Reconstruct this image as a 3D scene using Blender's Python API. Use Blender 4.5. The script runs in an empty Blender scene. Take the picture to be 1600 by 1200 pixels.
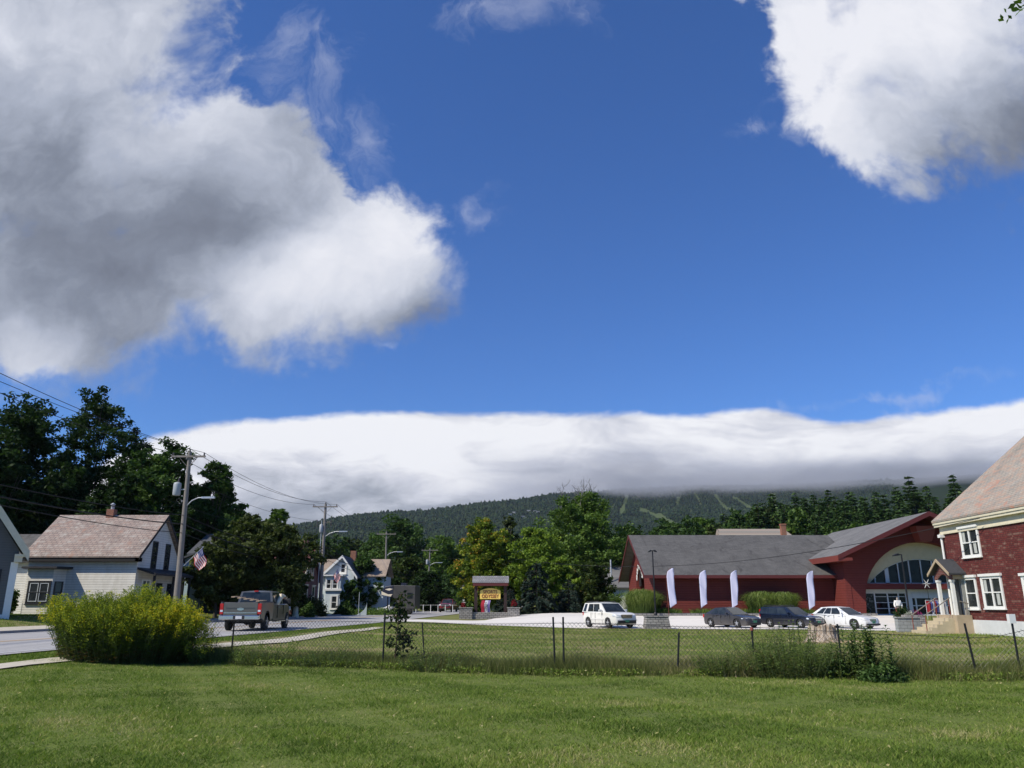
import bpy, bmesh, math, random
import numpy as np
from math import sin, cos, pi, radians, sqrt, atan2, hypot
from mathutils import Vector, Matrix
SC = bpy.context.scene
COL = SC.collection
# ------------------------------------------------------------------ camera
F = 1202.0; TH = radians(15.9); EYE = 1.65
cam_d = bpy.data.cameras.new("camera"); cam = bpy.data.objects.new("camera", cam_d); COL.objects.link(cam)
cam.location = (0, 0, EYE); cam.rotation_euler = (pi/2+TH, 0, 0)
cam_d.sensor_width = 36; cam_d.lens = F/1600*36; cam_d.clip_start = 0.1; cam_d.clip_end = 20000
SC.camera = cam
SC.view_settings.view_transform = 'Standard'; SC.view_settings.look = 'None'
SC.view_settings.exposure = 0.0; SC.view_settings.gamma = 1.0
def ray(px, py):
    u = (px-800)/F; v = (600-py)/F
    return Vector((u, cos(TH)-v*sin(TH), sin(TH)+v*cos(TH)))
def atY(px, py, Y):
    r = ray(px, py); t = Y/r.y; return Vector((r.x*t, Y, EYE+r.z*t))
def atX(px, py, X):
    r = ray(px, py); t = X/r.x; return Vector((X, r.y*t, EYE+r.z*t))
def proj(p):
    d = p[1]*cos(TH)+(p[2]-EYE)*sin(TH); v = (-p[1]*sin(TH)+(p[2]-EYE)*cos(TH))/d
    return 800+F*p[0]/d, 600-F*v
# ------------------------------------------------------------------ sun and sky
TOSUN = Vector((-0.60, -0.36, 0.71)).normalized()
sun_d = bpy.data.lights.new("sun", 'SUN'); sun_d.energy = 4.8; sun_d.angle = radians(0.5); sun_d.color = (1.0, 0.93, 0.80)
sun = bpy.data.objects.new("sun", sun_d); COL.objects.link(sun); sun.rotation_euler = TOSUN.to_track_quat('Z', 'Y').to_euler()
sun.location = (-30, -20, 60)
W = bpy.data.worlds.new("World"); SC.world = W; W.use_nodes = True
class G:
    def __init__(s, tree, flat=False): s.flat = flat; s.t = tree; s.n = tree.nodes; s.l = tree.links
    def new(s, typ, **kw):
        n = s.n.new(typ)
        for k, v in kw.items(): setattr(n, k, v)
        return n
    def put(s, sock, v):
        if v is None: return
        if isinstance(v, bpy.types.NodeSocket): s.l.new(v, sock)
        else:
            if isinstance(v, (tuple, list)) and len(v) == 3 and sock.type == 'RGBA': v = (*v, 1)
            sock.default_value = v
    def m(s, op, a, b=None, c=None, clamp=False):
        n = s.new('ShaderNodeMath', operation=op, use_clamp=clamp)
        for i, v in enumerate((a, b, c)): s.put(n.inputs[i], v)
        return n.outputs[0]
    def vm(s, op, a, b=None):
        n = s.new('ShaderNodeVectorMath', operation=op); s.put(n.inputs[0], a); s.put(n.inputs[1], b)
        return n.outputs['Value'] if op in ('LENGTH', 'DOT_PRODUCT') else n.outputs['Vector']
    def xyz(s, x, y, z=0.0):
        n = s.new('ShaderNodeCombineXYZ'); s.put(n.inputs[0], x); s.put(n.inputs[1], y); s.put(n.inputs[2], z); return n.outputs[0]
    def sep(s, v):
        n = s.new('ShaderNodeSeparateXYZ'); s.put(n.inputs[0], v); return n.outputs
    def noise(s, vec, scale, detail=4, rough=.55, dist=0.0, col=False):
        n = s.new('ShaderNodeTexNoise', noise_dimensions='2D' if s.flat else '3D'); s.put(n.inputs['Vector'], vec); n.inputs['Scale'].default_value = scale
        n.inputs['Detail'].default_value = detail; n.inputs['Roughness'].default_value = rough; n.inputs['Distortion'].default_value = dist
        return n.outputs['Color' if col else 'Fac']
    def mr(s, v, a, b, c=0.0, d=1.0, smooth=False):
        n = s.new('ShaderNodeMapRange'); n.clamp = True
        if smooth: n.interpolation_type = 'SMOOTHSTEP'
        for i, x in enumerate((v, a, b, c, d)): s.put(n.inputs[i], x)
        return n.outputs[0]
    def mix(s, f, a, b, blend='MIX'):
        n = s.new('ShaderNodeMix', data_type='RGBA', blend_type=blend); s.put(n.inputs[0], f); s.put(n.inputs[6], a); s.put(n.inputs[7], b); return n.outputs[2]
    def ramp(s, f, stops):
        n = s.new('ShaderNodeValToRGB'); s.put(n.inputs[0], f); e = n.color_ramp.elements
        e[0].position = stops[0][0]; e[0].color = (*stops[0][1], 1); e[1].position = stops[-1][0]; e[1].color = (*stops[-1][1], 1)
        for p, c in stops[1:-1]: x = e.new(p); x.color = (*c, 1)
        return n.outputs[0]
g = G(W.node_tree, True)
bg = W.node_tree.nodes['Background']; wout = W.node_tree.nodes['World Output']
sky = g.new('ShaderNodeTexSky', sky_type='NISHITA'); sky.sun_disc = False
sky.sun_elevation = math.asin(TOSUN.z); sky.sun_rotation = atan2(TOSUN.x, TOSUN.y); sky.air_density = 1.0; sky.dust_density = 0.3; sky.ozone_density = 2.5
tc = g.new('ShaderNodeTexCoord').outputs['Generated']
sx, sy, sz = g.sep(tc)[:3]
yy = g.m('MAXIMUM', sy, 0.1)
U = g.m('DIVIDE', sx, yy); V = g.m('DIVIDE', sz, yy); UV = g.xyz(U, V)
front = g.mr(sy, 0.05, 0.2)
def uv(px, py):
    r = ray(px, py); return r.x/r.y, r.z/r.y
def ell(px, py, rx, ry, vec):
    a = uv(px, py); b = uv(px+rx, py); c = uv(px, py-ry)
    ru = abs(b[0]-a[0]); rv = abs(c[1]-a[1])
    d = g.vm('MULTIPLY', g.vm('SUBTRACT', vec, (a[0], a[1], 0)), (1/ru, 1/rv, 0))
    return g.m('SUBTRACT', 1.0, g.vm('LENGTH', d))
def union(lst, vec, k=.18):
    r = None
    for e in lst:
        x = ell(*e, vec); r = x if r is None else g.m('SMOOTH_MAX', r, x, k)
    return r
def blobs(base, lst, vec):
    r = base
    for px, py, rx, ry, w in lst:
        r = g.m('MULTIPLY_ADD', g.mr(ell(px, py, rx, ry, vec), 0.0, 1.0, smooth=True), w, r)
    return r
nA = g.noise(UV, 3.2, 9, .58, .25)
nW = g.vm('MULTIPLY', g.vm('SUBTRACT', g.noise(UV, 2.3, 6, .55, col=True), (.5, .5, .5)), (.30, .30, 0))
nW2 = g.vm('MULTIPLY', g.vm('SUBTRACT', g.noise(UV, 11, 5, .6, col=True), (.5, .5, .5)), (.055, .055, 0))
UVw = g.vm('ADD', g.vm('ADD', UV, nW), nW2)
nD = g.noise(UV, 9, 8, .62, .3)
def billow(vec, scale, det=3):
    n = g.new('ShaderNodeTexVoronoi', feature='SMOOTH_F1', voronoi_dimensions='2D'); g.put(n.inputs['Vector'], vec); n.inputs['Scale'].default_value = scale; n.inputs['Detail'].default_value = det; n.inputs['Roughness'].default_value = .55; n.inputs['Smoothness'].default_value = .55; n.normalize = True
    return n.outputs['Distance']
vb = billow(g.vm('ADD', UV, g.vm('MULTIPLY', nW, (.45, .45, 0))), 9.0)
bil = g.m('SUBTRACT', .42, vb)
nn = g.m('ADD', g.m('MULTIPLY', g.m('SUBTRACT', nA, .5), .75), g.m('MULTIPLY', g.m('SUBTRACT', nD, .5), .85))
cum = union([(60, 190, 300, 370), (140, 10, 225, 200), (325, 335, 180, 205), (510, 420, 215, 130), (420, 500, 140, 75), (610, 440, 125, 105), (150, 470, 250, 120), (60, 540, 130, 70),
             (1480, 50, 280, 230), (1420, 195, 150, 110), (1570, 170, 200, 120), (1270, 30, 90, 120)], UVw)
soft = g.mr(g.noise(UV, 2.2, 2, .5), .4, .62, .16, .55)
dens = g.mr(g.m('ADD', g.m('ADD', cum, nn), g.m('MULTIPLY', bil, .55)), -.08, g.m('ADD', soft, g.mr(U, .3, .7, 0, .16)), smooth=True)
wis = union([(120, 560, 110, 55), (20, 520, 120, 60), (560, 205, 65, 85), (435, 60, 60, 80), (505, 110, 70, 80), (640, 325, 55, 40), (430, 190, 110, 150), (470, 30, 60, 60), (1170, 187, 60, 32), (1245, 195, 50, 45), (1230, 60, 60, 120),
             (790, 10, 100, 45), (765, 330, 35, 40), (1420, 610, 260, 16), (625, 552, 24, 14), (1410, 638, 36, 10)], UVw, .05)
wn = g.noise(g.vm('MULTIPLY', UVw, (1.3, .8, 1)), 8, 8, .68, .6)
dw = g.m('MULTIPLY', g.mr(g.m('ADD', wis, g.m('MULTIPLY', g.m('SUBTRACT', wn, .55), 3.0)), -.1, 1.6, smooth=True), .42)
bri = blobs(.37, [(20, 0, 420, 230, .24), (330, 150, 260, 220, .22), (600, 370, 260, 170, .60), (430, 470, 190, 120, .42), (140, 400, 420, 220, -.22), (700, 505, 120, 70, -.32), (60, 580, 160, 90, .3), (280, 400, 180, 110, -.06),
                  (1330, 60, 460, 360, .50), (1600, 250, 340, 220, -.36), (1240, 120, 180, 200, .10), (1340, 240, 150, 120, .18), (1480, 0, 330, 130, .16)], g.vm('ADD', UV, g.vm('MULTIPLY', nW, (.8, .8, 0))))
bri = g.m('ADD', bri, g.m('MULTIPLY', g.m('SUBTRACT', g.noise(UVw, 5, 8, .62), .5), .62))
bri = g.m('ADD', bri, g.m('MULTIPLY', bil, .34))
ccol = g.ramp(bri, [(0.0, (.14, .155, .20)), (.25, (.23, .26, .33)), (.5, (.42, .46, .56)), (.75, (.68, .71, .80)), (1.0, (.86, .87, .93))])
# the long cloud bank lying on the mountains
tab = [(-900, 760), (100, 745), (190, 705), (250, 677), (330, 659), (420, 649), (560, 643), (800, 639), (1000, 642), (1100, 640), (1160, 631), (1230, 637), (1275, 652), (1330, 655), (1420, 645), (1500, 632), (1600, 621), (2300, 560)]
fc = g.new('ShaderNodeFloatCurve'); cv = fc.mapping.curves[0]
pts = [uv(a, b) for a, b in tab]; u0 = pts[0][0]; u1 = pts[-1][0]
for i, (a, b) in enumerate(pts):
    x = (a-u0)/(u1-u0)
    if i == 0: cv.points[0].location = (0, b)
    elif i == len(pts)-1: cv.points[1].location = (1, b)
for a, b in pts[1:-1]: cv.points.new((a-u0)/(u1-u0), b)
fc.mapping.update()
g.put(fc.inputs['Value'], g.m('DIVIDE', g.m('SUBTRACT', U, u0), u1-u0)); VT = fc.outputs[0]
UVs = g.vm('MULTIPLY', UV, (1.0, 3.0, 1))
nb = g.noise(UVs, 5, 8, .6, .4); nb2 = g.noise(UV, 26, 5, .6)
dv = g.m('SUBTRACT', VT, V)
dvn = g.m('ADD', dv, g.m('ADD', g.m('MULTIPLY', g.m('SUBTRACT', nb, .5), .022), g.m('MULTIPLY', g.m('SUBTRACT', nb2, .5), .010)))
bank = g.mr(dvn, -.001, .012, smooth=True)
hv = g.m('SUBTRACT', V, uv(800, 790)[1])
hh = g.m('DIVIDE', dv, .13)          # 0 at the crest, 1 near the base
nl = g.noise(g.vm('MULTIPLY', g.vm('ADD', UV, g.vm('MULTIPLY', nW, (.5, .25, 0))), (1.0, 4.2, 1)), 3.6, 7, .55, .5)
bb = g.m('ADD', g.m('ADD', g.mr(hh, 0.0, .16, 0.94, 1.04), g.mr(hh, .2, 1.1, 0.0, -.50)), g.m('MULTIPLY', g.m('SUBTRACT', nl, .5), 1.25))
bb = g.m('ADD', bb, g.m('MULTIPLY', g.m('SUBTRACT', g.noise(g.vm('MULTIPLY', g.vm('ADD', UV, g.vm('MULTIPLY', nW, (.6, .4, 0))), (1.0, 2.6, 1)), 11, 7, .62, .4), .5), .55))
bb = blobs(bb, [(1450, 750, 330, 60, -.55), (1230, 668, 300, 22, -.16), (1300, 715, 330, 26, .2), (1130, 770, 220, 40, -.30), (700, 790, 420, 42, -.12), (560, 712, 220, 14, -.10), (1000, 735, 200, 20, .12), (500, 690, 240, 24, .12)], g.vm('ADD', UV, g.vm('MULTIPLY', nW, (.3, .12, 0))))
bcol = g.ramp(bb, [(0.0, (.13, .155, .21)), (.25, (.22, .25, .31)), (.5, (.40, .43, .50)), (.72, (.66, .68, .76)), (.92, (.86, .87, .92)), (1.0, (.92, .93, .97))])
# plain blue sky: the physical sky, a little deeper, as the phone renders it
skc = g.mix(1.0, sky.outputs[0], (.45, .79, 1.34), 'MULTIPLY')
skc = g.mix(1.0, skc, (.105, .105, .105), 'MULTIPLY')
SKYMUL = skc
col = g.mix(g.m('MULTIPLY', dw, front), SKYMUL, (.62, .66, .80))
col = g.mix(g.m('MULTIPLY', dens, front), col, ccol)
col = g.mix(g.m('MULTIPLY', bank, front), col, bcol)
g.put(bg.inputs[0], col); bg.inputs[1].default_value = 1.0
W.cycles.sampling_method = 'MANUAL'; W.cycles.sample_map_resolution = 512
# ------------------------------------------------------------------ materials
def newmat(name):
    m = bpy.data.materials.new(name); m.use_nodes = True; gg = G(m.node_tree)
    return m, gg, m.node_tree.nodes['Principled BSDF']
def objc(gg): return gg.new('ShaderNodeTexCoord').outputs['Object']
def M_(name, col, rough=.7, var=.25, scale=6, metal=0.0, bump=.0, spec=.4, coat=0, var2=.2, bscale=None):
    m, gg, b = newmat(name); oc = objc(gg)
    n = gg.noise(oc, scale, 6, .6); n2 = gg.noise(oc, scale*.17, 3, .5)
    f = gg.m('ADD', gg.m('ADD', 1-var/2-var2/2, gg.m('MULTIPLY', n, var)), gg.m('MULTIPLY', n2, var2))
    gg.put(b.inputs['Base Color'], gg.mix(1.0, col, gg.xyz(f, f, f), 'MULTIPLY'))
    b.inputs['Roughness'].default_value = rough; b.inputs['Metallic'].default_value = metal
    b.inputs['Specular IOR Level'].default_value = spec; b.inputs['Coat Weight'].default_value = coat; b.inputs['Coat Roughness'].default_value = .05
    if bump:
        bn = gg.new('ShaderNodeBump'); bn.inputs['Strength'].default_value = bump; bn.inputs['Distance'].default_value = .02
        gg.put(bn.inputs['Height'], gg.noise(oc, bscale or scale*4, 5, .6)); gg.put(b.inputs['Normal'], bn.outputs[0])
    return m
def siding(name, col, pitch=.13, dirt=(.45, .42, .36), amount=.35, joint=.35):
    m, gg, b = newmat(name); oc = objc(gg); x, y, z = gg.sep(oc)[:3]
    fr = gg.m('FRACT', gg.m('DIVIDE', gg.m('ADD', z, 50), pitch))
    row = gg.m('FLOOR', gg.m('DIVIDE', gg.m('ADD', z, 50), pitch))
    hx = gg.m('ADD', x, y)
    n = gg.noise(gg.xyz(gg.m('MULTIPLY', hx, .6), row), 1.0, 4, .6)
    n2 = gg.noise(gg.vm('MULTIPLY', oc, (1, 1, .35)), 2.2, 7, .65)
    jt = gg.mr(fr, 0.0, .16, 1.0, 0.0)  # dark line per board edge: lap shadow put into the colour, along with grime
    c = gg.mix(gg.m('MULTIPLY', gg.mr(n2, .42, .72), amount), col, tuple(col[i]*dirt[i] for i in range(3)))
    c = gg.mix(gg.mr(n, .3, .7, 0.0, .22), c, tuple(v*.75 for v in col))
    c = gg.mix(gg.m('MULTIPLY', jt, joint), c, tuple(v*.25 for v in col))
    gg.put(b.inputs['Base Color'], c); b.inputs['Roughness'].default_value = .75; b.inputs['Specular IOR Level'].default_value = .25
    bn = gg.new('ShaderNodeBump'); bn.inputs['Strength'].default_value = .9; bn.inputs['Distance'].default_value = .03
    gg.put(bn.inputs['Height'], gg.m('SUBTRACT', 1.0, fr)); gg.put(b.inputs['Normal'], bn.outputs[0]); return m
def tiles(name, c1, c2, mortar, w, h, axis='xy', msize=.012, rough=.8, blotch=None, zs=1.0, bump=.4, bl=(.5, .62), rare=None):
    m, gg, b = newmat(name); oc = objc(gg); x, y, z = gg.sep(oc)[:3]
    hx = gg.m('ADD', x, y) if axis == 'xy' else (x if axis == 'x' else y)
    v = gg.xyz(hx, gg.m('MULTIPLY', z, zs))
    t = gg.new('ShaderNodeTexBrick'); gg.put(t.inputs['Vector'], v); t.inputs['Scale'].default_value = 1.0
    gg.put(t.inputs['Color1'], (*c1, 1)); gg.put(t.inputs['Color2'], (*c2, 1)); gg.put(t.inputs['Mortar'], (*mortar, 1))
    t.inputs['Mortar Size'].default_value = msize; t.inputs['Brick Width'].default_value = w; t.inputs['Row Height'].default_value = h
    c = t.outputs['Color']
    f = gg.mr(gg.noise(gg.xyz(hx, z), .7, 6, .65), .25, .75, .7, 1.25); c = gg.mix(1.0, c, gg.xyz(f, f, f), 'MULTIPLY')
    if blotch:
        row = gg.m('FLOOR', gg.m('DIVIDE', gg.m('MULTIPLY', z, zs), h))
        bn_ = gg.noise(gg.xyz(gg.m('MULTIPLY', hx, .8), gg.m('MULTIPLY', row, .55)), 1.3, 9, .82)
        c = gg.mix(gg.mr(bn_, bl[0], bl[1]), c, blotch)
    if rare:
        rn = gg.noise(gg.xyz(gg.m('MULTIPLY', hx, .8), gg.m('MULTIPLY', z, 1.1)), .9, 5, .7, 1.0)
        c = gg.mix(gg.mr(rn, .56, .66), c, rare)
    gg.put(b.inputs['Base Color'], c); b.inputs['Roughness'].default_value = rough; b.inputs['Specular IOR Level'].default_value = .3
    bn = gg.new('ShaderNodeBump'); bn.inputs['Strength'].default_value = bump; bn.inputs['Distance'].default_value = .02
    gg.put(bn.inputs['Height'], gg.m('SUBTRACT', 1.0, t.outputs['Fac'])); gg.put(b.inputs['Normal'], bn.outputs[0]); return m
def leafmat(name, stops, tr=.3):
    m, gg, b = newmat(name); m.node_tree.nodes.remove(b)
    at = gg.new('ShaderNodeAttribute', attribute_name='v')
    c = gg.ramp(at.outputs['Fac'], stops)
    d = gg.new('ShaderNodeBsdfDiffuse'); t = gg.new('ShaderNodeBsdfTranslucent'); x = gg.new('ShaderNodeMixShader'); x.inputs[0].default_value = tr
    gg.put(d.inputs[0], c); gg.put(t.inputs[0], gg.mix(1.0, c, (1.1, 1.25, .6), 'MULTIPLY'))
    gg.l.new(d.outputs[0], x.inputs[1]); gg.l.new(t.outputs[0], x.inputs[2])
    gl = gg.new('ShaderNodeBsdfGlossy'); gl.inputs['Roughness'].default_value = .6; x2 = gg.new('ShaderNodeMixShader'); x2.inputs[0].default_value = .012
    gg.l.new(x.outputs[0], x2.inputs[1]); gg.l.new(gl.outputs[0], x2.inputs[2])
    gg.l.new(x2.outputs[0], m.node_tree.nodes['Material Output'].inputs[0]); return m
def glassmat(name, col=(.015, .018, .02), rough=.04, spec=.45):
    m, gg, b = newmat(name); oc = objc(gg)
    n = gg.noise(oc, 1.4, 3, .5)
    gg.put(b.inputs['Base Color'], gg.mix(gg.mr(n, .35, .7), col, tuple(min(1, v*2.2+.01) for v in col)))
    b.inputs['Roughness'].default_value = rough; b.inputs['Specular IOR Level'].default_value = spec
    bn = gg.new('ShaderNodeBump'); bn.inputs['Strength'].default_value = .05; bn.inputs['Distance'].default_value = .05
    gg.put(bn.inputs['Height'], gg.noise(oc, 1.1, 2)); gg.put(b.inputs['Normal'], bn.outputs[0])
    return m
def paint(name, col, rough=.28, metal=0.0):
    m, gg, b = newmat(name); oc = objc(gg)
    n = gg.noise(oc, 3.0, 5, .6); z = gg.sep(oc)[2]
    dirt = gg.m('MULTIPLY', gg.mr(z, .15, .75, .55, 0.0), gg.mr(n, .3, .7, .4, 1.0))
    gg.put(b.inputs['Base Color'], gg.mix(dirt, col, (.16, .14, .12))); b.inputs['Roughness'].default_value = rough
    b.inputs['Metallic'].default_value = metal; b.inputs['Coat Weight'].default_value = .35; b.inputs['Coat Roughness'].default_value = .06; return m
# ------------------------------------------------------------------ mesh helpers
def tag(o, label=None, cat=None, group=None, kind=None):
    if label: o['label'] = label
    if cat: o['category'] = cat
    if group: o['group'] = group
    if kind: o['kind'] = kind
    return o
def empty(name, loc, label, cat, group=None, rz=0.0):
    o = bpy.data.objects.new(name, None); o.empty_display_size = .3; COL.objects.link(o); o.location = loc; o.rotation_euler = (0, 0, rz)
    return tag(o, label, cat, group)
def link(name, me, parent=None, loc=None):
    o = bpy.data.objects.new(name, me); COL.objects.link(o)
    if loc is not None: o.location = loc
    if parent: o.parent = parent
    return o
def rootloc(p):
    while p.parent: p = p.parent
    return Vector(p.location)
class MB:
    def __init__(s): s.v = []; s.f = []; s.mi = []; s.sm = []
    def add(s, vs, fs, mi=0, sm=False):
        o = len(s.v); s.v += [tuple(p) for p in vs]
        for f in fs: s.f.append(tuple(i+o for i in f)); s.mi.append(mi); s.sm.append(sm)
        return s
    def box(s, x0, x1, y0, y1, z0, z1, mi=0):
        return s.add([(x0, y0, z0), (x1, y0, z0), (x1, y1, z0), (x0, y1, z0), (x0, y0, z1), (x1, y0, z1), (x1, y1, z1), (x0, y1, z1)],
                     [(0, 3, 2, 1), (4, 5, 6, 7), (0, 1, 5, 4), (1, 2, 6, 5), (2, 3, 7, 6), (3, 0, 4, 7)], mi)
    def fbox(s, fr, a0, a1, b0, b1, d0, d1, mi=0):
        o, r, n = fr; u = Vector((0, 0, 1)); P = lambda a, b, d: o+r*a+u*b+n*d
        vs = [P(a0, b0, d0), P(a1, b0, d0), P(a1, b0, d1), P(a0, b0, d1), P(a0, b1, d0), P(a1, b1, d0), P(a1, b1, d1), P(a0, b1, d1)]
        return s.add(vs, [(0, 3, 2, 1), (4, 5, 6, 7), (0, 1, 5, 4), (1, 2, 6, 5), (2, 3, 7, 6), (3, 0, 4, 7)], mi)
    def prism(s, pts, vec, mi=0):
        n = len(pts); vec = Vector(vec); pts = [Vector(p) for p in pts]
        fs = [tuple(range(n-1, -1, -1)), tuple(range(n, 2*n))]+[(i, (i+1) % n, (i+1) % n+n, i+n) for i in range(n)]
        return s.add(pts+[p+vec for p in pts], fs, mi)
    def tube(s, pts, rad, n=6, mi=0, cap=True, sm=True):
        pts = [Vector(p) for p in pts]
        if not hasattr(rad, '__len__'): rad = [rad]*len(pts)
        vs = []; fs = []
        for i, p in enumerate(pts):
            d = (pts[min(i+1, len(pts)-1)]-pts[max(i-1, 0)])
            if d.length < 1e-9: d = Vector((0, 0, 1))
            d.normalize(); a = d.orthogonal().normalized() if i == 0 else (a-d*a.dot(d)).normalized(); b = d.cross(a)
            for k in range(n):
                t = 2*pi*k/n; vs.append(p+(a*cos(t)+b*sin(t))*rad[i])
        for i in range(len(pts)-1):
            for k in range(n): fs.append((i*n+k, i*n+(k+1) % n, (i+1)*n+(k+1) % n, (i+1)*n+k))
        s.add(vs, fs, mi, sm)
        if cap: s.add(vs[:n], [tuple(range(n-1, -1, -1))], mi); s.add(vs[-n:], [tuple(range(n))], mi)
        return s
    def lathe(s, prof, n=16, c=(0, 0, 0), axis='z', mi=0, sm=True):
        vs = []; c = Vector(c)
        for r, h in prof:
            for k in range(n):
                t = 2*pi*k/n
                p = (r*cos(t), r*sin(t), h) if axis == 'z' else ((r*cos(t), h, r*sin(t)) if axis == 'y' else (h, r*cos(t), r*sin(t)))
                vs.append(c+Vector(p))
        fs = [(i*n+k, i*n+(k+1) % n, (i+1)*n+(k+1) % n, (i+1)*n+k) for i in range(len(prof)-1) for k in range(n)]
        s.add(vs, fs, mi, sm); s.add(vs[:n], [tuple(range(n-1, -1, -1))], mi); s.add(vs[-n:], [tuple(range(n))], mi); return s
    def ball(s, c, rx, ry, rz, n=12, mi=0, jit=0, rng=random):
        prof = []; vs = []; fs = []; m = n//2+1
        for i in range(m):
            ph = -pi/2+pi*i/(m-1)
            for k in range(n):
                t = 2*pi*k/n; j = 1+rng.uniform(-jit, jit)
                vs.append((c[0]+rx*j*cos(ph)*cos(t), c[1]+ry*j*cos(ph)*sin(t), c[2]+rz*j*sin(ph)))
        fs = [(i*n+k, i*n+(k+1) % n, (i+1)*n+(k+1) % n, (i+1)*n+k) for i in range(m-1) for k in range(n)]
        return s.add(vs, fs, mi, True)
    def build(s, name, mats, parent=None, world=True, loc=None, bevel=0, sharp=None):
        off = Vector((0, 0, 0))
        if parent is not None and world: off = rootloc(parent)
        if parent is None and loc is not None: off = Vector(loc)
        me = bpy.data.meshes.new(name)
        me.from_pydata([(p[0]-off.x, p[1]-off.y, p[2]-off.z) for p in s.v], [], s.f)
        mats = mats if isinstance(mats, (list, tuple)) else [mats]
        for m in mats: me.materials.append(m)
        me.polygons.foreach_set('material_index', s.mi); me.polygons.foreach_set('use_smooth', s.sm); me.update()
        o = link(name, me, parent, loc if parent is None else None)
        if bevel:
            b = o.modifiers.new('bevel', 'BEVEL'); b.width = bevel; b.segments = 2; b.limit_method = 'ANGLE'; b.angle_limit = radians(35)
        if sharp is not None:
            me.polygons.foreach_set('use_smooth', [True]*len(me.polygons)); me.set_sharp_from_angle(angle=radians(sharp))
        return o
def npmesh(name, verts, k, mat, val=None, parent=None, loc=None, smooth=False):
    """verts: (M*k,3), consecutive groups of k form a face."""
    verts = np.asarray(verts, dtype=np.float32).reshape(-1, 3); nv = len(verts); nf = nv//k
    me = bpy.data.meshes.new(name); me.vertices.add(nv); me.vertices.foreach_set('co', verts.ravel())
    me.loops.add(nv); me.loops.foreach_set('vertex_index', np.arange(nv, dtype=np.int32))
    me.polygons.add(nf); me.polygons.foreach_set('loop_start', np.arange(0, nv, k, dtype=np.int32))
    try: me.polygons.foreach_set('loop_total', np.full(nf, k, dtype=np.int32))
    except Exception: pass
    if val is not None:
        a = me.attributes.new('v', 'FLOAT', 'FACE'); a.data.foreach_set('value', np.asarray(val, dtype=np.float32))
    me.materials.append(mat); me.update(); me.validate()
    return link(name, me, parent, loc)
def copy_tree(o, parent=None):
    c = o.copy(); COL.objects.link(c)
    if parent: c.parent = parent
    for ch in o.children: copy_tree(ch, c)
    return c
def lerp(a, b, t): return a+(b-a)*t
def sst(t): t = min(1.0, max(0.0, t)); return t*t*(3-2*t)
def interp(tab, x):
    if x <= tab[0][0]: return tab[0][1]
    for (a, b), (c, d) in zip(tab, tab[1:]):
        if x <= c: return b+(d-b)*(x-a)/(c-a)
    return tab[-1][1]
# ================================================================== TERRAIN
def road_near(y): return interp([(5, -17.5), (22.6, -14.5), (32, -12.3), (47, -10.6), (58, -9.4), (90, -7.8), (127, -5.6), (200, -1), (330, 10)], y)
def road_far(y): return interp([(5, -26.5), (36, -23.3), (60, -21.2), (88, -19.6), (127, -15.2), (200, -10), (330, 2)], y)
def rolling(x, y): return .05*sin(x*.31+1.3)*sin(y*.27)+.03*sin(x*.83+y*.55)
def gz(x, y):
    f = road_far(y); n = road_near(y)
    left = .27*sst((-x+(n+9)+0)/9.0)*sst((y-8)/22)
    yard = lerp(.62, .35, sst((y-55)/50))*sst((f-x-.5)/7.0)*sst((y-10)/25)
    lot = (.62+.1)*sst((y-61.5)/8.5)*sst((x-n-2)/6)*sst((x+5)/10) if True else 0
    dip = -.12*sst((y-40)/15)*sst((x+2)/8)
    far = 0
    if y > 95:
        far = 15*sst((y-115)/170)*sst((x+6-.02*y)/50)+9*sst((y-95)/150)*sst((-x-.24*y-8)/50)
        far -= sst((y-400)/600)*far*.8
    grass = rolling(x, y)*sst((y-6)/8)*(1-sst((y-52)/6))*sst((x-n)/3)
    return left+yard+lot+dip+far+grass
def nonuni(segs):
    out = []
    for a, b, st in segs: out += list(np.arange(a, b, st))
    return out
xs = nonuni([(-6000, -1000, 800), (-1000, -200, 80), (-200, -60, 10), (-60, 50, 1.0), (50, 200, 8), (200, 1000, 80), (1000, 6001, 800)])
ys = nonuni([(-2000, -100, 300), (-100, -5, 8), (-5, 95, 1.0), (95, 300, 6), (300, 1000, 50), (1000, 6001, 500)])
gv = [(x, y, gz(x, y)) for y in ys for x in xs]; nx = len(xs)
gf = [(j*nx+i, j*nx+i+1, (j+1)*nx+i+1, (j+1)*nx+i) for j in range(len(ys)-1) for i in range(nx-1)]
m_ground, gg, b = newmat('lawn_ground'); oc = objc(gg)
n1 = gg.noise(oc, .16, 5, .6, .3); n2 = gg.noise(oc, 1.1, 6, .65); n3 = gg.noise(oc, 9, 5, .7); ox, oy = gg.sep(oc)[:2]
n4 = gg.noise(gg.vm('MULTIPLY', oc, (.35, 1.0, 1)), .45, 5, .6)
gc = gg.mix(gg.mr(n1, .35, .65), (.125, .168, .030), (.165, .200, .042))
gc = gg.mix(gg.mr(n2, .45, .75, 0, .7), gc, (.19, .20, .07))
gc = gg.mix(gg.mr(n3, .35, .75, 0, .5), gc, (.045, .070, .018))
dry = gg.m('MULTIPLY', gg.mr(n4, .46, .62, 0, .8), gg.mr(oy, 19, 25))
gc = gg.mix(dry, gc, (.30, .235, .125))
gg.put(b.inputs['Base Color'], gc); b.inputs['Roughness'].default_value = .9; b.inputs['Specular IOR Level'].default_value = .15
bn = gg.new('ShaderNodeBump'); bn.inputs['Strength'].default_value = .6; bn.inputs['Distance'].default_value = .06; gg.put(bn.inputs['Height'], gg.noise(oc, 14, 5, .7)); gg.put(b.inputs['Normal'], bn.outputs[0])
gm = MB(); gm.add(gv, gf, 0, True); tag(gm.build('ground', m_ground), kind='structure')
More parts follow.
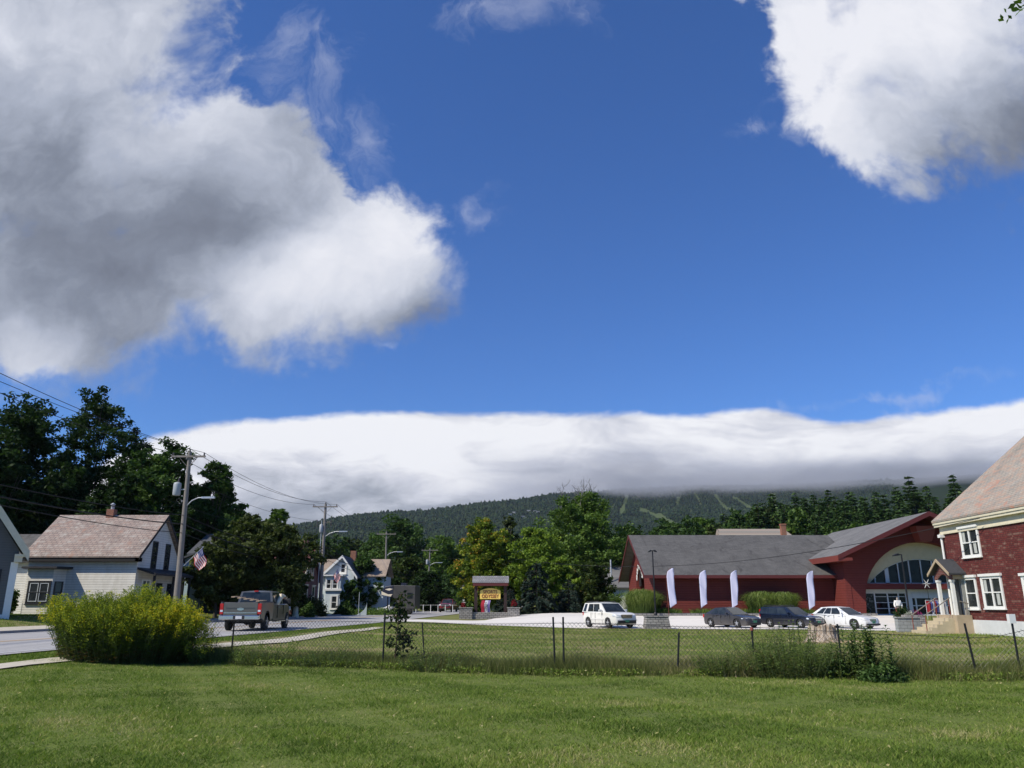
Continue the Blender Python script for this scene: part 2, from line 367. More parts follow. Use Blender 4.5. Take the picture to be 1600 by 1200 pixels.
def sheet(name, rows, mat, off=.03, sub=1, nacross=6):
    """rows: list of (xl, yl, xr, yr) draped on the ground"""
    vs = []; fs = []
    R = []
    for (a, b2) in zip(rows, rows[1:]):
        for k in range(sub): t = k/sub; R.append([lerp(a[i], b2[i], t) for i in range(4)])
    R.append(rows[-1]); n = nacross+1
    for r in R:
        for k in range(n):
            t = k/nacross; x = lerp(r[0], r[2], t); y = lerp(r[1], r[3], t); vs.append((x, y, gz(x, y)+off))
    for j in range(len(R)-1):
        for k in range(nacross): fs.append((j*n+k, j*n+k+1, (j+1)*n+k+1, (j+1)*n+k))
    mm = MB(); mm.add(vs, fs, 0, True); return tag(mm.build(name, mat), kind='structure')
# road, markings, sidewalk, gravel lot
m_road, gg, b = newmat('worn_asphalt'); oc = objc(gg)
n = gg.noise(oc, 18, 6, .7); n2 = gg.noise(gg.vm('MULTIPLY', oc, (1.6, .07, 1)), 1.0, 5, .6); n3 = gg.noise(oc, .9, 6, .65, 1.2)
c = gg.mix(gg.mr(n2, .35, .7), (.42, .405, .385), (.33, .32, .305)); c = gg.mix(gg.mr(n, .3, .8, 0, .35), c, (.16, .16, .165))
crk = gg.m('ABSOLUTE', gg.m('SUBTRACT', n3, .5)); c = gg.mix(gg.mr(crk, .0, .008, .5, 0), c, (.08, .08, .08))
gg.put(b.inputs['Base Color'], c); b.inputs['Roughness'].default_value = .9
ry = [float(v) for v in list(range(6, 130, 2))+list(range(130, 331, 8))]
sheet('road', [(road_far(y), y, road_near(y), y) for y in ry], m_road, .045, 1, 10)
m_yel = M_('faded_yellow_line', (.62, .40, .17), .8, .5, 9)
m_wht = M_('road_line_white', (.62, .62, .60), .8, .5, 9)
rc = lambda y: (road_near(y)+road_far(y))/2
for s in (-.14, .14): sheet('centre_line', [(rc(y)+s-.055, y, rc(y)+s+.055, y) for y in ry], m_yel, .055, 1, 1)
sheet('edge_line', [(road_near(y)-.55, y, road_near(y)-.43, y) for y in ry[:28]], m_wht, .055, 1, 1)
sheet('edge_line', [(road_far(y)+.5, y, road_far(y)+.62, y) for y in ry], m_wht, .055, 1, 1)
m_conc = M_('old_concrete', (.52, .47, .38), .9, .5, 5, bump=.4)
m_gravel, gg, b = newmat('pale_gravel'); oc = objc(gg)
c = gg.mix(gg.noise(oc, 30, 4, .7), (.84, .79, .71), (.62, .58, .52)); c = gg.mix(gg.mr(gg.noise(gg.vm('MULTIPLY', oc, (.12, 1.1, 1)), 1.0, 5, .6, .6), .45, .7, 0, .45), c, (.50, .47, .42)); c = gg.mix(gg.mr(gg.noise(oc, .8, 5, .6), .6, .72, 0, .4), c, (.48, .44, .38))
gg.put(b.inputs['Base Color'], c); b.inputs['Roughness'].default_value = .95; bn = gg.new('ShaderNodeBump'); bn.inputs['Strength'].default_value = .7; bn.inputs['Distance'].default_value = .03; gg.put(bn.inputs['Height'], gg.noise(oc, 25, 5, .7)); gg.put(b.inputs['Normal'], bn.outputs[0])
m_gravedge = M_('sandy_gravel_edge', (.40, .33, .24), .95, .6, 6, bump=.7, bscale=30)
m_kerb = M_('kerb_granite', (.27, .26, .25), .85, .4, 9, bump=.4)
sw = [float(v) for v in range(6, 50, 2)]
sheet('sidewalk', [(road_near(y)+1.7+.02*y-.55*(y > 40)*(y-40)*.1, y, road_near(y)+2.75+.02*y-.08*max(0, y-38), y) for y in sw], m_conc, .04, 1, 2)
sheet('far_sidewalk', [(road_far(y)-2.9, y, road_far(y)-1.5, y) for y in ry if y < 130], m_conc, .04, 1, 2)
km = MB()
for a, c2 in zip(ry, ry[1:]):
    if a > 128: break
    for y0, y1, dx in ((a, c2, -.02),):
        x0, x1 = road_far(y0)+dx, road_far(y1)+dx
        z0, z1 = gz(x0, y0)+.04, gz(x1, y1)+.04
        km.add([(x0-.16, y0, z0-.1), (x0, y0, z0-.1), (x0, y0, z0+.12), (x0-.16, y0, z0+.12), (x1-.16, y1, z1-.1), (x1, y1, z1-.1), (x1, y1, z1+.12), (x1-.16, y1, z1+.12)],
               [(1, 5, 6, 2), (2, 6, 7, 3), (3, 7, 4, 0)])
tag(km.build('kerb', m_kerb), kind='structure')
# gravel parking lot: front edge / back edge in x
fe = [(-9.6, 61.5), (-6, 62.5), (-2, 61), (4, 58.5), (10, 57.2), (16, 56.2), (22, 54), (28, 50.5), (32, 49)]
def lot_front(x): return interp(fe, x)
def lot_back(x): return interp([(-9.6, 69), (-5.2, 70.2), (-4.8, 71), (-2.3, 71.5), (-1, 82), (6, 92), (9, 88), (10, 70.6), (12.5, 70.4), (40, 70.4)], x)
lx = [float(v) for v in np.arange(-9.6, 33.1, .8)]
sheet('gravel_lot', [(x, lot_back(x), x, lot_front(x)) for x in lx], m_gravel, .035, 1, 16)
sheet('gravel_edge', [(x, lot_front(x), x, lot_front(x)-.55-.25*sin(x*1.7)) for x in lx], m_gravedge, .03, 1, 2)
# ================================================================== MOUNTAINS
MT = [(-900, 760), (0, 790), (300, 806), (380, 812), (430, 822), (470, 817), (500, 810), (560, 800), (620, 795), (665, 793), (700, 788), (760, 780), (810, 776), (860, 768), (900, 766), (950, 764), (1000, 762), (1100, 760), (1250, 764), (1400, 764), (1700, 764), (2500, 764)]
def mR(px): return lerp(2500, 3300, sst((px-780)/260))
def mz(x, y):
    D = hypot(x, y); px = 800+1250*x/max(y, 1); py = interp(MT, px)
    R = mR(px); zr = math.tan(math.atan((600-py)/F)+TH)*R-12
    t = (D-650)/(R-650)
    if t < 0: return -3+t*20
    nz = 14*sin(x*.004+1)*sin(y*.0055)+7*sin(x*.013+y*.004)+4*sin(x*.027-y*.017)
    if t <= 1: return zr*(t**1.25)+nz*min(1, 4*t*(1-t))*.9
    return zr*(1-.2*min(1, (t-1)*2))
TRAILS = [([(979, 776), (972, 799)], 4), ([(1000, 795), (1012, 799), (1027, 806)], 3.5), ([(1030, 806), (1046, 817), (1064, 829), (1070, 836)], 6.5), ([(1060, 778), (1057, 790)], 3.5), ([(1118, 774), (1128, 788), (1138, 795), (1154, 800)], 3.2),
          ([(1146, 776), (1168, 790), (1188, 801)], 3.0), ([(1208, 776), (1210, 790), (1218, 803)], 6), ([(1085, 770), (1096, 788)], 2.2)]
def trail(px, py):
    best = 0
    for pl, w in TRAILS:
        for (ax, ay), (bx, by) in zip(pl, pl[1:]):
            dx, dy = bx-ax, by-ay; t = max(0, min(1, ((px-ax)*dx+(py-ay)*dy)/(dx*dx+dy*dy)))
            d = hypot(px-ax-t*dx, py-ay-t*dy)
            if d < w: return 1
    return 0
mrng = random.Random(5)
mv = []; mf = []; tr = []
PX = list(np.arange(-700, 2300, 4.0)); TT = [-.02]+list(np.linspace(0, 1, 54))+[1.1, 1.4, 1.9]
for t in TT:
    for px in PX:
        R = mR(px); D = 650+t*(R-650); a = atan2((px-800)/1250, 1); x = D*sin(a); y = D*cos(a); z = mz(x, y)
        mv.append((x, y, z)); q = proj((x, y, z)); tr.append(trail(*q))
n = len(PX)
for j in range(len(TT)-1):
    for i in range(n-1): mf.append((j*n+i, j*n+i+1, (j+1)*n+i+1, (j+1)*n+i))
m_mt, gg, b = newmat('mountain_side'); oc = objc(gg)
at = gg.new('ShaderNodeAttribute', attribute_name='trail')
c = gg.mix(gg.noise(oc, .02, 6, .6), (.010, .019, .009), (.022, .036, .014))
c = gg.mix(gg.mr(at.outputs['Fac'], .3, .7), c, (.075, .10, .045)); gg.put(b.inputs['Base Color'], c); b.inputs['Roughness'].default_value = 1; b.inputs['Specular IOR Level'].default_value = 0
mm = MB(); mm.add(mv, mf, 0, True); mo = mm.build('mountain', m_mt); tag(mo, kind='structure')
a = mo.data.attributes.new('trail', 'FLOAT', 'POINT'); a.data.foreach_set('value', tr)
# forest covering the slopes: one low blob per tree crown
ico = bmesh.new(); bmesh.ops.create_icosphere(ico, subdivisions=1, radius=1); iv = np.array([v.co[:] for v in ico.verts]); it = np.array([[v.index for v in f.verts] for f in ico.faces]); ico.free()
rng = np.random.default_rng(4); pts = []
def mesh_forest(name, pts, mat):
    P = np.array([p[:3] for p in pts]); S = np.array([p[3] for p in pts]); H = np.array([p[4] for p in pts]); N = len(P)
    jit = rng.uniform(.72, 1.25, (N, 12, 1)); an = rng.uniform(0, 6.28, N); ca, sa = np.cos(an), np.sin(an)
    b0 = iv[None]*jit; bx = b0[:, :, 0]*ca[:, None]-b0[:, :, 1]*sa[:, None]; by = b0[:, :, 0]*sa[:, None]+b0[:, :, 1]*ca[:, None]
    vv = np.stack([bx*S[:, None]+P[:, 0:1], by*S[:, None]+P[:, 1:2], b0[:, :, 2]*H[:, None]+P[:, 2:3]+H[:, None]*.5], 2)
    tri = vv[:, it, :].reshape(-1, 3); vals = np.repeat(rng.uniform(0, 1, N)**1.3, 20)+rng.uniform(-.12, .12, N*20)
    return npmesh(name, tri, 3, mat, vals)
k = 0
while len(pts) < 46000 and k < 400000:
    k += 1
    px = rng.uniform(330, 1420); R = mR(px); t = rng.uniform(0.0, 1.0)**.8; D = 650+t*(R-650)+rng.uniform(-8, 8); a = atan2((px-800)/1250, 1); x = D*sin(a); y = D*cos(a); z = mz(x, y)
    q = proj((x, y, z+3))
    if q[1] > 880 or trail(*q): continue
    s = rng.uniform(3.6, 7.2)*(1 if D > 1200 else .8); con = rng.random() < .25
    pts.append((x, y, z, s*(.6 if con else 1), s*(1.2 if con else .62)))
m_mf = leafmat('mountain_forest_leaves', [(0, (.008, .020, .009)), (.5, (.014, .032, .011)), (.85, (.024, .045, .014)), (1, (.038, .058, .020))], .1)  # leaf colours darkened to carry the cloud shadow on the slopes
fo = mesh_forest('mountain_forest', pts, m_mf); tag(fo, 'dark green forest covering the far mountain slopes under the cloud', 'forest', kind='stuff')
# condominiums on the slope
m_cw = M_('condo_wall', (.30, .30, .28), .8); m_cr = M_('condo_roof', (.16, .17, .18), .8)
def onmt(px, py):
    r = ray(px, py); d = 700
    while d < 3400:
        p = Vector((0, 0, EYE))+r*d
        if p.z < mz(p.x, p.y): return p
        d += 5
    return None
ONES = 'first second third fourth fifth sixth seventh eighth ninth tenth eleventh twelfth thirteenth'.split()
crng = random.Random(2); first = None; cnum = 0
for px, py in sorted([(797, 806), (803, 804), (809, 803.5), (815, 805), (820, 802), (826, 801), (831, 803), (836, 801), (841, 803), (816.5, 810.5), (822, 811), (829.5, 808), (806, 808)]):
    p = onmt(px, py)
    if p is None: continue
    if first is None:
        c0 = empty('condominium', (p.x, p.y, p.z), 'tiny pale condominium block high on the forested mountain slope', 'condominium', 'condominiums on the mountain slope')
        mb = MB(); mb.box(-8, 8, -5, 5, -6, 11); mb.build('wall', m_cw, c0, world=False)
        mb = MB(); mb.prism([(-9, -6, 11), (-9, 6, 11), (-9, 0, 15)], (18, 0, 0)); mb.build('roof', m_cr, c0, world=False); first = c0
    else:
        c0 = copy_tree(first); c0.location = p
    cnum += 1; c0['label'] = ONES[cnum-1]+' tiny pale condominium from the left on the forested mountain slope'
    c0.rotation_euler = (0, 0, crng.uniform(-.5, .5)); s = crng.uniform(.35, .6); c0.scale = (s, s, s*crng.uniform(.7, 1))
# cloud that sits on the mountain crest
def cloudbox(name, x0, x1, y0, y1, zb, zf, zt, dmax, albedo, rate):
    mb = MB(); mb.box(x0, x1, y0, y1, zb, zt); m = bpy.data.materials.new(name+'_vapour'); m.use_nodes = True; g2 = G(m.node_tree); m.node_tree.nodes.remove(m.node_tree.nodes['Principled BSDF'])
    pv = g2.new('ShaderNodeVolumePrincipled'); oc = objc(g2); z = g2.sep(oc)[2]
    nz = g2.noise(g2.vm('MULTIPLY', oc, (.7, .7, 1.6)), .0055, 6, .62)
    zz = g2.m('ADD', z, g2.m('MULTIPLY', g2.m('SUBTRACT', nz, .5), 230))
    ox = g2.sep(oc)[0]
    d = g2.m('MULTIPLY', g2.m('MULTIPLY', g2.mr(zz, zf, zf+90, 0, 1, smooth=True), g2.mr(zz, zf+60, zf+140, 1, 0, smooth=True)), g2.m('MULTIPLY', g2.mr(ox, x0, x0+600, 0, 1, smooth=True), dmax))
    g2.put(pv.inputs['Density'], d); g2.put(pv.inputs['Color'], albedo)
    g2.l.new(pv.outputs[0], m.node_tree.nodes['Material Output'].inputs['Volume'])
    try: m.cycles.volume_step_rate = rate
    except Exception: pass
    o = mb.build(name, m); return o
tag(cloudbox('cloud', -250, 2900, 2350, 3700, 260, 345, 600, .0050, (.86, .87, .90), .35), 'grey cloud base resting on the far mountain crest', 'cloud', kind='stuff')
# ================================================================== VEGETATION BUILDERS
def basis(nrm):
    """unit normals (N,3) -> two tangents"""
    a = np.where(np.abs(nrm[:, 2:3]) < .9, np.array([[0, 0, 1.]]), np.array([[1., 0, 0]]))
    t = np.cross(nrm, a); t /= np.linalg.norm(t, axis=1, keepdims=True)+1e-9
    return t, np.cross(nrm, t)
def leaf_quads(rng, P, size, up=.5, asp=.55, along=None):
    N = len(P); nrm = rng.normal(size=(N, 3)); nrm[:, 2] = np.abs(nrm[:, 2])+up; nrm /= np.linalg.norm(nrm, axis=1, keepdims=True)
    t, b = basis(nrm); an = rng.uniform(0, 2*pi, N)[:, None]; l = t*np.cos(an)+b*np.sin(an)
    if along is not None: l = along+l*.35; l /= np.linalg.norm(l, axis=1, keepdims=True)
    w = np.cross(nrm, l); w /= np.linalg.norm(w, axis=1, keepdims=True)+1e-9
    s = (size*rng.uniform(.6, 1.35, N))[:, None]
    return np.stack([P-l*s*.5, P+w*s*asp*.5, P+l*s*.5+nrm*s*(-.12), P-w*s*asp*.5], 1)
LM = {}
def LF(key, stops, tr=.3):
    if key not in LM: LM[key] = leafmat('leaves_'+key, stops, tr)
    return LM[key]
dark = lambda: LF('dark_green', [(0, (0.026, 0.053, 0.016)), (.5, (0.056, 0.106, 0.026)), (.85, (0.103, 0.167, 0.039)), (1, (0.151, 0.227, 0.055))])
shady = lambda: LF('shaded_green', [(0, (0.013, 0.028, 0.010)), (.5, (0.028, 0.055, 0.016)), (.85, (0.052, 0.091, 0.026)), (1, (0.084, 0.131, 0.038))])  # low albedo: the shade over these crowns is put into the leaf colour
olive = lambda: LF('olive', [(0, (0.031, 0.046, 0.016)), (.5, (0.066, 0.087, 0.025)), (.85, (0.110, 0.132, 0.038)), (1, (0.157, 0.172, 0.054))])
green = lambda: LF('green', [(0, (0.049, 0.086, 0.018)), (.5, (0.093, 0.159, 0.031)), (.85, (0.159, 0.237, 0.046)), (1, (0.230, 0.302, 0.064))])
maple = lambda: LF('turning_maple', [(0, (0.067, 0.106, 0.016)), (.40, (0.146, 0.213, 0.025)), (.64, (0.258, 0.280, 0.031)), (.78, (0.403, 0.302, 0.039)), (.92, (0.515, 0.246, 0.039)), (1, (0.504, 0.157, 0.039))])
lime = lambda: LF('yellow_green', [(0, (0.063, 0.106, 0.018)), (.5, (0.150, 0.232, 0.030)), (.85, (0.263, 0.338, 0.040)), (1, (0.364, 0.389, 0.063))])
rust = lambda: LF('rusty_green', [(0, (0.029, 0.049, 0.014)), (.5, (0.065, 0.098, 0.023)), (.78, (0.068, 0.094, 0.023)), (.9, (0.156, 0.111, 0.033)), (1, (0.247, 0.130, 0.039))])
pineM = lambda: LF('pine_needles', [(0, (0.023, 0.048, 0.016)), (.5, (0.052, 0.098, 0.030)), (.85, (0.090, 0.144, 0.041)), (1, (0.132, 0.190, 0.057))], .15)
spruceM = lambda: LF('blue_spruce_needles', [(0, (.012, .024, .018)), (.5, (.026, .044, .032)), (.85, (.055, .080, .060)), (1, (.09, .12, .10))], .12)
m_bark = M_('bark', (.085, .068, .052), .95, .6, 5, bump=.8)
m_barkg = M_('grey_bark', (.16, .15, .14), .95, .5, 5, bump=.8)
def broadleaf(name, label, x, y, H, R, mat, seed, n=14000, leaf=.34, lobes=9, base=.18, sparse=0.0, top=.75, bare=0, group=None, trunk=None, hueshift=0.0, parts=True, cat='tree', zoff=0.0, lean=0):
    rng = np.random.default_rng(seed); z0 = gz(x, y)-.1+zoff
    root = empty(name, (x, y, z0), label, cat, group)
    hb = H*base; C = []; RR = []; LV = []
    major = []
    for i in range(lobes+3):
        t = (i+.5)/(lobes+3); a = i*2.4+rng.uniform(-.5, .5)
        prof = (sin(pi*(t*.80+.13)))**.6
        rl = R*rng.uniform(.40, .58)*(1-.30*t)
        rad = max(0, R*prof*rng.uniform(.85, 1.12)-rl*.85)
        major.append((rad*cos(a), rad*sin(a), min(H-rl*.95, hb+rl*.5+(H-hb-rl)*(t*.95)), rl))
    for f in (.25, .5, .72): major.append((0, 0, hb+(H-hb)*f, R*.60*(1-.25*f)))
    major.append((R*rng.uniform(-.15, .15), 0, H-R*.36, R*.36))
    for (mx, my, mz_, rl) in major:
        kk = int(12+rl*5)
        for j in range(kk):
            d = rng.normal(size=3); d /= np.linalg.norm(d); rr = rl*rng.uniform(.45, .92)
            C.append((mx+d[0]*rr, my+d[1]*rr, max(hb*.8, mz_+d[2]*rr*.9))); RR.append(rl*rng.uniform(.20, .36)); LV.append(rng.uniform(.12, .72))
    C = np.array(C); RR = np.array(RR); LV = np.array(LV)
    if sparse:
        keep = rng.random(len(C)) > sparse; C, RR, LV = C[keep], RR[keep], LV[keep]
    w = RR**2; idx = rng.choice(len(C), size=n, p=w/w.sum())
    d = rng.normal(size=(n, 3)); d /= np.linalg.norm(d, axis=1, keepdims=True); rr = RR[idx]*rng.uniform(.25, 1.12, n)
    P = C[idx]+d*rr[:, None]*np.array([1, 1, .72])
    zmax = P[:, 2].max(); P[:, 2] *= H/zmax; P[:, 0] += lean*P[:, 2]/H
    val = np.clip(LV[idx]+rng.normal(0, .13, n)+hueshift, 0, 1)
    q = leaf_quads(rng, P, leaf)
    npmesh('crown', q, 4, mat, val, root)
    mb = MB(); tr = trunk or max(.12, H*.018); top_ = H*.8
    axis = [Vector((lean*t+.25*sin(t*5+seed), .25*sin(t*4+seed*2), H*.8*t)) for t in (0, .15, .35, .55, .8, 1)]; axis[0] = Vector((0, 0, -.3))
    mb.tube(axis, [tr*1.5, tr, tr*.85, tr*.62, tr*.35, tr*.12], 8)
    sel = rng.choice(len(C), size=min(len(C), 26 if parts else 10), replace=False)
    for s_ in sel:
        c = Vector(C[s_]); c.z *= H/zmax; tt = max(.12, min(.85, (c.z/H)*.72-.02)); a = Vector((lean*tt, 0, H*.8*tt)); mid = a.lerp(c, .5)+Vector((0, 0, -.06*H*.3)); mb.tube([a, mid, c], [tr*.42*(1.1-tt), tr*.25*(1.1-tt), .02], 5)
    for k_ in range(bare):
        a0 = rng.uniform(0, 6.28); bx = R*.35*cos(a0)*(1 if k_ % 2 else .6)
        b0 = Vector((bx, R*.2*sin(a0), H*.78)); b1 = b0+Vector((rng.uniform(-.6, .6), 0, H*.16)); b2 = b1+Vector((rng.uniform(-.5, .5), 0, H*.11))
        mb.tube([b0, b1, b2], [.11, .07, .015], 5)
        for q_ in range(9):
            s0 = b0.lerp(b2, rng.uniform(.25, .95)); e = s0+Vector((rng.uniform(-1.3, 1.3), rng.uniform(-.6, .6), rng.uniform(.5, 1.7))); m_ = s0.lerp(e, .5)+Vector((0, 0, -.12)); mb.tube([s0, m_, e], [.045, .03, .01], 4)
            for w_ in range(2):
                s1 = s0.lerp(e, rng.uniform(.4, .9)); e1 = s1+Vector((rng.uniform(-.5, .5), 0, rng.uniform(.2, .7))); mb.tube([s1, e1], [.02, .008], 3)
    mb.build('trunk', m_bark if not bare else m_barkg, root, world=False)
    return root
def conifer(name, label, x, y, H, R, mat, seed, n=7000, leaf=.5, base=.12, group=None, layered=False, zoff=0, whorls=None, droop=.15):
    rng = np.random.default_rng(seed); root = empty(name, (x, y, gz(x, y)-.1+zoff), label, 'tree', group)
    K = whorls or int(10+H*.9); P = []; A = []; val = []; mb = MB()
    mb.tube([(0, 0, -.3), (0, 0, H*.5), (0, 0, H*.99)], [H*.016+.06, H*.010+.03, .02], 7)
    br = []
    for i in range(K):
        t = base+(1-base)*(i+rng.uniform(-.3, .3))/K; nb_ = rng.integers(4, 7)
        L0 = R*(1-t)**(.75 if not layered else .55)*(rng.uniform(.55, 1.15) if layered else rng.uniform(.8, 1.1))+.15
        a0 = rng.uniform(0, 6.28)
        for j in range(nb_):
            a = a0+j*2*pi/nb_+rng.uniform(-.3, .3); L = L0*rng.uniform(.7, 1.12); up = (.18 if layered else -.02)-droop*(1-t)
            d = np.array([cos(a), sin(a), up]); br.append((t*H, d, L)); mb.tube([(0, 0, t*H), tuple(d*L*.95+np.array([0, 0, t*H]))], [.02+L*.012, .01], 3)
    Ls = np.array([b_[2] for b_ in br]); idx = rng.choice(len(br), size=n, p=Ls**1.4/(Ls**1.4).sum())
    Z = np.array([b_[0] for b_ in br])[idx]; D = np.array([b_[1] for b_ in br])[idx]; L = Ls[idx]; s = np.sqrt(rng.uniform(.02, 1, n))
    side = np.stack([-D[:, 1], D[:, 0], np.zeros(n)], 1)*(rng.uniform(-1, 1, n)*L*.30*(1.15-s))[:, None]
    P = D*(L*s)[:, None]+side; P[:, 2] += Z+rng.normal(0, .05+.02*L)-(s**2)*L*droop*.6+s*0; P[:, 2] += rng.normal(0, .08, n)
    al = D*.8+side/(np.linalg.norm(side, axis=1, keepdims=True)+.01)*.5; al[:, 2] -= .12; al /= np.linalg.norm(al, axis=1, keepdims=True)
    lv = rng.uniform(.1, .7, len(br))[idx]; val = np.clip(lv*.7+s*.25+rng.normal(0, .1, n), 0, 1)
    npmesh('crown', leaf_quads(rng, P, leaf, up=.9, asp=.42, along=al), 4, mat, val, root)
    mb.build('trunk', m_bark, root, world=False); return root
def HT(px, py, Y, zoff=0):
    """ground x and height of a tree whose top shows at px,py when it stands Y metres away"""
    p = atY(px, py, Y); return p.x, p.z-gz(p.x, Y)-zoff+.1
def tree_at(px, py, Y, wpx, mat, seed, name, label, **kw):
    x, H = HT(px, py, Y); R = wpx/1250*Y/2*1.2; kw['n'] = int(kw.get('n', 14000)*1.35)
    return broadleaf(name, label, x, Y, H, R, mat, seed, **kw)
def blades(name, rng, P, h, w, mat, val, lean=.35, kind='stuff', label=None, cat='grass', parent=None, tag_=True):
    N = len(P); an = rng.uniform(0, 2*pi, N); wd = np.stack([np.cos(an), np.sin(an), np.zeros(N)], 1)*(w*.5)[:, None]
    la = rng.uniform(0, 2*pi, N); ln = (h*lean*rng.uniform(.2, 1.6, N))
    tip = P+np.stack([np.cos(la)*ln, np.sin(la)*ln, h], 1)
    o = npmesh(name, np.stack([P-wd, P+wd, tip], 1), 3, mat, val, parent)
    if tag_: tag(o, label, cat, kind=kind)
    return o
# ------------------------------------------------------------------ fence line
FP = [(-13.2, 24.6), (-8.2, 23.2), (-3.6, 21.8), (1.2, 20.6), (6.0, 19.4), (10.7, 18.3), (16, 17.0), (24, 15.2)]
def fy(x): return interp(FP, x)
# ================================================================== BUILDINGS
m_glass = glassmat('window_glass'); m_glassl = glassmat('pale_curtained_glass', (.10, .12, .12)); m_glassd = glassmat('black_glass', (.005, .006, .007), .08, .22)
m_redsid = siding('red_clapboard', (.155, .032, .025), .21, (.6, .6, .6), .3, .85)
m_redtrim = M_('red_trim', (.10, .020, .018), .6, .3, 3)
m_redtrimb = M_('bright_red_trim', (.17, .036, .026), .6, .3, 3)
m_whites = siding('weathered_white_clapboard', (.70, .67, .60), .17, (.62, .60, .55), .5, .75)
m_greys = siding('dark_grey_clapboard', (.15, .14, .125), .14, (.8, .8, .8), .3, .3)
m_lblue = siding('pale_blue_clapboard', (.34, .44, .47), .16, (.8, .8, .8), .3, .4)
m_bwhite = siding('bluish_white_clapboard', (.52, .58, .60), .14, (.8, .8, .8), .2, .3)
m_teal = tiles('teal_shingle_wall', (.070, .095, .105), (.11, .145, .155), (.04, .05, .055), .22, .2, 'xy', .02, blotch=(.17, .2, .2), bl=(.6, .68))
m_brick = tiles('peeling_painted_brick', (.155, .030, .025), (.105, .022, .019), (.07, .022, .019), .30, .105, 'xy', .016, blotch=(.28, .19, .14), bl=(.52, .70), bump=.5)
m_brick2 = tiles('dark_red_brick', (.17, .035, .028), (.12, .028, .024), (.2, .17, .15), .24, .09, 'xy', .012)
m_chim = tiles('chimney_brick', (.34, .10, .045), (.26, .075, .035), (.25, .2, .16), .24, .09, 'xy', .012)
m_slate = tiles('mottled_slate_roof', (.39, .34, .27), (.30, .28, .24), (.15, .14, .13), .32, .16, 'y', .012, zs=1.3, blotch=(.43, .28, .20), bl=(.48, .60), bump=.5, rare=(.43, .21, .14))
m_slatex = tiles('reddish_slate_roof', (.36, .275, .225), (.29, .225, .19), (.15, .12, .11), .36, .19, 'x', .02, zs=1.3, blotch=(.40, .36, .31), bl=(.50, .62), bump=.5, rare=(.32, .20, .15))
m_asph = tiles('grey_asphalt_shingles', (.120, .114, .106), (.095, .091, .085), (.06, .06, .058), .5, .14, 'x', .008, zs=1.4, bump=.3, rare=(.062, .058, .054), blotch=(.14, .135, .125), bl=(.5, .7))
m_asphy = tiles('light_grey_asphalt_shingles', (.185, .178, .168), (.15, .145, .138), (.10, .10, .097), .5, .14, 'y', .008, zs=1.4, bump=.3)
m_tanroof = tiles('tan_roof', (.36, .28, .21), (.31, .24, .185), (.2, .16, .13), .3, .2, 'x', .01, zs=1.2)
m_cream = M_('cream_trim', (.66, .60, .44), .7, .3, 4)
m_stucco = M_('cream_stucco', (.50, .45, .30), .9, .35, 2.5, bump=.3)
m_white = M_('white_painted_wood', (.78, .77, .72), .55, .18, 6)
m_blackw = M_('black_window_frame', (.02, .02, .022), .5, .3, 5)
m_alu = M_('grey_aluminium', (.50, .53, .55), .5, .2, 5)
m_stone = tiles('stone_block', (.33, .31, .28), (.25, .24, .225), (.10, .095, .09), .38, .16, 'xy', .02, blotch=(.40, .36, .30), bl=(.55, .7), bump=1.0)
m_conw = M_('whitewashed_foundation', (.62, .62, .60), .85, .3, 3, bump=.3)
m_tanc = M_('tan_concrete', (.42, .33, .22), .9, .6, 1.6, bump=.4)
m_wood = M_('grey_wood', (.22, .19, .16), .9, .6, 5, bump=.6)
m_blk = M_('black_metal', (.012, .012, .013), .45, .3, 6)
m_rust = M_('rusty_red_metal', (.22, .06, .04), .7, .5, 8)
def frame(o, r, n): return (Vector(o), Vector(r), Vector(n))
def window(root, fr, a0, a1, b0, b1, mf, mg, trim=.12, mull=(1,), rail=True, sill=True, cap=0, proud=.05):
    """frame part with its pane; mull = fractions of vertical bars"""
    mb = MB(); t = trim
    mb.fbox(fr, a0-t, a0, b0-t, b1+t, 0, proud); mb.fbox(fr, a1, a1+t, b0-t, b1+t, 0, proud)
    mb.fbox(fr, a0, a1, b1, b1+t, 0, proud); mb.fbox(fr, a0, a1, b0-t, b0, 0, proud)
    for f in mull:
        if 0 < f < 1: a = lerp(a0, a1, f); mb.fbox(fr, a-t*.45, a+t*.45, b0, b1, 0.0, proud-.004)
    if rail: mb.fbox(fr, a0, a1, (b0+b1)/2-.03, (b0+b1)/2+.03, 0.0, proud-.012)
    for e in ((a0, a0+.045), (a1-.045, a1)): mb.fbox(fr, *e, b0, b1, 0, proud-.018)
    if sill: mb.fbox(fr, a0-t*1.3, a1+t*1.3, b0-t-.06, b0-t-.002, 0, proud+.05)
    if cap: mb.fbox(fr, a0-t*1.5, a1+t*1.5, b1+t+.002, b1+t+cap, 0, proud+.07)
    w = mb.build('window', mf, root)
    g2 = MB(); g2.fbox(fr, a0+.001, a1-.001, b0+.001, b1-.001, -.02, .012); g2.build('pane', mg, w); return w
def wxX(px0, px1, py0, py1, X):
    """pixel box -> (y0,y1,z0,z1) on the plane x=X"""
    pym = (py0+py1)/2; p0 = atX(px0, pym, X); p1 = atX(px1, pym, X); pm = (px0+px1)/2
    return p1.y, p0.y, atX(pm, py1, X).z, atX(pm, py0, X).z
def wxY(px0, px1, py0, py1, Y):
    pym = (py0+py1)/2; pm = (px0+px1)/2; return atY(px0, pym, Y).x, atY(px1, pym, Y).x, atY(pm, py1, Y).z, atY(pm, py0, Y).z
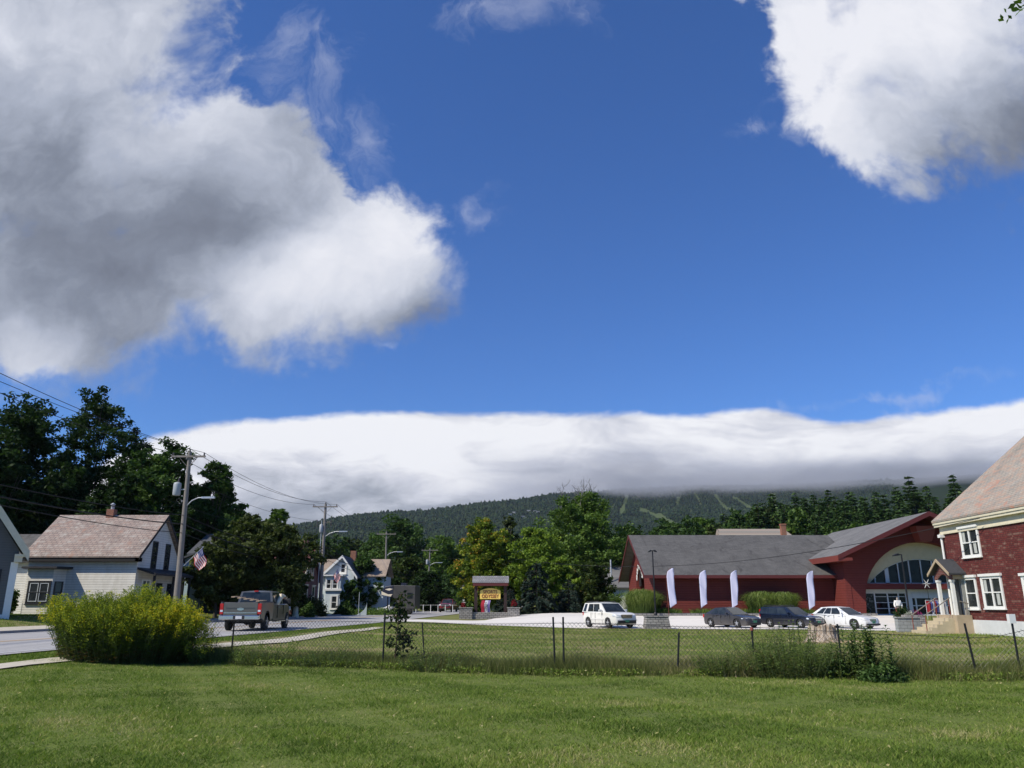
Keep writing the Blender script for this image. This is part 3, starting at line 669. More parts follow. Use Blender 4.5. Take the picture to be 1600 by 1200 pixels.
def gable_roof_x(mb, x0, x1, y0, y1, ze, zr, th=.14, mi=0):
    """two roof slabs, ridge along x, eaves at y0 and y1"""
    ym = (y0+y1)/2
    mb.prism([(x0, y0, ze), (x0, ym, zr), (x0, ym, zr+th), (x0, y0, ze+th)], (x1-x0, 0, 0), mi)
    mb.prism([(x0, ym, zr), (x0, y1, ze), (x0, y1, ze+th), (x0, ym, zr+th)], (x1-x0, 0, 0), mi)
def gable_roof_y(mb, x0, x1, y0, y1, ze, zr, th=.14, mi=0, xm=None, ze2=None):
    xm = (x0+x1)/2 if xm is None else xm
    mb.prism([(x0, y0, ze), (xm, y0, zr), (xm, y0, zr+th), (x0, y0, ze+th)], (0, y1-y0, 0), mi)
    mb.prism([(xm, y0, zr), (x1, y0, ze), (x1, y0, ze+th), (xm, y0, zr+th)], (0, y1-y0, 0), mi)
# ---------------------------------------------------------------- red sports shop: long wing + entrance gable
SH = empty('shop_building', (22, 72, gz(22, 72)), 'large red clapboard shop with long grey roof and tall arched entrance gable', 'shop building')
zb = .45; WX0, WX1, WY0, WY1 = 12.8, 29.1, 72.0, 87.0; ZE = 3.92; ZR = 8.15
mb = MB()
s_ = (ZR-ZE)/8.5
mb.add([(WX0+.0, WY0, zb), (WX1+4, WY0, zb), (WX1+4, WY0, ZE+.4), (WX0, WY0, ZE+.4)], [(0, 1, 2, 3)])
mb.add([(WX1+4, WY1, zb), (WX0, WY1, zb), (WX0, WY1, ZE+.4), (WX1+4, WY1, ZE+.4)], [(0, 1, 2, 3)])
# west gable wall with an arched recess
def arch_pts(cy, zc, ry_, rz, z0, n=14):
    return [(cy-ry_, z0)]+[(cy-ry_*cos(pi*k/n), zc+rz*sin(pi*k/n)) for k in range(n+1)]+[(cy+ry_, z0)]
YM = (WY0+WY1)/2
def gable_with_arch(mb, X, ya, yb, ym, z0, ze, zr, hole, flip=False):
    h = hole; top = max(range(len(h)), key=lambda i: h[i][1])
    L = [(X, y, z) for y, z in [(ya, z0), (ya, ze), (ym, zr)]+[(h[top][0], h[top][1])]+[h[i] for i in range(top-1, -1, -1)]]
    R = [(X, y, z) for y, z in [(yb, z0)]+[h[i] for i in range(len(h)-1, top-1, -1)]+[(ym, zr), (yb, ze)]]
    for P in (L, R): mb.add(P, [tuple(range(len(P)))])
hole = arch_pts(YM-.1, 3.3, 2.5, 2.3, zb)
gable_with_arch(mb, WX0, WY0, WY1, YM, zb, ZE+.38, ZR-.02, hole)
for (a, b2) in zip(hole, hole[1:]): mb.add([(WX0, a[0], a[1]), (WX0, b2[0], b2[1]), (WX0+1.2, b2[0], b2[1]), (WX0+1.2, a[0], a[1])], [(0, 1, 2, 3)])
EY = 69.3; EX0, EX1, EXM = 29.1, 43.4, 36.2; EZE = 5.45; EZR = 9.15; RX0, RX1 = 27.9, 44.5
sl = (EZR-EZE)/(EXM-RX0); zwall = lambda x: EZE+(x-RX0)*sl if x < EXM else EZR-(x-EXM)*sl
# entrance front wall with big arch
AR = 5.5; AZ = 1.75
hp = [(EXM-AR-.12, zb)]+[(EXM-AR*cos(pi*k/28), AZ+AR*.93*sin(pi*k/28)) for k in range(29)]+[(EXM+AR+.12, zb)]; top = 15
L = [(EX0, EY, zb), (EX0, EY, zwall(EX0))]+[(EXM, EY, EZR-.02)]+[(hp[i][0], EY, hp[i][1]) for i in range(top, -1, -1)]
R = [(EX1, EY, zb)]+[(hp[i][0], EY, hp[i][1]) for i in range(len(hp)-1, top-1, -1)]+[(EXM, EY, EZR-.02), (EX1, EY, zwall(EX1))]
for P in (L, R): mb.add(P, [tuple(range(len(P)))])
for a, b2 in zip(hp, hp[1:]): mb.add([(a[0], EY, a[1]), (a[0], EY+1.3, a[1]), (b2[0], EY+1.3, b2[1]), (b2[0], EY, b2[1])], [(0, 1, 2, 3)])
mb.add([(EX0, 88, zb), (EX0, EY, zb), (EX0, EY, zwall(EX0)), (EX0, 88, zwall(EX0))], [(0, 1, 2, 3)])
mb.add([(EX1, EY, zb), (EX1, 88, zb), (EX1, 88, zwall(EX1)), (EX1, EY, zwall(EX1))], [(0, 1, 2, 3)])
mb.add([(EX1, 88, zb), (EX0, 88, zb), (EX0, 88, zwall(EX0)), (EXM, 88, EZR-.02), (EX1, 88, zwall(EX1))], [(0, 1, 2, 3, 4)])
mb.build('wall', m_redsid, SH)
mb = MB(); gable_roof_x(mb, WX0-.95, WX1+3, WY0-.95, WY1+.95, ZE, ZR, .16)
rf = mb.build('roof', m_asph, SH)
mb = MB(); gable_roof_y(mb, RX0, RX1, EY-2.0, 88.2, EZE, EZR, .16); mb.build('roof', m_asphy, SH)
mb = MB()
mb.box(WX0-.95, WX1, WY0-.99, WY0-.952, ZE-.12, ZE+.15)                     # wing fascia
for sgn in (0, 1):
    y0, y1 = (WY0-.97, YM) if sgn == 0 else (WY1+.97, YM)
    mb.prism([(WX0-1.0, y0, ZE-.16), (WX0-1.0, y1, ZR-.12), (WX0-1.0, y1, ZR+.17), (WX0-1.0, y0, ZE+.17)], (.046, 0, 0))
for x0, x1 in ((RX0-.02, EXM), (RX1+.02, EXM)):
    mb.prism([(x0, EY-2.06, EZE-.22), (x1, EY-2.06, EZR-.22), (x1, EY-2.06, EZR+.18), (x0, EY-2.06, EZE+.18)], (0, .055, 0))
    mb.prism([(x0, EY-2.0, EZE-.04), (x1, EY-2.0, EZR-.04), (x1, EY-2.0, EZR-.004), (x0, EY-2.0, EZE-.004)], (0, 2.0, 0))
mb.build('fascia', m_redtrim, SH)
mb = MB(); mb.box(RX0-.05, RX0-.004, EY-2.0, 75.5, EZE-.34, EZE+.14); mb.box(RX0, EX0, EY-2.0, 74, EZE-.3, EZE-.05); mb.build('eave_box', m_redtrimb, SH)
mb = MB(); mb.prism([(EXM-.9, EY-1.2, EZR-1.0), (EXM+.9, EY-1.2, EZR-1.0), (EXM+.5, EY-.9, EZR-2.3), (EXM-.5, EY-.9, EZR-2.3)], (0, 1.1, 0)); mb.build('bracket', m_redtrimb, SH)
mb = MB(); mb.box(EX0-.06, EX0-.01, EY-.02, EY+.25, zb, EZE); mb.box(EX0-.03, EX0+.42, EY-.045, EY-.004, zb, zwall(EX0)-.3); mb.build('corner_board', m_redsid, SH)
# cream infill with the arched window
mb = MB(); CY = EY+.9
IW = 4.75; IZ = 3.32; IR = 2.15; Rr = (IW*IW+IR*IR)/(2*IR); zc = IZ+IR-Rr; th0 = math.asin(IW/Rr)
inner = [(EXM+.1+Rr*sin(lerp(-th0, th0, k/24)), zc+Rr*cos(lerp(-th0, th0, k/24))) for k in range(25)]
outer = [(EXM-AR*1.02*cos(pi*k/24), AZ+AR*.95*sin(pi*k/24)) for k in range(25)]
k0 = 4
outr = [(lerp(EXM-5.35, EXM+5.35, 0), IZ)]+outer[k0+0:25-k0]+[(EXM+5.35, IZ)]
nO = len(outr)
inr = [inner[round(i*24/(nO-1))] for i in range(nO)]
for i in range(nO-1): mb.add([(outr[i][0], CY, outr[i][1]), (outr[i+1][0], CY, outr[i+1][1]), (inr[i+1][0], CY, inr[i+1][1]), (inr[i][0], CY, inr[i][1])], [(3, 2, 1, 0)])
for i in range(24): a, b2 = inner[i], inner[i+1]; mb.add([(a[0], CY, a[1]), (b2[0], CY, b2[1]), (b2[0], CY+.35, b2[1]), (a[0], CY+.35, a[1])], [(0, 1, 2, 3)])
mb.build('arch_infill', m_stucco, SH)
mb = MB(); mb.box(EXM-5.6, EXM+5.6, EY+.3, EY+.9, IZ-.50, IZ-.01); mb.build('beam', m_redsid, SH)
mb = MB()
for x in [EXM-5.35+1.35, EXM-2.9, EXM-1.85, EXM-.85, EXM+.2, EXM+1.2, EXM+2.4, EXM+3.6]:
    w = .17 if abs(x-(EXM-2.9)) < .01 else .045
    zt = zc+sqrt(max(0, Rr*Rr-(x-EXM-.1)**2)); mb.box(x-w, x+w, CY+.14, CY+.24, IZ, zt)
for i in range(24):
    a, b2 = inner[i], inner[i+1]; mb.prism([(a[0], CY+.14, a[1]-.09), (b2[0], CY+.14, b2[1]-.09), (b2[0], CY+.14, b2[1]-.004), (a[0], CY+.14, a[1]-.004)], (0, .09, 0))
mb.box(EXM-4.6, EXM+4.8, CY+.14, CY+.26, IZ-.005, IZ+.06)
aw = mb.build('window', m_alu, SH)
mb = MB(); mb.add([(x, CY+.26, z) for x, z in inner]+[], [tuple(range(24, -1, -1))]); mb.build('pane', m_glassd, aw)
# shop front under the beam
zt = IZ-.5; FYY = EY+1.1
mb = MB(); X0 = EXM-5.25
bars = [(X0+1.0, .05), (X0+2.15, .05), (X0+3.1, .05), (X0+4.0, .28), (X0+4.6, .06), (X0+6.0, .06), (X0+7.2, .09), (X0+8.5, .06), (X0+9.6, .05), (X0+10.4, .06)]
for x, w in bars: mb.box(x-w, x+w, FYY-.08, FYY, zb+.1, zt)
mb.box(X0, X0+10.5, FYY-.1, FYY, zt-.35, zt); mb.box(X0, X0+10.5, FYY-.1, FYY, zb, zb+.28)
mb.box(X0+4.3, X0+10.5, FYY-.12, FYY-.004, zt-.75, zt-.35)
for z in (zb+.75, zb+1.25, zb+1.75): mb.box(X0+1.0, X0+3.7, FYY-.07, FYY, z-.02, z+.02)
mb.box(X0+4.3, X0+10.5, FYY-.07, FYY, zb+.95, zb+1.03)
sf = mb.build('shop_front', m_alu, SH); mb = MB(); mb.box(X0-.2, X0+10.7, FYY, FYY+.06, zb, zt); mb.build('pane', m_glassd, sf)
rng_ = random.Random(7); mb = MB()
for k in range(60):
    a = rng_.uniform(0, 6.28); x = X0+.15+rng_.uniform(0, .9); z = zb+.35+rng_.uniform(0, 1.9); r_ = rng_.uniform(.05, .13)
    mb.add([(x, FYY-.012, z-r_), (x+r_*.6*cos(a), FYY-.012, z), (x, FYY-.012, z+r_), (x-r_*.6, FYY-.012, z+r_*.2*sin(a))], [(0, 1, 2, 3)])
mb.build('window_decal', M_('grey_decal', (.10, .11, .11), .8), SH)
mb = MB(); mb.box(X0+.0, X0+3.9, EY-1.6, FYY, zb-.6, zb+.06); mb.box(X0+3.9, X0+10.5, EY-1.0, FYY, zb-.6, zb+.05); mb.build('entrance_slab', M_('shop_kerb', (.25, .235, .215), .9, .4, 5), SH)
# items visible inside the doors
for (dx, dz, w, h, c_) in [(6.35, 1.45, .35, .4, (.55, .2, .22)), (7.6, 1.35, .5, .55, (.5, .45, .3)), (8.8, 1.0, .6, .8, (.4, .03, .05)), (9.7, .9, .5, .7, (.12, .14, .35))]:
    mb = MB(); mb.box(X0+dx-w/2, X0+dx+w/2, FYY-.014, FYY-.006, zb+dz-h/2, zb+dz+h/2); mb.build('poster', M_('poster_colour', c_, .6, .6, 6), SH)
# west recess: dark doorway, cross beam, arched letters
mb = MB(); mb.box(WX0+1.2, WX0+1.3, YM-2.7, YM+2.6, zb, 6.0); mb.build('arch_window', m_glassd, SH)
mb = MB(); mb.box(WX0+.35, WX0+.75, YM-2.58, YM+2.38, 2.2, 2.75); mb.build('beam', m_redtrimb, SH)
def letters(text, mat, size, parent, M, name='lettering', extrude=.02, bold=0.0):
    cu = bpy.data.curves.new('txt', 'FONT'); cu.body = text; cu.size = size; cu.align_x = 'CENTER'; cu.align_y = 'CENTER'; cu.extrude = extrude; cu.offset = bold
    to = bpy.data.objects.new('txt', cu); COL.objects.link(to); dg = bpy.context.evaluated_depsgraph_get()
    me = bpy.data.meshes.new_from_object(to.evaluated_get(dg)); bpy.data.objects.remove(to); me.name = name
    me.transform(M); me.materials.clear(); me.materials.append(mat); o = link(name, me, parent); return o
m_let = M_('white_lettering', (.8, .8, .76), .5, .1)
mb = MB(); off = rootloc(SH)
for i, ch in enumerate('ODYSSEY'):
    a = pi*(.16+.68*i/6); cy = YM-.1+(1.95)*cos(a); cz = 3.2+1.95*sin(a)
    # facing -x : local x of text runs toward -y
    Mx = Matrix.Translation(Vector((WX0-.03, cy, cz))-off) @ Matrix.Rotation(-pi/2, 4, 'Z') @ Matrix.Rotation(pi/2, 4, 'X') @ Matrix.Rotation((a-pi/2), 4, 'Z')
    letters(ch, m_let, .75, SH, Mx, bold=.02)
mb = MB()
for k in range(16):
    a0, a1 = pi*k/16, pi*(k+1)/16; P = lambda a, r_: (WX0+.3, YM-.1+r_*cos(a), 3.3+r_*.93*sin(a))
    mb.prism([P(a0, 1.45), P(a1, 1.45), P(a1, 2.5), P(a0, 2.5)], (.08, 0, 0))
mb.build('arch_panel', M_('dark_panel', (.03, .02, .02), .7), SH)
# garden bed wall in front of the wing
mb = MB(); mb.box(8.9, 31.5, 69.15, 69.55, .15, gz(15, 70)+.22); tag(mb.build('low_garden_wall', m_stone), 'low stone edging wall along the planted bed before the red shop wing', 'garden wall')
# ---------------------------------------------------------------- peeling red brick house, right edge
XB = 26.0
BH = empty('brick_house', (XB, 44, gz(XB, 44)), 'peeling red painted brick house with mottled slate roof at the right edge', 'house')
yN, yF = 22.0, 47.3; zE = 6.22; zg = gz(XB, 45)-.3; zf = .75
mb = MB(); mb.box(XB, XB+13, yN, yF, zf, zE+.2)
mb.prism([(XB, yF, zE+.2), (XB+13, yF, zE+.2), (XB+6.5, yF, zE+5.3)], (0, -.3, 0)); mb.prism([(XB, yN+.3, zE+.2), (XB+13, yN+.3, zE+.2), (XB+6.5, yN+.3, zE+5.3)], (0, -.3, 0))
mb.build('wall', m_brick, BH)
mb = MB(); mb.box(XB-.08, XB+13.08, yN-.08, yF+.08, zg-.4, zf); mb.build('foundation', m_conw, BH)
mb = MB(); ro = .36
ridge_x = XB+6.5; zrr = zE+5.62
sB = (zrr-zE-.12)/(6.5+ro)
for a, xx in ((-1, XB-ro), (1, XB+13+ro)):
    mb.prism([(xx, yN-.5, zE+.12), (ridge_x, yN-.5, zrr), (ridge_x, yN-.5, zrr+.12), (xx, yN-.5, zE+.24)], (0, yF-yN+.75, 0))
rB = mb.build('roof', m_slate, BH)
mb = MB(); mb.box(ridge_x-.15, ridge_x+.15, yN-.5, yF+.25, zrr+.1, zrr+.2); mb.build('ridge_cap', m_blk, BH)
mb = MB(); mb.box(XB-.33, XB-.002, yN, yF+.22, zE-.02, zE+.115); mb.box(XB-.28, XB-.002, yN, yF+.2, zE-.16, zE-.024); mb.box(XB-.05, XB-.002, yN, yF+.05, zE-.60, zE-.164); mb.box(XB-.09, XB-.052, yN, yF+.09, zE-.60, zE-.52); mb.build('cornice', m_cream, BH)
mb = MB(); mb.tube([(XB-.14, yF-.2, zE-.65), (XB-.14, yF-.2, zf+.1)], .07, 8); mb.box(XB-.28, XB, yF-.34, yF-.05, zE-.78, zE-.6); mb.build('downspout', m_white, BH)
frB = frame((XB, 0, 0), (0, -1, 0), (-1, 0, 0))
m_curt = M_('pale_curtain', (.45, .46, .42), .9)
for (p0, p1, q0, q1, mu, cap) in [(1502, 1529, 828, 867, (.5,), .12), (1509, 1526, 906, 948, (), .14), (1536, 1566, 904, 947, (.5,), .14), (1600.5, 1640, 903, 946, (.5,), .14), (1583, 1625, 815, 862, (.5,), .12)]:
    y0, y1, z0, z1 = wxX(p0, p1, q0, q1, XB-.05)
    if p0 == 1583: continue
    w_ = window(BH, frB, -y1+.06, -y0-.06, z0, z1, m_white, m_glass, .13, mu, True, True, cap, .07)
    for t0, t1, s0, s1 in ((.06, .2, .45, .97), (.62, .78, .05, .5)) if mu else ():
        mb = MB(); mb.fbox(frB, lerp(-y1, -y0, t0)+.05, lerp(-y1, -y0, t1)+.05, lerp(z0, z1, s0), lerp(z0, z1, s1), .013, .017)
        mb.build('curtain', m_curt, w_)
mb = MB(); yb2 = atX(1597, 965, XB).y
# porch on the west wall
PH = empty('porch', (24.6, 46.6, gz(24.6, 46)), 'weathered little entry porch with slate gable roof and white posts on concrete steps', 'porch')
py0, py1 = 45.55, 47.2; px0, px1 = 25.2, XB; pz = 3.25; zr_ = 4.05; zfl = 1.0
mb = MB(); ym = (py0+py1)/2
mb.prism([(px0-.25, py0-.3, pz-.03), (px0-.25, ym, zr_), (px0-.25, ym, zr_+.09), (px0-.25, py0-.3, pz+.07)], (px1-px0+.2, 0, 0)); mb.prism([(px0-.25, py1+.3, pz-.03), (px0-.25, ym, zr_), (px0-.25, ym, zr_+.09), (px0-.25, py1+.3, pz+.07)], (px1-px0+.2, 0, 0))
mb.build('roof', M_('black_slate', (.05, .052, .056), .8, .7, 4, bump=.8), PH)
mb = MB(); pts = [(py0-.1, pz-.02), (py0-.1, pz-.3)]+[(lerp(py0+.15, py1-.15, k/8), pz-.3+.32*sin(pi*k/8)) for k in range(9)]+[(py1+.1, pz-.3), (py1+.1, pz-.02), (ym, zr_-.08)]
mb.prism([(px0, y, z) for y, z in pts], (.06, 0, 0)); mb.build('gable_panel', m_brick2, PH)
mb = MB(); mb.prism([(px0-.3, py0-.34, pz-.1), (px0-.3, ym, zr_-.07), (px0-.3, ym, zr_+.1), (px0-.3, py0-.34, pz+.07)], (.05, 0, 0)); mb.prism([(px0-.3, py1+.34, pz-.1), (px0-.3, ym, zr_-.07), (px0-.3, ym, zr_+.1), (px0-.3, py1+.34, pz+.07)], (.05, 0, 0))
mb.box(px0+.07, px1, py0-.06, py0+.0, pz-.28, pz-.05); mb.build('trim', m_tanc, PH)
for yy_ in (py0+.1, py1-.1):
    mb = MB(); mb.box(px0, px0+.17, yy_-.085, yy_+.085, zfl, pz-.25); mb.box(px0-.03, px0+.2, yy_-.115, yy_+.115, pz-.42, pz-.3); mb.build('post', m_white, PH)
mb = MB(); mb.box(px0+.55, px1-.02, py0-.02, py0+.03, zfl, pz-.05); mb.box(px1-.1, px1-.01, py0+.1, py1-.1, zfl, pz-.05); mb.build('side_wall', M_('weathered_door_grey', (.28, .28, .25), .8, .6, 3), PH)
mb = MB(); mb.box(px1-.14, px1-.101, py0+.5, py1-.55, zfl, zfl+2.0); mb.build('door', M_('dark_door', (.035, .04, .04), .5), PH)
mb = MB(); mb.box(px0-.15, px1-.085, py0-.3, py1+.2, gz(25, 46)-.3, zfl)
mb.build('landing', m_tanc, PH)
mb = MB()
for k in range(5):
    xx = px0-.15-.34*(k+1); mb.box(xx, px0-.15-.34*k, py0+.0, py1, gz(24, 46)-.3, zfl-.17*(k+1))
mb.build('steps', M_('sandy_concrete_steps', (.50, .42, .28), .9, .5, 3, bump=.4), PH)
for yy_ in (py0+.05, py1-.1):
    mb = MB(); gx = px0-1.85; mb.tube([(px0-.2, yy_, zfl+.95), (gx, yy_, gz(gx, 46)+.95)], .03, 6); mb.build('handrail', m_wood, PH)
    mb = MB(); mb.tube([(gx+.1, yy_, gz(gx, 46)), (gx+.1, yy_, gz(gx, 46)+.98)], .025, 6); mb.build('rail_post', m_rust, PH); mb = MB(); mb.tube([(px0-.3, yy_, zfl), (px0-.3, yy_, zfl+.9)], .025, 6); mb.build('rail_post', m_rust, PH)
mb = MB(); mb.tube([(px0+.2, py0-.22, zfl+.75), (px1-.15, py0-.22, zfl+.62)], .03, 6); mb.tube([(px1-.3, py0-.22, zfl), (px1-.22, py0-.22, zfl+.85)], .03, 6); mb.build('side_rail', m_wood, PH)
mb = MB(); mb.box(23.15, 24.5, 48.3, 48.7, gz(24, 48)-.1, .78); mb.box(23.1, 24.55, 48.25, 48.75, .78, .85); tag(mb.build('block_wall', tiles('grey_block', (.36, .37, .36), (.30, .31, .305), (.2, .2, .2), .4, .19, 'xy', .012, bump=.6)), 'short light grey concrete block wall at the foot of the porch steps', 'wall')
# ---------------------------------------------------------------- white clapboard house, left
zw = .45; HX0, HX1, HY0, HY1 = -34.3, -26.6, 56.0, 63.0; HE = 4.8; HR = 8.05
WH = empty('clapboard_house', (-30, 58, gz(-30, 58)), 'weathered white clapboard house with reddish slate roof and bay window behind the goldenrod', 'house')
mb = MB(); mb.box(HX0, HX1, HY0, HY1, zw+.35, HE); ym = (HY0+HY1)/2
for X in (HX1, HX0+.2): mb.prism([(X, HY0, HE), (X, HY1, HE), (X, ym, HR-.1)], (-.2, 0, 0))
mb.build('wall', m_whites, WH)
mb = MB(); mb.box(HX0+.04, HX1-.04, HY0+.04, HY1-.04, -.3, zw+.35); mb.build('foundation', m_brick2, WH)
mb = MB(); gable_roof_x(mb, HX0-.35, HX1+.3, HY0-.45, HY1+.45, HE-.05, HR, .10); mb.build('roof', m_slatex, WH)
mb = MB(); mb.box(HX0-.3, HX1+.28, HY0-.40, HY0-.002, HE-.32, HE-.06); mb.box(HX1+.002, HX1+.28, HY0-.4, HY0+.1, HE-.32, HE-.06)
for y0, y1 in ((HY0-.45, ym), (HY1+.45, ym)): mb.prism([(HX1+.3, y0, HE-.20), (HX1+.3, y1, HR-.13), (HX1+.3, y1, HR+.09), (HX1+.3, y0, HE+.06)], (.03, 0, 0))
mb.build('eave_trim', M_('charred_dark_trim', (.02, .018, .018), .8), WH)
mb = MB(); mb.box(-31.0, -30.45, ym-.28, ym+.28, HR-.2, HR+.52); ch = mb.build('chimney', m_chim, WH); mb = MB(); mb.lathe([(.13, 0), (.13, .35), (.2, .38), (.04, .5)], 8, (-30.7, ym, HR+.52)); mb.build('flue', m_alu, ch)
# bay window
bx = [(-34.1, 56.0), (-33.75, 55.2), (-31.95, 55.2), (-31.5, 56.0)]
mb = MB(); mb.prism([(x, y, zw+.35) for x, y in bx], (0, 0, 3.15)); mb.build('bay', m_whites, WH)
mb = MB(); mb.prism([(x, y, zw-.3) for x, y in bx], (0, 0, .649)); mb.build('bay_foundation', m_brick2, WH)
mb = MB(); mb.prism([(bx[0][0]-.35, 56, 3.97), (bx[1][0]-.3, 54.85, 3.97), (bx[2][0]+.35, 54.85, 3.97), (bx[3][0]+.4, 56, 3.97)], (0, 0, .14)); mb.build('bay_roof', M_('black_tar_roof', (.03, .028, .03), .7), WH)
fr = frame((0, 55.2, 0), (1, 0, 0), (0, -1, 0)); window(WH, fr, -33.5, -32.1, 1.7, 3.05, m_blackw, m_glass, .1, (.5,), True, True, 0, .05)
for c_ in (-33.15, -32.45):
    mb = MB(); w = .3; z0, z1 = 1.75, 3.0
    for q in ((c_-w, c_-w+.05, z0, z1), (c_+w-.05, c_+w, z0, z1), (c_-w+.05, c_+w-.05, z1-.05, z1), (c_-w+.05, c_+w-.05, z0, z0+.05), (c_-w+.05, c_+w-.05, 2.36, 2.41)): mb.fbox(fr, q[0], q[1], q[2], q[3], .014, .035)
    mb.build('window_sash', m_alu, WH)
d_ = Vector((bx[3][0]-bx[2][0], bx[3][1]-bx[2][1], 0)); ln = d_.length; d_.normalize(); nn_ = Vector((d_.y, -d_.x, 0))
window(WH, frame((bx[2][0], bx[2][1], 0), d_, nn_), .22, ln-.2, 1.7, 3.05, m_blackw, m_glass, .06, (), True, True, 0, .04)
frX = frame((HX1, 0, 0), (0, 1, 0), (1, 0, 0))
for (a, b2, z0, z1) in [(58.15, 58.85, 4.15, 6.0), (60.35, 61.05, 4.15, 5.95)]: window(WH, frX, a, b2, z0, z1, m_blackw, m_glass, .09, (), True, True, 0, .04)
window(WH, frX, 57.2, 58.3, 1.2, 3.2, m_white, m_glassl, .1, (.5,), False, False, 0, .04)
for a, b2 in ((59.5, 60.3), (61.4, 62.2)): window(WH, frX, a, b2, 1.0, 3.0, m_blackw, m_glass, .1, (), True, False, 0, .04)
mb = MB(); mb.prism([(HX1, 56.1, 3.95), (HX1+1.35, 56.1, 3.55), (HX1+1.35, 56.1, 3.7), (HX1, 56.1, 4.1)], (0, 6.8, 0)); mb.build('porch_roof', M_('porch_tar', (.025, .025, .027), .7), WH)
for yy_ in (56.4, 59.6, 62.6):
    mb = MB(); mb.box(HX1+1.1, HX1+1.25, yy_-.07, yy_+.07, .3, 3.55); mb.build('porch_post', m_blackw, WH)
mb = MB(); mb.box(HX1+.002, HX1+1.4, 56.1, 62.9, .2, .95); mb.build('porch_floor', m_wood, WH)
# ---------------------------------------------------------------- dark grey house, far left edge
GH = empty('grey_house', (-28.2, 45, gz(-28.2, 45)), 'dark grey clapboard house with cream trim cut off by the left edge', 'house', rz=radians(32))
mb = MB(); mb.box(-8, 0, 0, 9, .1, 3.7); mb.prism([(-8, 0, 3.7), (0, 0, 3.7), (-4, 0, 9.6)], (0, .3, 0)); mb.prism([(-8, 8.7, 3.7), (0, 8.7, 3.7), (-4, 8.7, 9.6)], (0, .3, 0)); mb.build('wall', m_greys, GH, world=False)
mb = MB()
for x0 in (.45, -8.45): mb.prism([(x0, -.45, 3.55), (-4, -.45, 9.85), (-4, -.45, 10.0), (x0, -.45, 3.7)], (0, 9.9, 0))
mb.build('roof', m_asphy, GH, world=False)
mb = MB()
for x0 in (.5, -8.5): mb.prism([(x0, -.52, 3.15), (-4, -.52, 9.35), (-4, -.52, 9.98), (x0, -.52, 3.72)], (0, .06, 0))
mb.box(-.2, .52, -.46, -.004, 3.4, 3.54); mb.box(-.2, .2, -.4, -.005, 3.1, 3.4); mb.build('rake_board', m_cream, GH, world=False)
mb = MB(); mb.box(-.32, .03, -.04, -.003, -.3, 3.1); mb.box(.003, .04, -.03, .3, -.3, 3.3); mb.box(-8, -.321, -.06, -.003, -.1, .25); mb.build('corner_board', m_white, GH, world=False)
frG = frame(Vector(GH.location), (cos(radians(32)), sin(radians(32)), 0), (sin(radians(32)), -cos(radians(32)), 0))
def lwin(root, a0, a1, b0, b1, mf, mg):
    mb = MB(); t = .11; f = frame((0, 0, 0), (1, 0, 0), (0, -1, 0))
    for q in ((a0-t, a0, b0-t, b1+t), (a1, a1+t, b0-t, b1+t), (a0, a1, b1, b1+t), (a0, a1, b0-t, b0), (a0, a1, (b0+b1)/2-.03, (b0+b1)/2+.03)): mb.fbox(f, *q, 0, .05)
    w = mb.build('window', mf, root, world=False); m2 = MB(); m2.fbox(f, a0, a1, b0, b1, 0, .015); m2.build('pane', mg, w, world=False)
    for q in ((a0-t-.4, a0-t-.02), (a1+t+.02, a1+t+.4)):
        m3 = MB(); m3.fbox(f, *q, b0-t, b1+t, 0, .04); m3.build('shutter', m_blackw, root, world=False)
lwin(GH, -2.2, -1.2, 1.0, 2.6, m_white, m_glassl); lwin(GH, -3.1, -2.2, 5.2, 6.8, m_white, m_glass); lwin(GH, -5.5, -4.5, 1.0, 2.6, m_white, m_glass)
mb = MB(); mb.box(-39.5, -34.6, 60, 66, .4, 4.6); BK = empty('back_shed', (-37, 62, gz(-37, 62)), 'small weathered wooden shed between the grey house and the white house', 'shed'); mb.build('wall', m_whites, BK)
mb = MB(); gable_roof_x(mb, -39.8, -34.4, 59.6, 66.4, 4.6, 6.9, .1); mb.build('roof', m_asph, BK)
# ---------------------------------------------------------------- blue house
BL = empty('blue_house', (-28, 72, gz(-28, 72)), 'teal shingled house with pale blue clapboard front half hidden by trees', 'house')
x0, x1, z0, z1 = wxY(293, 342, 862, 945, 72); mb = MB(); mb.box(x0, x1, 72, 80, .2, 5.9); mb.build('wall', m_teal, BL)
xa, xb_ = atY(256, 900, 69).x, atY(296, 900, 69).x; mb = MB(); mb.box(xa, xb_, 69, 76, .2, 4.7); mb.prism([(xa, 69, 4.7), (xb_, 69, 4.7), (xb_, 69, 5.6)], (0, 7, 0)); mb.build('wall', m_lblue, BL)
mb = MB(); mb.prism([(xa-.3, 68.6, 4.6), (xb_+.6, 68.6, 5.85), (xb_+.6, 68.6, 6.0), (xa-.3, 68.6, 4.75)], (0, 8, 0)); mb.prism([(x0-.2, 71.7, 5.9), (x1+.3, 71.7, 5.9), (x1+.3, 76, 8.0), (x0-.2, 76, 8.0)], (0, 0, .12)); mb.build('roof', M_('dark_barn_roof', (.07, .075, .08), .8), BL)
frL = frame((0, 72, 0), (1, 0, 0), (0, -1, 0))
for a in (306, 326): xx = atY(a, 925, 72).x; window(BL, frL, xx-.3, xx+.3, 1.5, 2.6, m_teal, m_glass, .07, (), True, False, 0, .04)
mb = MB(); xx = atY(287, 900, 67).x; mb.box(xx-.1, xx+.1, 66.9, 67.1, .2, 3.4); mb.box(xx-.8, xx+.5, 66.8, 67.2, 3.4, 3.65); mb.build('porch_post', m_blk, BL)
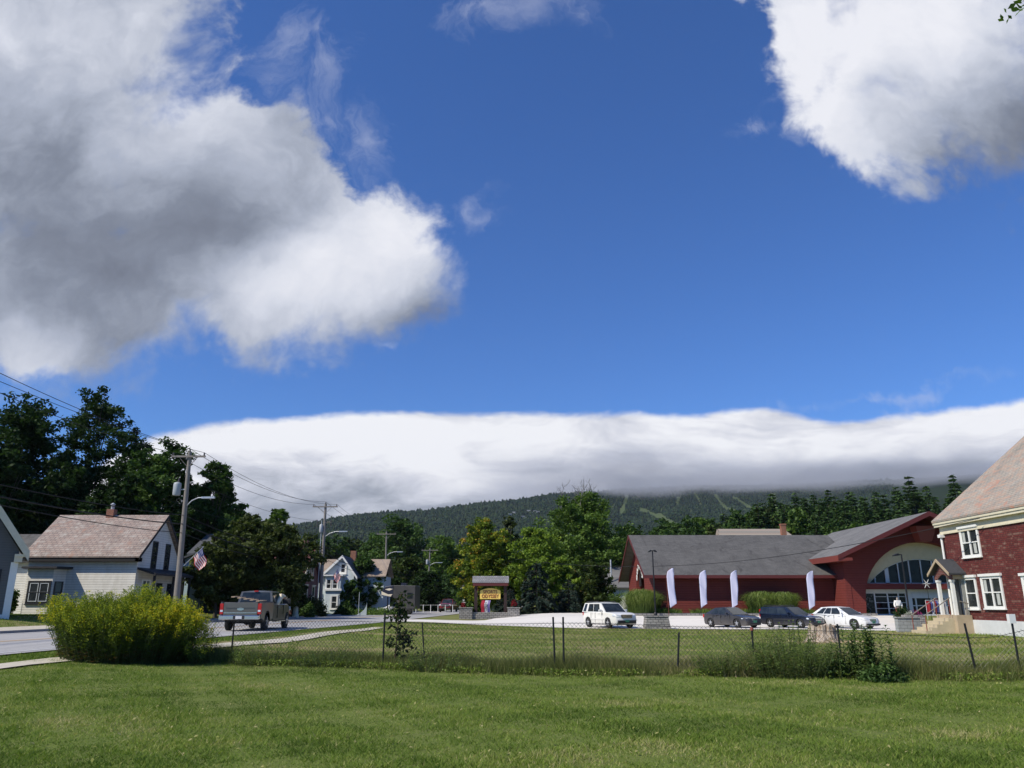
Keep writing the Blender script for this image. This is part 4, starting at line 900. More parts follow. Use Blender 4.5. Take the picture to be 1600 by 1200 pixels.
# dark barn between
BR = empty('brown_barn', (-31, 84, gz(-31, 84)), 'dark brown board barn with white posts behind the pickup', 'barn')
x0, x1, _, _ = wxY(336, 452, 900, 940, 84); mb = MB(); mb.box(x0, x1, 84, 92, .2, 3.9); mb.build('wall', M_('brown_boards', (.05, .038, .03), .9, .5, 3), BR)
mb = MB(); gable_roof_x(mb, x0-.3, x1+.3, 83.5, 92.5, 3.9, 5.8, .1); mb.build('roof', m_asph, BR)
for p in (343, 351, 366):
    mb = MB(); xx = atY(p, 920, 83.8).x; mb.box(xx-.12, xx+.12, 83.75, 83.95, .3, 3.0); mb.build('post', m_cream, BR)
mb = MB(); mb.box(x0-.3, x1+.3, 83.4, 83.5, 3.75, 3.95); mb.build('gutter', m_cream, BR)
# ---------------------------------------------------------------- brick house with steep gable
RB = empty('gabled_brick_house', (-24, 84, gz(-24, 84)), 'dark red brick house with steep gable and pale rake boards beyond the pickup', 'house')
X1 = -21.4; mb = MB(); mb.box(-29.5, X1, 80, 88, .2, 4.1); mb.prism([(X1, 80, 4.1), (X1, 88, 4.1), (X1, 84, 6.9)], (-.3, 0, 0)); mb.build('wall', m_brick2, RB)
mb = MB(); gable_roof_x(mb, -29.8, X1+.4, 79.4, 88.6, 3.8, 7.05, .12); mb.build('roof', tiles('maroon_roof', (.14, .05, .045), (.11, .04, .04), (.06, .03, .03), .3, .18, 'x', .01), RB)
mb = MB()
for y0, y1 in ((79.3, 84), (88.7, 84)): mb.prism([(X1+.42, y0, 3.45), (X1+.42, y1, 6.8), (X1+.42, y1, 7.2), (X1+.42, y0, 3.9)], (.05, 0, 0))
mb.build('rake_board', m_cream, RB)
mb = MB(); mb.box(X1-1.1, X1-.4, 83.6, 84.3, 6.6, 8.1); mb.build('chimney', m_brick2, RB)
frR = frame((X1, 0, 0), (0, 1, 0), (1, 0, 0))
for a, b2, c_, d2 in [(82.9, 83.6, 4.1, 5.4), (84.5, 85.2, 4.1, 5.4), (82.2, 83.2, 1.4, 3.3), (85.2, 86.2, 1.4, 3.3)]: window(RB, frR, a, b2, c_, d2, m_cream, m_glass, .12, (), True, True, .1, .05)
fr8 = frame((0, 80, 0), (1, 0, 0), (0, -1, 0)); xa, xb_, z0, z1 = wxY(449, 460, 924, 945, 80); window(RB, fr8, xa, xb_, z0, z1, m_white, m_glass, .12, (.5,), True, True, 0, .05)
PL = empty('porch_pillar', (atY(463, 940, 76).x, 76, gz(-20.5, 76)), 'peeling cream pillar standing before the dark brick house', 'pillar')
xx = PL.location.x; mb = MB(); mb.lathe([(.34, 0), (.34, .3), (.26, .4), (.22, 1.4), (.24, 2.1), (.32, 2.2), (.32, 2.5), (.2, 2.6), (.18, 2.9)], 10, (xx, 76, gz(xx, 76))); mb.build('shaft', m_cream, PL)
# ---------------------------------------------------------------- pale blue-white gabled house
Y0 = 100.0
PB = empty('white_gabled_house', (-22, 101, gz(-22, 101)), 'pale blue white gabled house with tan roof and two storey bay', 'house')
xa, xb_ = atY(508, 900, Y0).x, atY(553, 900, Y0).x; xm = atY(536, 870, Y0).x; zt_ = atY(537, 870, Y0).z; ze_ = atY(553, 895, Y0).z
mb = MB(); mb.box(xa, xb_, Y0, Y0+6, .1, ze_); mb.prism([(xa, Y0, ze_), (xb_, Y0, ze_), (xm, Y0, zt_)], (0, 6, 0)); xe = atY(600, 900, Y0+3).x; xw = atY(486, 900, Y0+3).x
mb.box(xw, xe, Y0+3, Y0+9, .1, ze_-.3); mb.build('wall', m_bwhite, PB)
mb = MB()
for xx in (xa-.5, xb_+.5):
    zz = ze_-.5*(zt_-ze_)/(abs(xm-(xa if xx < xm else xb_))); mb.prism([(xx, Y0-.4, zz), (xm, Y0-.4, zt_+.05), (xm, Y0-.4, zt_+.18), (xx, Y0-.4, zz+.13)], (0, 8, 0))
mb.build('gable_roof', M_('dark_grey_shingle', (.08, .085, .09), .8, .4, 3), PB)
mb = MB(); gable_roof_x(mb, xw-.3, xe+.3, Y0+2.6, Y0+9.4, ze_-.4, zt_-.1, .12); mb.build('roof', m_tanroof, PB)
mb = MB()
for xx in (xa-.5, xb_+.5):
    zz = ze_-.5*(zt_-ze_)/(abs(xm-(xa if xx < xm else xb_))); mb.prism([(xx, Y0-.46, zz-.2), (xm, Y0-.46, zt_-.15), (xm, Y0-.46, zt_+.2), (xx, Y0-.46, zz+.15)], (0, .055, 0))
mb.build('rake_board', m_white, PB)
mb = MB(); mb.box(xm-.2, xm+.5, Y0+5.5, Y0+6.2, zt_-.3, zt_+1.1); mb.build('chimney', m_chim, PB)
frP = frame((0, Y0, 0), (1, 0, 0), (0, -1, 0)); q = wxY(533, 539.5, 882, 894, Y0); window(PB, frP, *q, m_white, m_glass, .2, (), True, True, 0, .06)
q = wxY(508, 531, 900, 960, Y0-1.2)
mb = MB(); mb.box(q[0], q[1], Y0-1.2, Y0, .1, q[3]); mb.build('bay', m_bwhite, PB); mb = MB(); mb.box(q[0]-.3, q[1]+.3, Y0-1.5, Y0-.01, q[3], q[3]+.15); zz = atY(520, 923, Y0-1.2).z; mb.box(q[0]-.2, q[1]+.2, Y0-1.4, Y0-1.201, zz, zz+.25); mb.build('bay_roof', m_white, PB)
frP2 = frame((0, Y0-1.2, 0), (1, 0, 0), (0, -1, 0))
for a in ((510.5, 517, 906, 919), (520, 527, 906, 919), (518, 526, 932, 950)): q = wxY(*a, Y0-1.2); window(PB, frP2, *q, m_white, m_glass, .16, (), True, True, 0, .06)
# ---------------------------------------------------------------- far roof with brick chimney behind the shop
FR = empty('tan_roofed_house', (34, 118, gz(34, 118)), 'house with mottled pale roof and orange brick chimney behind the red shop', 'house')
xa, xb_ = atY(1129, 840, 118).x, atY(1247, 840, 118).x; zt_ = atY(1180, 827, 121).z
mb = MB(); mb.box(xa+.4, xb_-.4, 118, 124, 0, zt_-2.2); mb.build('wall', m_whites, FR)
mb = MB(); mb.prism([(xa, 117.5, zt_-3), (xa, 121, zt_), (xa, 124.5, zt_-3)], (.1, 0, 0)); mb.add([(xa-.3, 117.4, zt_-3), (xb_+1.2, 117.4, zt_-3), (xb_-1.0, 121, zt_+.05), (xa+.2, 121, zt_+.05)], [(0, 1, 2, 3)]); mb.add([(xb_+.3, 124.6, zt_-3), (xa-.3, 124.6, zt_-3), (xa+.2, 121, zt_+.05), (xb_-1.0, 121, zt_+.05)], [(0, 1, 2, 3)]); mb.build('roof', m_slate, FR)
xc = atY(1224, 830, 117).x; mb = MB(); mb.box(xc-.37, xc+.37, 116.7, 117.3, 0, atY(1222, 821, 117).z); mb.box(xc-.42, xc+.42, 116.65, 117.35, atY(1222, 821, 117).z, atY(1222, 818.5, 117).z); mb.build('chimney', m_chim, FR)
GR = empty('grey_roofed_house', (15, 104, gz(15, 104)), 'low white house with grey roof left of the red shop gable', 'house')
xa, xb_ = atY(950, 910, 104).x, atY(1010, 910, 104).x; mb = MB(); mb.box(xa, xb_, 104, 111, 0, 3.6); mb.build('wall', m_bwhite, GR); mb = MB(); gable_roof_x(mb, xa-.3, xb_+.3, 103.5, 111.5, 3.5, 6.2, .12); mb.build('roof', m_asphy, GR)
mb = MB(); mb.tube([(xa+.5, 104.5, 3.6), (xa+.5, 104.5, 7.2)], .09, 6); mb.build('vent_pipe', m_alu, GR)
# small distant buildings by the road end
CB = empty('distant_cottage', (-7, 150, gz(-7, 150)), 'small pale cottage at the far end of the street behind the red pickup', 'house')
xa, xb_ = atY(722, 930, 150).x, atY(762, 930, 150).x; mb = MB(); mb.box(xa, xb_, 150, 156, 0, 3.2); mb.build('wall', m_bwhite, CB); mb = MB(); gable_roof_x(mb, xa-.4, xb_+.4, 149, 157, 3.1, 5.3, .15); mb.build('roof', m_asphy, CB)
frC = frame((0, 150, 0), (1, 0, 0), (0, -1, 0))
for f_ in (.2, .5, .8): xx = lerp(xa, xb_, f_); window(CB, frC, xx-.5, xx+.5, 1.2, 2.3, m_white, m_glass, .15, (), True, False, 0, .06)
# ================================================================== VEHICLES
m_tyre = M_('tyre_rubber', (.018, .018, .018), .85, .3, 8); m_rim = M_('alloy_rim', (.45, .46, .48), .3, .2, 8, metal=.7)
m_under = M_('underbody_black', (.008, .008, .008), .9); m_chrome = M_('chrome', (.6, .61, .63), .15, .1, 3, metal=1.0)
m_tail = M_('tail_light_red', (.42, .012, .012), .2, .1, 3, coat=.5); m_head = M_('headlight_clear', (.62, .66, .70), .12, .3, 9, coat=.6)
m_carglass = glassmat('car_glass', (.012, .016, .018), .03); m_grille = M_('dark_grille', (.03, .03, .032), .6, .5, 20); m_plate = M_('green_plate', (.05, .22, .12), .5, .4, 30)
m_plast = M_('black_plastic', (.025, .025, .027), .6, .2, 8)
def quad_in(c, s0, s1, t0, t1):
    """c = four corners: low-rear, top-rear, top-front, low-front"""
    lr, tr_, tf, lf = [Vector(p) for p in c]
    P = lambda s, t: lr.lerp(lf, s).lerp(tr_.lerp(tf, s), t)
    return P
def panel(c, s0, s1, t0, t1, out, top0=None, top1=None):
    P = quad_in(c, 0, 0, 0, 0); a0 = s0 if top0 is None else top0; a1 = s1 if top1 is None else top1
    return [p+out for p in (P(s0, t0), P(s1, t0), P(a1, t1), P(a0, t1))]
def car(name, label, cat, x, y, heading, sp, pm, group=None):
    """heading: degrees, 0 = facing +x, negative = turning toward the camera"""
    root = empty(name, (x, y, gz(x, y)+.035), label, cat, group, rz=radians(heading))
    L, Wd = sp['L'], sp['W']; hw = Wd/2; wr = sp['wr']; ra = wr+.06; xr, xf = sp['wx']; zb_ = sp['zb']; top = sp['top']; rb, fb = top[0], top[-1]
    poly = list(top)
    poly += [(fb[0]+.0, zb_+.12), (fb[0]-.08, zb_)]
    for xw in (xf, xr):
        a0 = math.asin(max(-1, min(1, (zb_-wr)/ra)))
        for k in range(11):
            a = lerp(a0, pi-a0, k/10); poly.append((xw+ra*cos(a), wr+ra*sin(a)))
    poly += [(rb[0]+.08, zb_), (rb[0], zb_+.12)]
    def shape(px_, y_, z_):
        f = sst((abs(px_)/(L/2)-.70)/.30); yy_ = y_*(1-.15*f)*(1-.05*sst((.55-z_)/.4))*(1-.03*sst((z_-.75)/.4)); return (px_-(.10*f*(abs(y_)/hw)**2.5*(1 if px_ > 0 else -1)), yy_, z_)
    ys_ = [-hw, -hw+.035, -hw*.6, -hw*.25, hw*.25, hw*.6, hw-.035, hw]; vs = []; n = len(poly); zm = sum(p[1] for p in poly)/n
    for i, y_ in enumerate(ys_):
        e = i in (0, len(ys_)-1)
        for (a, b2) in poly:
            z_ = b2-.03*(1 if (e and b2 > zm+.1) else 0)+sp.get('crown', .03)*(1-(y_/hw)**2)*(1 if b2 > .6 and a > 0 else 0); vs.append(shape(a*(.994 if e else 1), y_, z_))
    fs = []
    for i in range(len(ys_)-1):
        for k in range(n): fs.append((i*n+k, i*n+(k+1) % n, (i+1)*n+(k+1) % n, (i+1)*n+k))
    fs += [tuple(range(n)), tuple(range(len(vs)-1, len(vs)-n-1, -1))]
    mb = MB(); mb.add(vs, fs); mb.build('body', pm, root, world=False, sharp=35)
    mb = MB(); mb.box(xr-ra-.02, xf+ra+.02, -hw+.30, hw-.30, zb_-.05, wr+ra+.02); mb.box(xr-ra-.2, xf+ra+.2, -hw+.12, hw-.12, zb_-.02, zb_+.05); mb.build('underbody', m_under, root, world=False)
    # cabin
    cb = sp['cab']; hl, ht = hw-.07, hw-sp.get('tumble', .24)
    (ax, az), (bx_, bz), (cx_, cz), (dx_, dz) = cb
    def side(s): return [(ax, s*hl, az), (bx_, s*ht, bz), (cx_, s*ht, cz), (dx_, s*hl, dz)]
    SL, SR = side(1), side(-1); mb = MB()
    mid = [(bx_*.5+cx_*.5, s*ht*.98, (bz+cz)/2+.05) for s in (1, -1)]
    v = SL+SR; mb.add(v, [(0, 3, 2, 1), (4, 5, 6, 7), (0, 1, 5, 4), (2, 3, 7, 6)])
    # rounded roof
    rp = []
    for k in range(7):
        t = k/6; zc_ = lerp(bz, cz, t)+sp.get('dome', .07)*sin(pi*min(1, max(0, .12+.80*t))); xx = lerp(bx_, cx_, t)
        for j in range(7):
            u_ = -1+2*j/6; rp.append((xx, u_*(ht+.005), lerp(bz, cz, t)+(zc_-lerp(bz, cz, t))*(1-abs(u_)**3)*(0 if k in (0, 6) else 1)+.0))
    mb.add(rp, [(i*7+j, i*7+j+1, (i+1)*7+j+1, (i+1)*7+j) for i in range(6) for j in range(6)], 0, True)
    cab = mb.build('cabin', pm, root, world=False)
    for s, C in ((1, SL), (-1, SR)):
        Cv = [Vector(p) for p in C]; nrm = (Cv[3]-Cv[0]).cross(Cv[1]-Cv[0]).normalized(); nrm = nrm if nrm.y*s > 0 else -nrm
        for (s0, s1, a0, a1) in sp['win']:
            mb = MB(); p = panel(C, s0, s1, .07, .90, nrm*.008, a0, a1); mb.prism(p, nrm*.006); mb.build('side_window', m_carglass, root, world=False)
    F_ = [SL[3], SL[2], SR[2], SR[3]]; Fv = [Vector(p) for p in F_]; nf_ = (Fv[3]-Fv[0]).cross(Fv[1]-Fv[0]).normalized(); nf_ = nf_ if nf_.x > 0 else -nf_
    mb = MB(); mb.prism(panel(F_, .04, .96, .03, .95, nf_*.01), nf_*.006); mb.build('windshield', m_carglass, root, world=False)
    R_ = [SL[0], SL[1], SR[1], SR[0]]; Rv = [Vector(p) for p in R_]; nr_ = (Rv[3]-Rv[0]).cross(Rv[1]-Rv[0]).normalized(); nr_ = nr_ if nr_.x < 0 else -nr_
    mb = MB(); mb.prism(panel(R_, .07, .93, .10, .92, nr_*.01), nr_*.006); mb.build('rear_window', m_carglass, root, world=False)
    # wheels
    for xw in (xr, xf):
        for s in (-1, 1):
            yo = s*(hw-.005); yi = s*(hw-.23); mb = MB(); w0, w1 = (yi, yo) if s > 0 else (yo, yi)
            ty = [(wr*.62, w0), (wr*.95, w0+.01), (wr, w0+.05), (wr, w1-.05), (wr*.95, w1-.01), (wr*.62, w1)]
            mb.lathe(ty, 22, (xw, 0, wr), 'y'); wo = mb.build('wheel', m_tyre, root, world=False)
            mb = MB(); r_ = wr*.66; yy_ = s*(hw+.001); mb.lathe([(r_, 0), (r_*.9, s*.012), (r_*.86, -s*.02), (.01, -s*.03)], 18, (xw, yy_, wr), 'y')
            for k in range(5):
                a = 2*pi*k/5+.3; c_, s__ = cos(a), sin(a); q = [(xw+c_*.05-s__*.05, wr+s__*.05+c_*.05), (xw+c_*r_*.93-s__*.035, wr+s__*r_*.93+c_*.035), (xw+c_*r_*.93+s__*.035, wr+s__*r_*.93-c_*.035), (xw+c_*.05+s__*.05, wr+s__*.05-c_*.05)]
                mb.prism([(p, yy_-s*.028, z_) for p, z_ in q], (0, s*.034, 0), 1)
            mb.lathe([(.07, -s*.03), (.07, s*.012), (.02, s*.016)], 10, (xw, yy_, wr), 'y', 1); mb.build('rim', [m_under, m_rim], wo, world=False)
    # lights, grille, plates, mirrors, handles
    for s in (-1, 1):
        if 'head' in sp:
            x0, z0, z1, ln, yw = sp['head']; mb = MB()
            ya, yb_ = s*hw*.865, s*(hw*.865-yw); P = [(x0+.012, yb_, z0), (x0-.055, ya, z0+.02), (x0-.055-ln, s*(hw*.955), z0+.07), (x0-.10-ln, s*(hw*.93), z1+.01), (x0-.09, s*hw*.80, z1), (x0-.03, yb_, z1-.02)]
            mb.prism(P, (-.10, -s*.03, 0)); mb.build('headlight', m_head, root, world=False)
        if 'fog' in sp: mb = MB(); mb.lathe([(.055, 0), (.05, .02)], 10, (sp['fog'][0], s*hw*.66, sp['fog'][1]), 'x'); mb.build('fog_light', m_head, root, world=False)
        if 'tail' in sp:
            x0, z0, z1, yw = sp['tail']; mb = MB(); mb.box(x0-.008, x0+.14, min(s*(hw*.84), s*(hw*.84-yw)), max(s*(hw*.84), s*(hw*.84-yw)), z0, z1); mb.build('tail_light', m_tail, root, world=False)
        mx, mz_ = sp['mirror']; ms = sp.get('ms', 1); mb = MB(); mb.box(mx-.05, mx+.06*ms, min(s*(hw-.04), s*(hw+.19*ms)), max(s*(hw-.04), s*(hw+.19*ms)), mz_, mz_+.15*ms); mb.build('mirror', sp.get('mm', pm), root, world=False, bevel=.03)
        for hx_, hz in sp.get('handle', []): mb = MB(); mb.box(hx_-.09, hx_+.09, min(s*(hw-.02), s*(hw+.025)), max(s*(hw-.02), s*(hw+.025)), hz, hz+.03); mb.build('door_handle', sp.get('hm', pm), root, world=False)
        for dx2 in sp.get('seams', []): mb = MB(); mb.box(dx2-.006, dx2+.006, min(s*(hw-.03), s*(hw+.003)), max(s*(hw-.03), s*(hw+.003)), zb_+.12, az-.04); mb.build('door_seam', m_under, root, world=False)
        if sp.get('rails'): mb = MB(); mb.tube([(bx_+.15, s*(ht-.06), bz+.06), (bx_+.3, s*(ht-.06), bz+.11), (cx_-.5, s*(ht-.06), cz+.12), (cx_-.3, s*(ht-.06), cz+.06)], .022, 6); mb.build('roof_rail', m_plast, root, world=False)
        if sp.get('strip'): mb = MB(); mb.box(xr+ra+.05, xf-ra-.05, min(s*(hw-.02), s*(hw+.018)), max(s*(hw-.02), s*(hw+.018)), sp['strip'], sp['strip']+.09); mb.build('side_strip', sp.get('stm', pm), root, world=False)
    gx_, g0, g1, gw = sp['grille']; mb = MB(); mb.prism([(gx_, -gw, g0), (gx_, gw, g0), (gx_-.02, gw*1.12, g1), (gx_-.02, -gw*1.12, g1)], (-.08, 0, 0)); gr_ = mb.build('grille', m_grille, root, world=False)
    mb = MB(); k_ = sp.get('gb', 2)
    for i in range(k_): z_ = lerp(g0, g1, (i+.5)/k_); mb.box(gx_-.01, gx_+.014, -gw*1.0, gw*1.0, z_-.014, z_+.014)
    mb.box(gx_-.02, gx_+.012, -gw*1.12, gw*1.12, g1-.005, g1+.03); mb.build('grille_bar', m_chrome, gr_, world=False)
    if 'intake' in sp: x0, z0, z1, yw = sp['intake']; mb = MB(); mb.box(x0-.1, x0+.012, -yw, yw, z0, z1); mb.build('bumper_intake', m_plast, root, world=False)
    mb = MB(); x0, z0 = sp['fplate']; mb.box(x0, x0+.02, -.155, .155, z0, z0+.155); mb.build('license_plate', m_plate, root, world=False)
    return root
SUV = dict(L=4.85, W=1.99, wx=(-1.40, 1.38), wr=.37, zb=.27, top=[(-2.42, .50), (-2.43, .95), (-2.36, 1.12), (-1.0, 1.10), (.55, 1.08), (.95, 1.10), (1.6, 1.07), (2.15, 1.0), (2.33, .90), (2.42, .62), (2.43, .45)],
           cab=[(-2.34, 1.10), (-2.13, 1.74), (.15, 1.74), (.98, 1.08)], tumble=.21, win=[(.04, .17, .06, .20), (.25, .49, .30, .56), (.51, .78, .59, .90)], head=(2.36, .78, .94, .30, .38), tail=(-2.43, .85, 1.2, .14), mirror=(.55, 1.12), ms=1.15,
           handle=[(-.75, 1.0), (.15, 1.0)], seams=[-.95, -.35, .62], rails=True, strip=.58, grille=(2.43, .72, .92, .42), gb=3, intake=(2.42, .34, .56, .75), fplate=(2.44, .43), fog=(2.40, .52), dome=.08)
SED = dict(L=4.58, W=1.80, wx=(-1.36, 1.36), wr=.32, zb=.20, top=[(-2.28, .45), (-2.29, .72), (-2.22, .93), (-1.75, .98), (-1.0, .93), (.0, .91), (.85, .90), (1.5, .84), (2.0, .74), (2.22, .64), (2.29, .50), (2.29, .35)],
           cab=[(-2.0, .95), (-1.0, 1.40), (.02, 1.42), (.98, .90)], tumble=.26, win=[(.22, .46, .12, .42), (.48, .80, .46, .90)], head=(2.20, .56, .68, .30, .30), tail=(-2.28, .68, .92, .2), mirror=(.48, .93),
           handle=[(-.75, .82), (.2, .82)], seams=[-1.05, -.25, .70], grille=(2.285, .50, .64, .30), intake=(2.28, .24, .36, .6), fplate=(2.30, .38), dome=.05)
WAG = dict(L=4.72, W=1.76, wx=(-1.30, 1.42), wr=.32, zb=.22, top=[(-2.33, .45), (-2.36, .75), (-2.33, .98), (-1.0, .95), (.0, .93), (1.0, .92), (1.7, .84), (2.12, .78), (2.30, .70), (2.36, .52), (2.36, .36)],
           cab=[(-2.31, .96), (-2.12, 1.46), (.15, 1.46), (.98, .92)], tumble=.2, win=[(.03, .26, .05, .28), (.28, .52, .30, .58), (.54, .80, .60, .90)], head=(2.28, .56, .72, .18, .30), tail=(-2.31, .75, 1.30, .10), mirror=(.48, .95),
           handle=[(-.75, .86), (.2, .86)], seams=[-1.05, -.25, .70], rails=True, strip=.55, stm=m_plast, grille=(2.355, .52, .70, .34), intake=(2.35, .25, .36, .6), fplate=(2.37, .38), dome=.06)
LUX = dict(L=4.60, W=1.80, wx=(-1.36, 1.36), wr=.34, zb=.20, top=[(-2.28, .45), (-2.30, .80), (-2.22, .98), (-1.0, .96), (.0, .93), (.80, .92), (1.4, .87), (1.95, .77), (2.2, .66), (2.30, .50), (2.30, .34)],
           cab=[(-2.16, .98), (-1.45, 1.44), (.0, 1.45), (.95, .92)], tumble=.26, win=[(.10, .30, .16, .34), (.32, .52, .37, .60), (.54, .82, .62, .91)], head=(2.22, .58, .72, .34, .32), tail=(-2.28, .75, .95, .2), mirror=(.48, .96),
           handle=[(-.75, .86), (.2, .86)], seams=[-1.05, -.25, .70], grille=(2.29, .48, .64, .28), gb=4, intake=(2.29, .24, .36, .7), fplate=(2.31, .38), dome=.07)
def carX(px, Y): return (px-800)/1250*Y
car('suv', 'white boxy suv parked alone on the gravel lot left of the stone pier', 'suv', carX(951, 59.5), 59.5, -65, SUV, paint('white_car_paint', (.74, .73, .68), .25))
car('sedan', 'dark grey sedan parked on the gravel lot, leftmost of the row of three', 'car', carX(1143, 60), 60.2, -61, SED, paint('graphite_car_paint', (.045, .047, .055), .25, .3))
car('station_wagon', 'dark blue station wagon parked between the grey sedan and the white hatchback', 'car', carX(1233, 59.5), 59.3, -58, WAG, paint('navy_car_paint', (.012, .018, .035), .22, .2))
car('wagon', 'white rounded wagon parked behind the tree stump, rightmost of the row', 'car', carX(1309, 59), 58.0, -60, LUX, paint('pearl_white_car_paint', (.78, .78, .76), .25))
# ------------------------------------------------------------------ pickups
def pickup(x, y, heading, pm, label, big=True, rearview=True):
    sp = dict(L=6.1, W=2.03, wx=(-1.85, 2.0), wr=.42, zb=.48, top=[(-.78, .62), (-.78, 1.28), (.3, 1.28), (1.32, 1.30), (1.9, 1.32), (2.75, 1.24), (2.98, 1.12), (3.05, .9), (3.05, .62)],
              cab=[(-.76, 1.28), (-.62, 1.94), (.72, 1.95), (1.42, 1.30)], tumble=.22, win=[(.06, .26, .10, .30), (.36, .80, .40, .88)], head=(2.99, .92, 1.16, .1, .32), mirror=(1.02, 1.30), ms=1.9, mm=m_plast,
              handle=[(-.25, 1.12), (.62, 1.12)], seams=[.0, 1.15], grille=(3.05, .82, 1.18, .55), gb=3, intake=(3.04, .5, .62, .8), fplate=(3.06, .58), dome=.05, hm=m_chrome)
    sp['wx'] = (2.0-3.85, 2.0)
    sp2 = dict(sp)
    root = car('pickup_truck', label, 'pickup truck', x, y, heading, sp2, pm)
    hw = 1.015
    # bed: side panels with wheel arch, floor, tailgate
    wr, ra, xr = .42, .50, -1.85
    for s in (-1, 1):
        poly = [(-3.0, .62), (-3.0, 1.38), (-.82, 1.38), (-.82, .55), (xr+ra+.05, .55)]+[(xr+ra*cos(a), wr+ra*sin(a)+.06) for a in [pi*k/10 for k in range(11)]]+[(-2.95, .62)]
        mb = MB(); mb.prism([(px_, s*hw, z_) for px_, z_ in poly], (0, -s*.10, 0)); mb.build('bed_side', pm, root, world=False, bevel=.02)
        mb = MB(); mb.box(-3.0, -.82, min(s*(hw-.14), s*(hw+.01)), max(s*(hw-.14), s*(hw+.01)), 1.38, 1.42); mb.build('bed_rail', m_plast, root, world=False)
        mb = MB(); mb.box(-3.06, -2.9, min(s*(hw-.16), s*(hw+.006)), max(s*(hw-.16), s*(hw+.006)), .82, 1.33); tl = mb.build('tail_light', m_tail, root, world=False)
        mb = MB(); mb.box(-3.066, -3.0, min(s*(hw-.15), s*(hw-.02)), max(s*(hw-.15), s*(hw-.02)), .93, 1.02); mb.build('reverse_lens', m_head, tl, world=False)
    mb = MB(); mb.box(-2.98, -.82, -hw+.1, hw-.1, .70, .80); mb.box(-.86, -.80, -hw+.1, hw-.1, .7, 1.38); mb.build('bed_floor', m_plast, root, world=False)
    mb = MB(); mb.box(-3.05, -2.97, -hw+.17, hw-.17, .76, 1.38); tg = mb.build('tailgate', pm, root, world=False, bevel=.02)
    mb = MB(); mb.box(-3.064, -3.045, -hw+.2, hw-.2, .86, .90); mb.build('tailgate_trim', m_chrome, tg, world=False)
    mb = MB(); mb.box(-3.068, -3.045, -hw+.3, hw-.3, 1.10, 1.115); mb.build('crease', m_plast, tg, world=False)
    mb = MB(); mb.add([(-3.062, .17*cos(2*pi*k/16), 1.06+.07*sin(2*pi*k/16)) for k in range(16)]+[(-3.05, .17*cos(2*pi*k/16), 1.06+.07*sin(2*pi*k/16)) for k in range(16)], [tuple(range(15, -1, -1))]+[(k, (k+1) % 16, (k+1) % 16+16, k+16) for k in range(16)]); mb.build('badge', m_chrome, tg, world=False)
    mb = MB(); mb.box(-3.22, -2.98, -hw+.02, hw-.02, .56, .76); bp = mb.build('bumper', m_chrome, root, world=False, bevel=.03)
    mb = MB(); mb.box(-3.235, -3.218, -.28, .28, .58, .745); mb.build('plate_recess', m_plast, bp, world=False); mb = MB(); mb.box(-3.245, -3.236, -.155, .155, .59, .735); mb.build('license_plate', M_('white_plate', (.6, .6, .6), .5), bp, world=False)
    mb = MB(); mb.box(-2.95, -.4, -.55, .55, .42, .66); mb.tube([(-1.85, -.85, .42), (-1.85, .85, .42)], .07, 8); mb.lathe([(.1, -.14), (.17, 0), (.1, .14)], 10, (-1.85, 0, .42), 'y'); mb.tube([(-3.1, .5, .46), (-2.2, .5, .46)], .05, 8); mb.box(-3.3, -3.0, -.06, .06, .44, .52); mb.build('rear_axle', m_under, root, world=False)
    mb = MB(); mb.box(-.72, -.64, -.11, .11, 1.93, 1.99); mb.build('brake_light', m_tail, root, world=False)
    for s in (-1, 1):
        mb = MB(); mb.box(-.5, 1.35, min(s*(hw-.1), s*(hw+.08)), max(s*(hw-.1), s*(hw+.08)), .40, .45); mb.build('side_step', m_chrome, root, world=False)
    return root
hdg = 76
tk = pickup(-13.55, 42.9, 91, paint('grey_truck_paint', (.125, .118, .102), .28, .35), 'grey lifted crew pickup with lumber in its bed driving away up the road')
lum = empty('lumber_stack', (0, 0, 0), 'pale lumber planks lying across the grey pickup bed', 'lumber'); lum.location = tk.matrix_basis @ Vector((-2.2, 0, 1.4)); lum.rotation_euler = (0, 0, radians(91+8))
lr = random.Random(3); m_lum = M_('pale_lumber', (.52, .38, .24), .8, .4, 4)
for k in range(5): mb = MB(); zz = 1.42-1.4+.05*k; a = -.75+.30*k; mb.prism([(-.9, a, zz), (1.0, a+lr.uniform(-.2, .2), zz+.03), (1.0, a+.2, zz+.03), (-.9, a+.16, zz)], (0, 0, .045)); mb.build('plank', m_lum, lum, world=False)
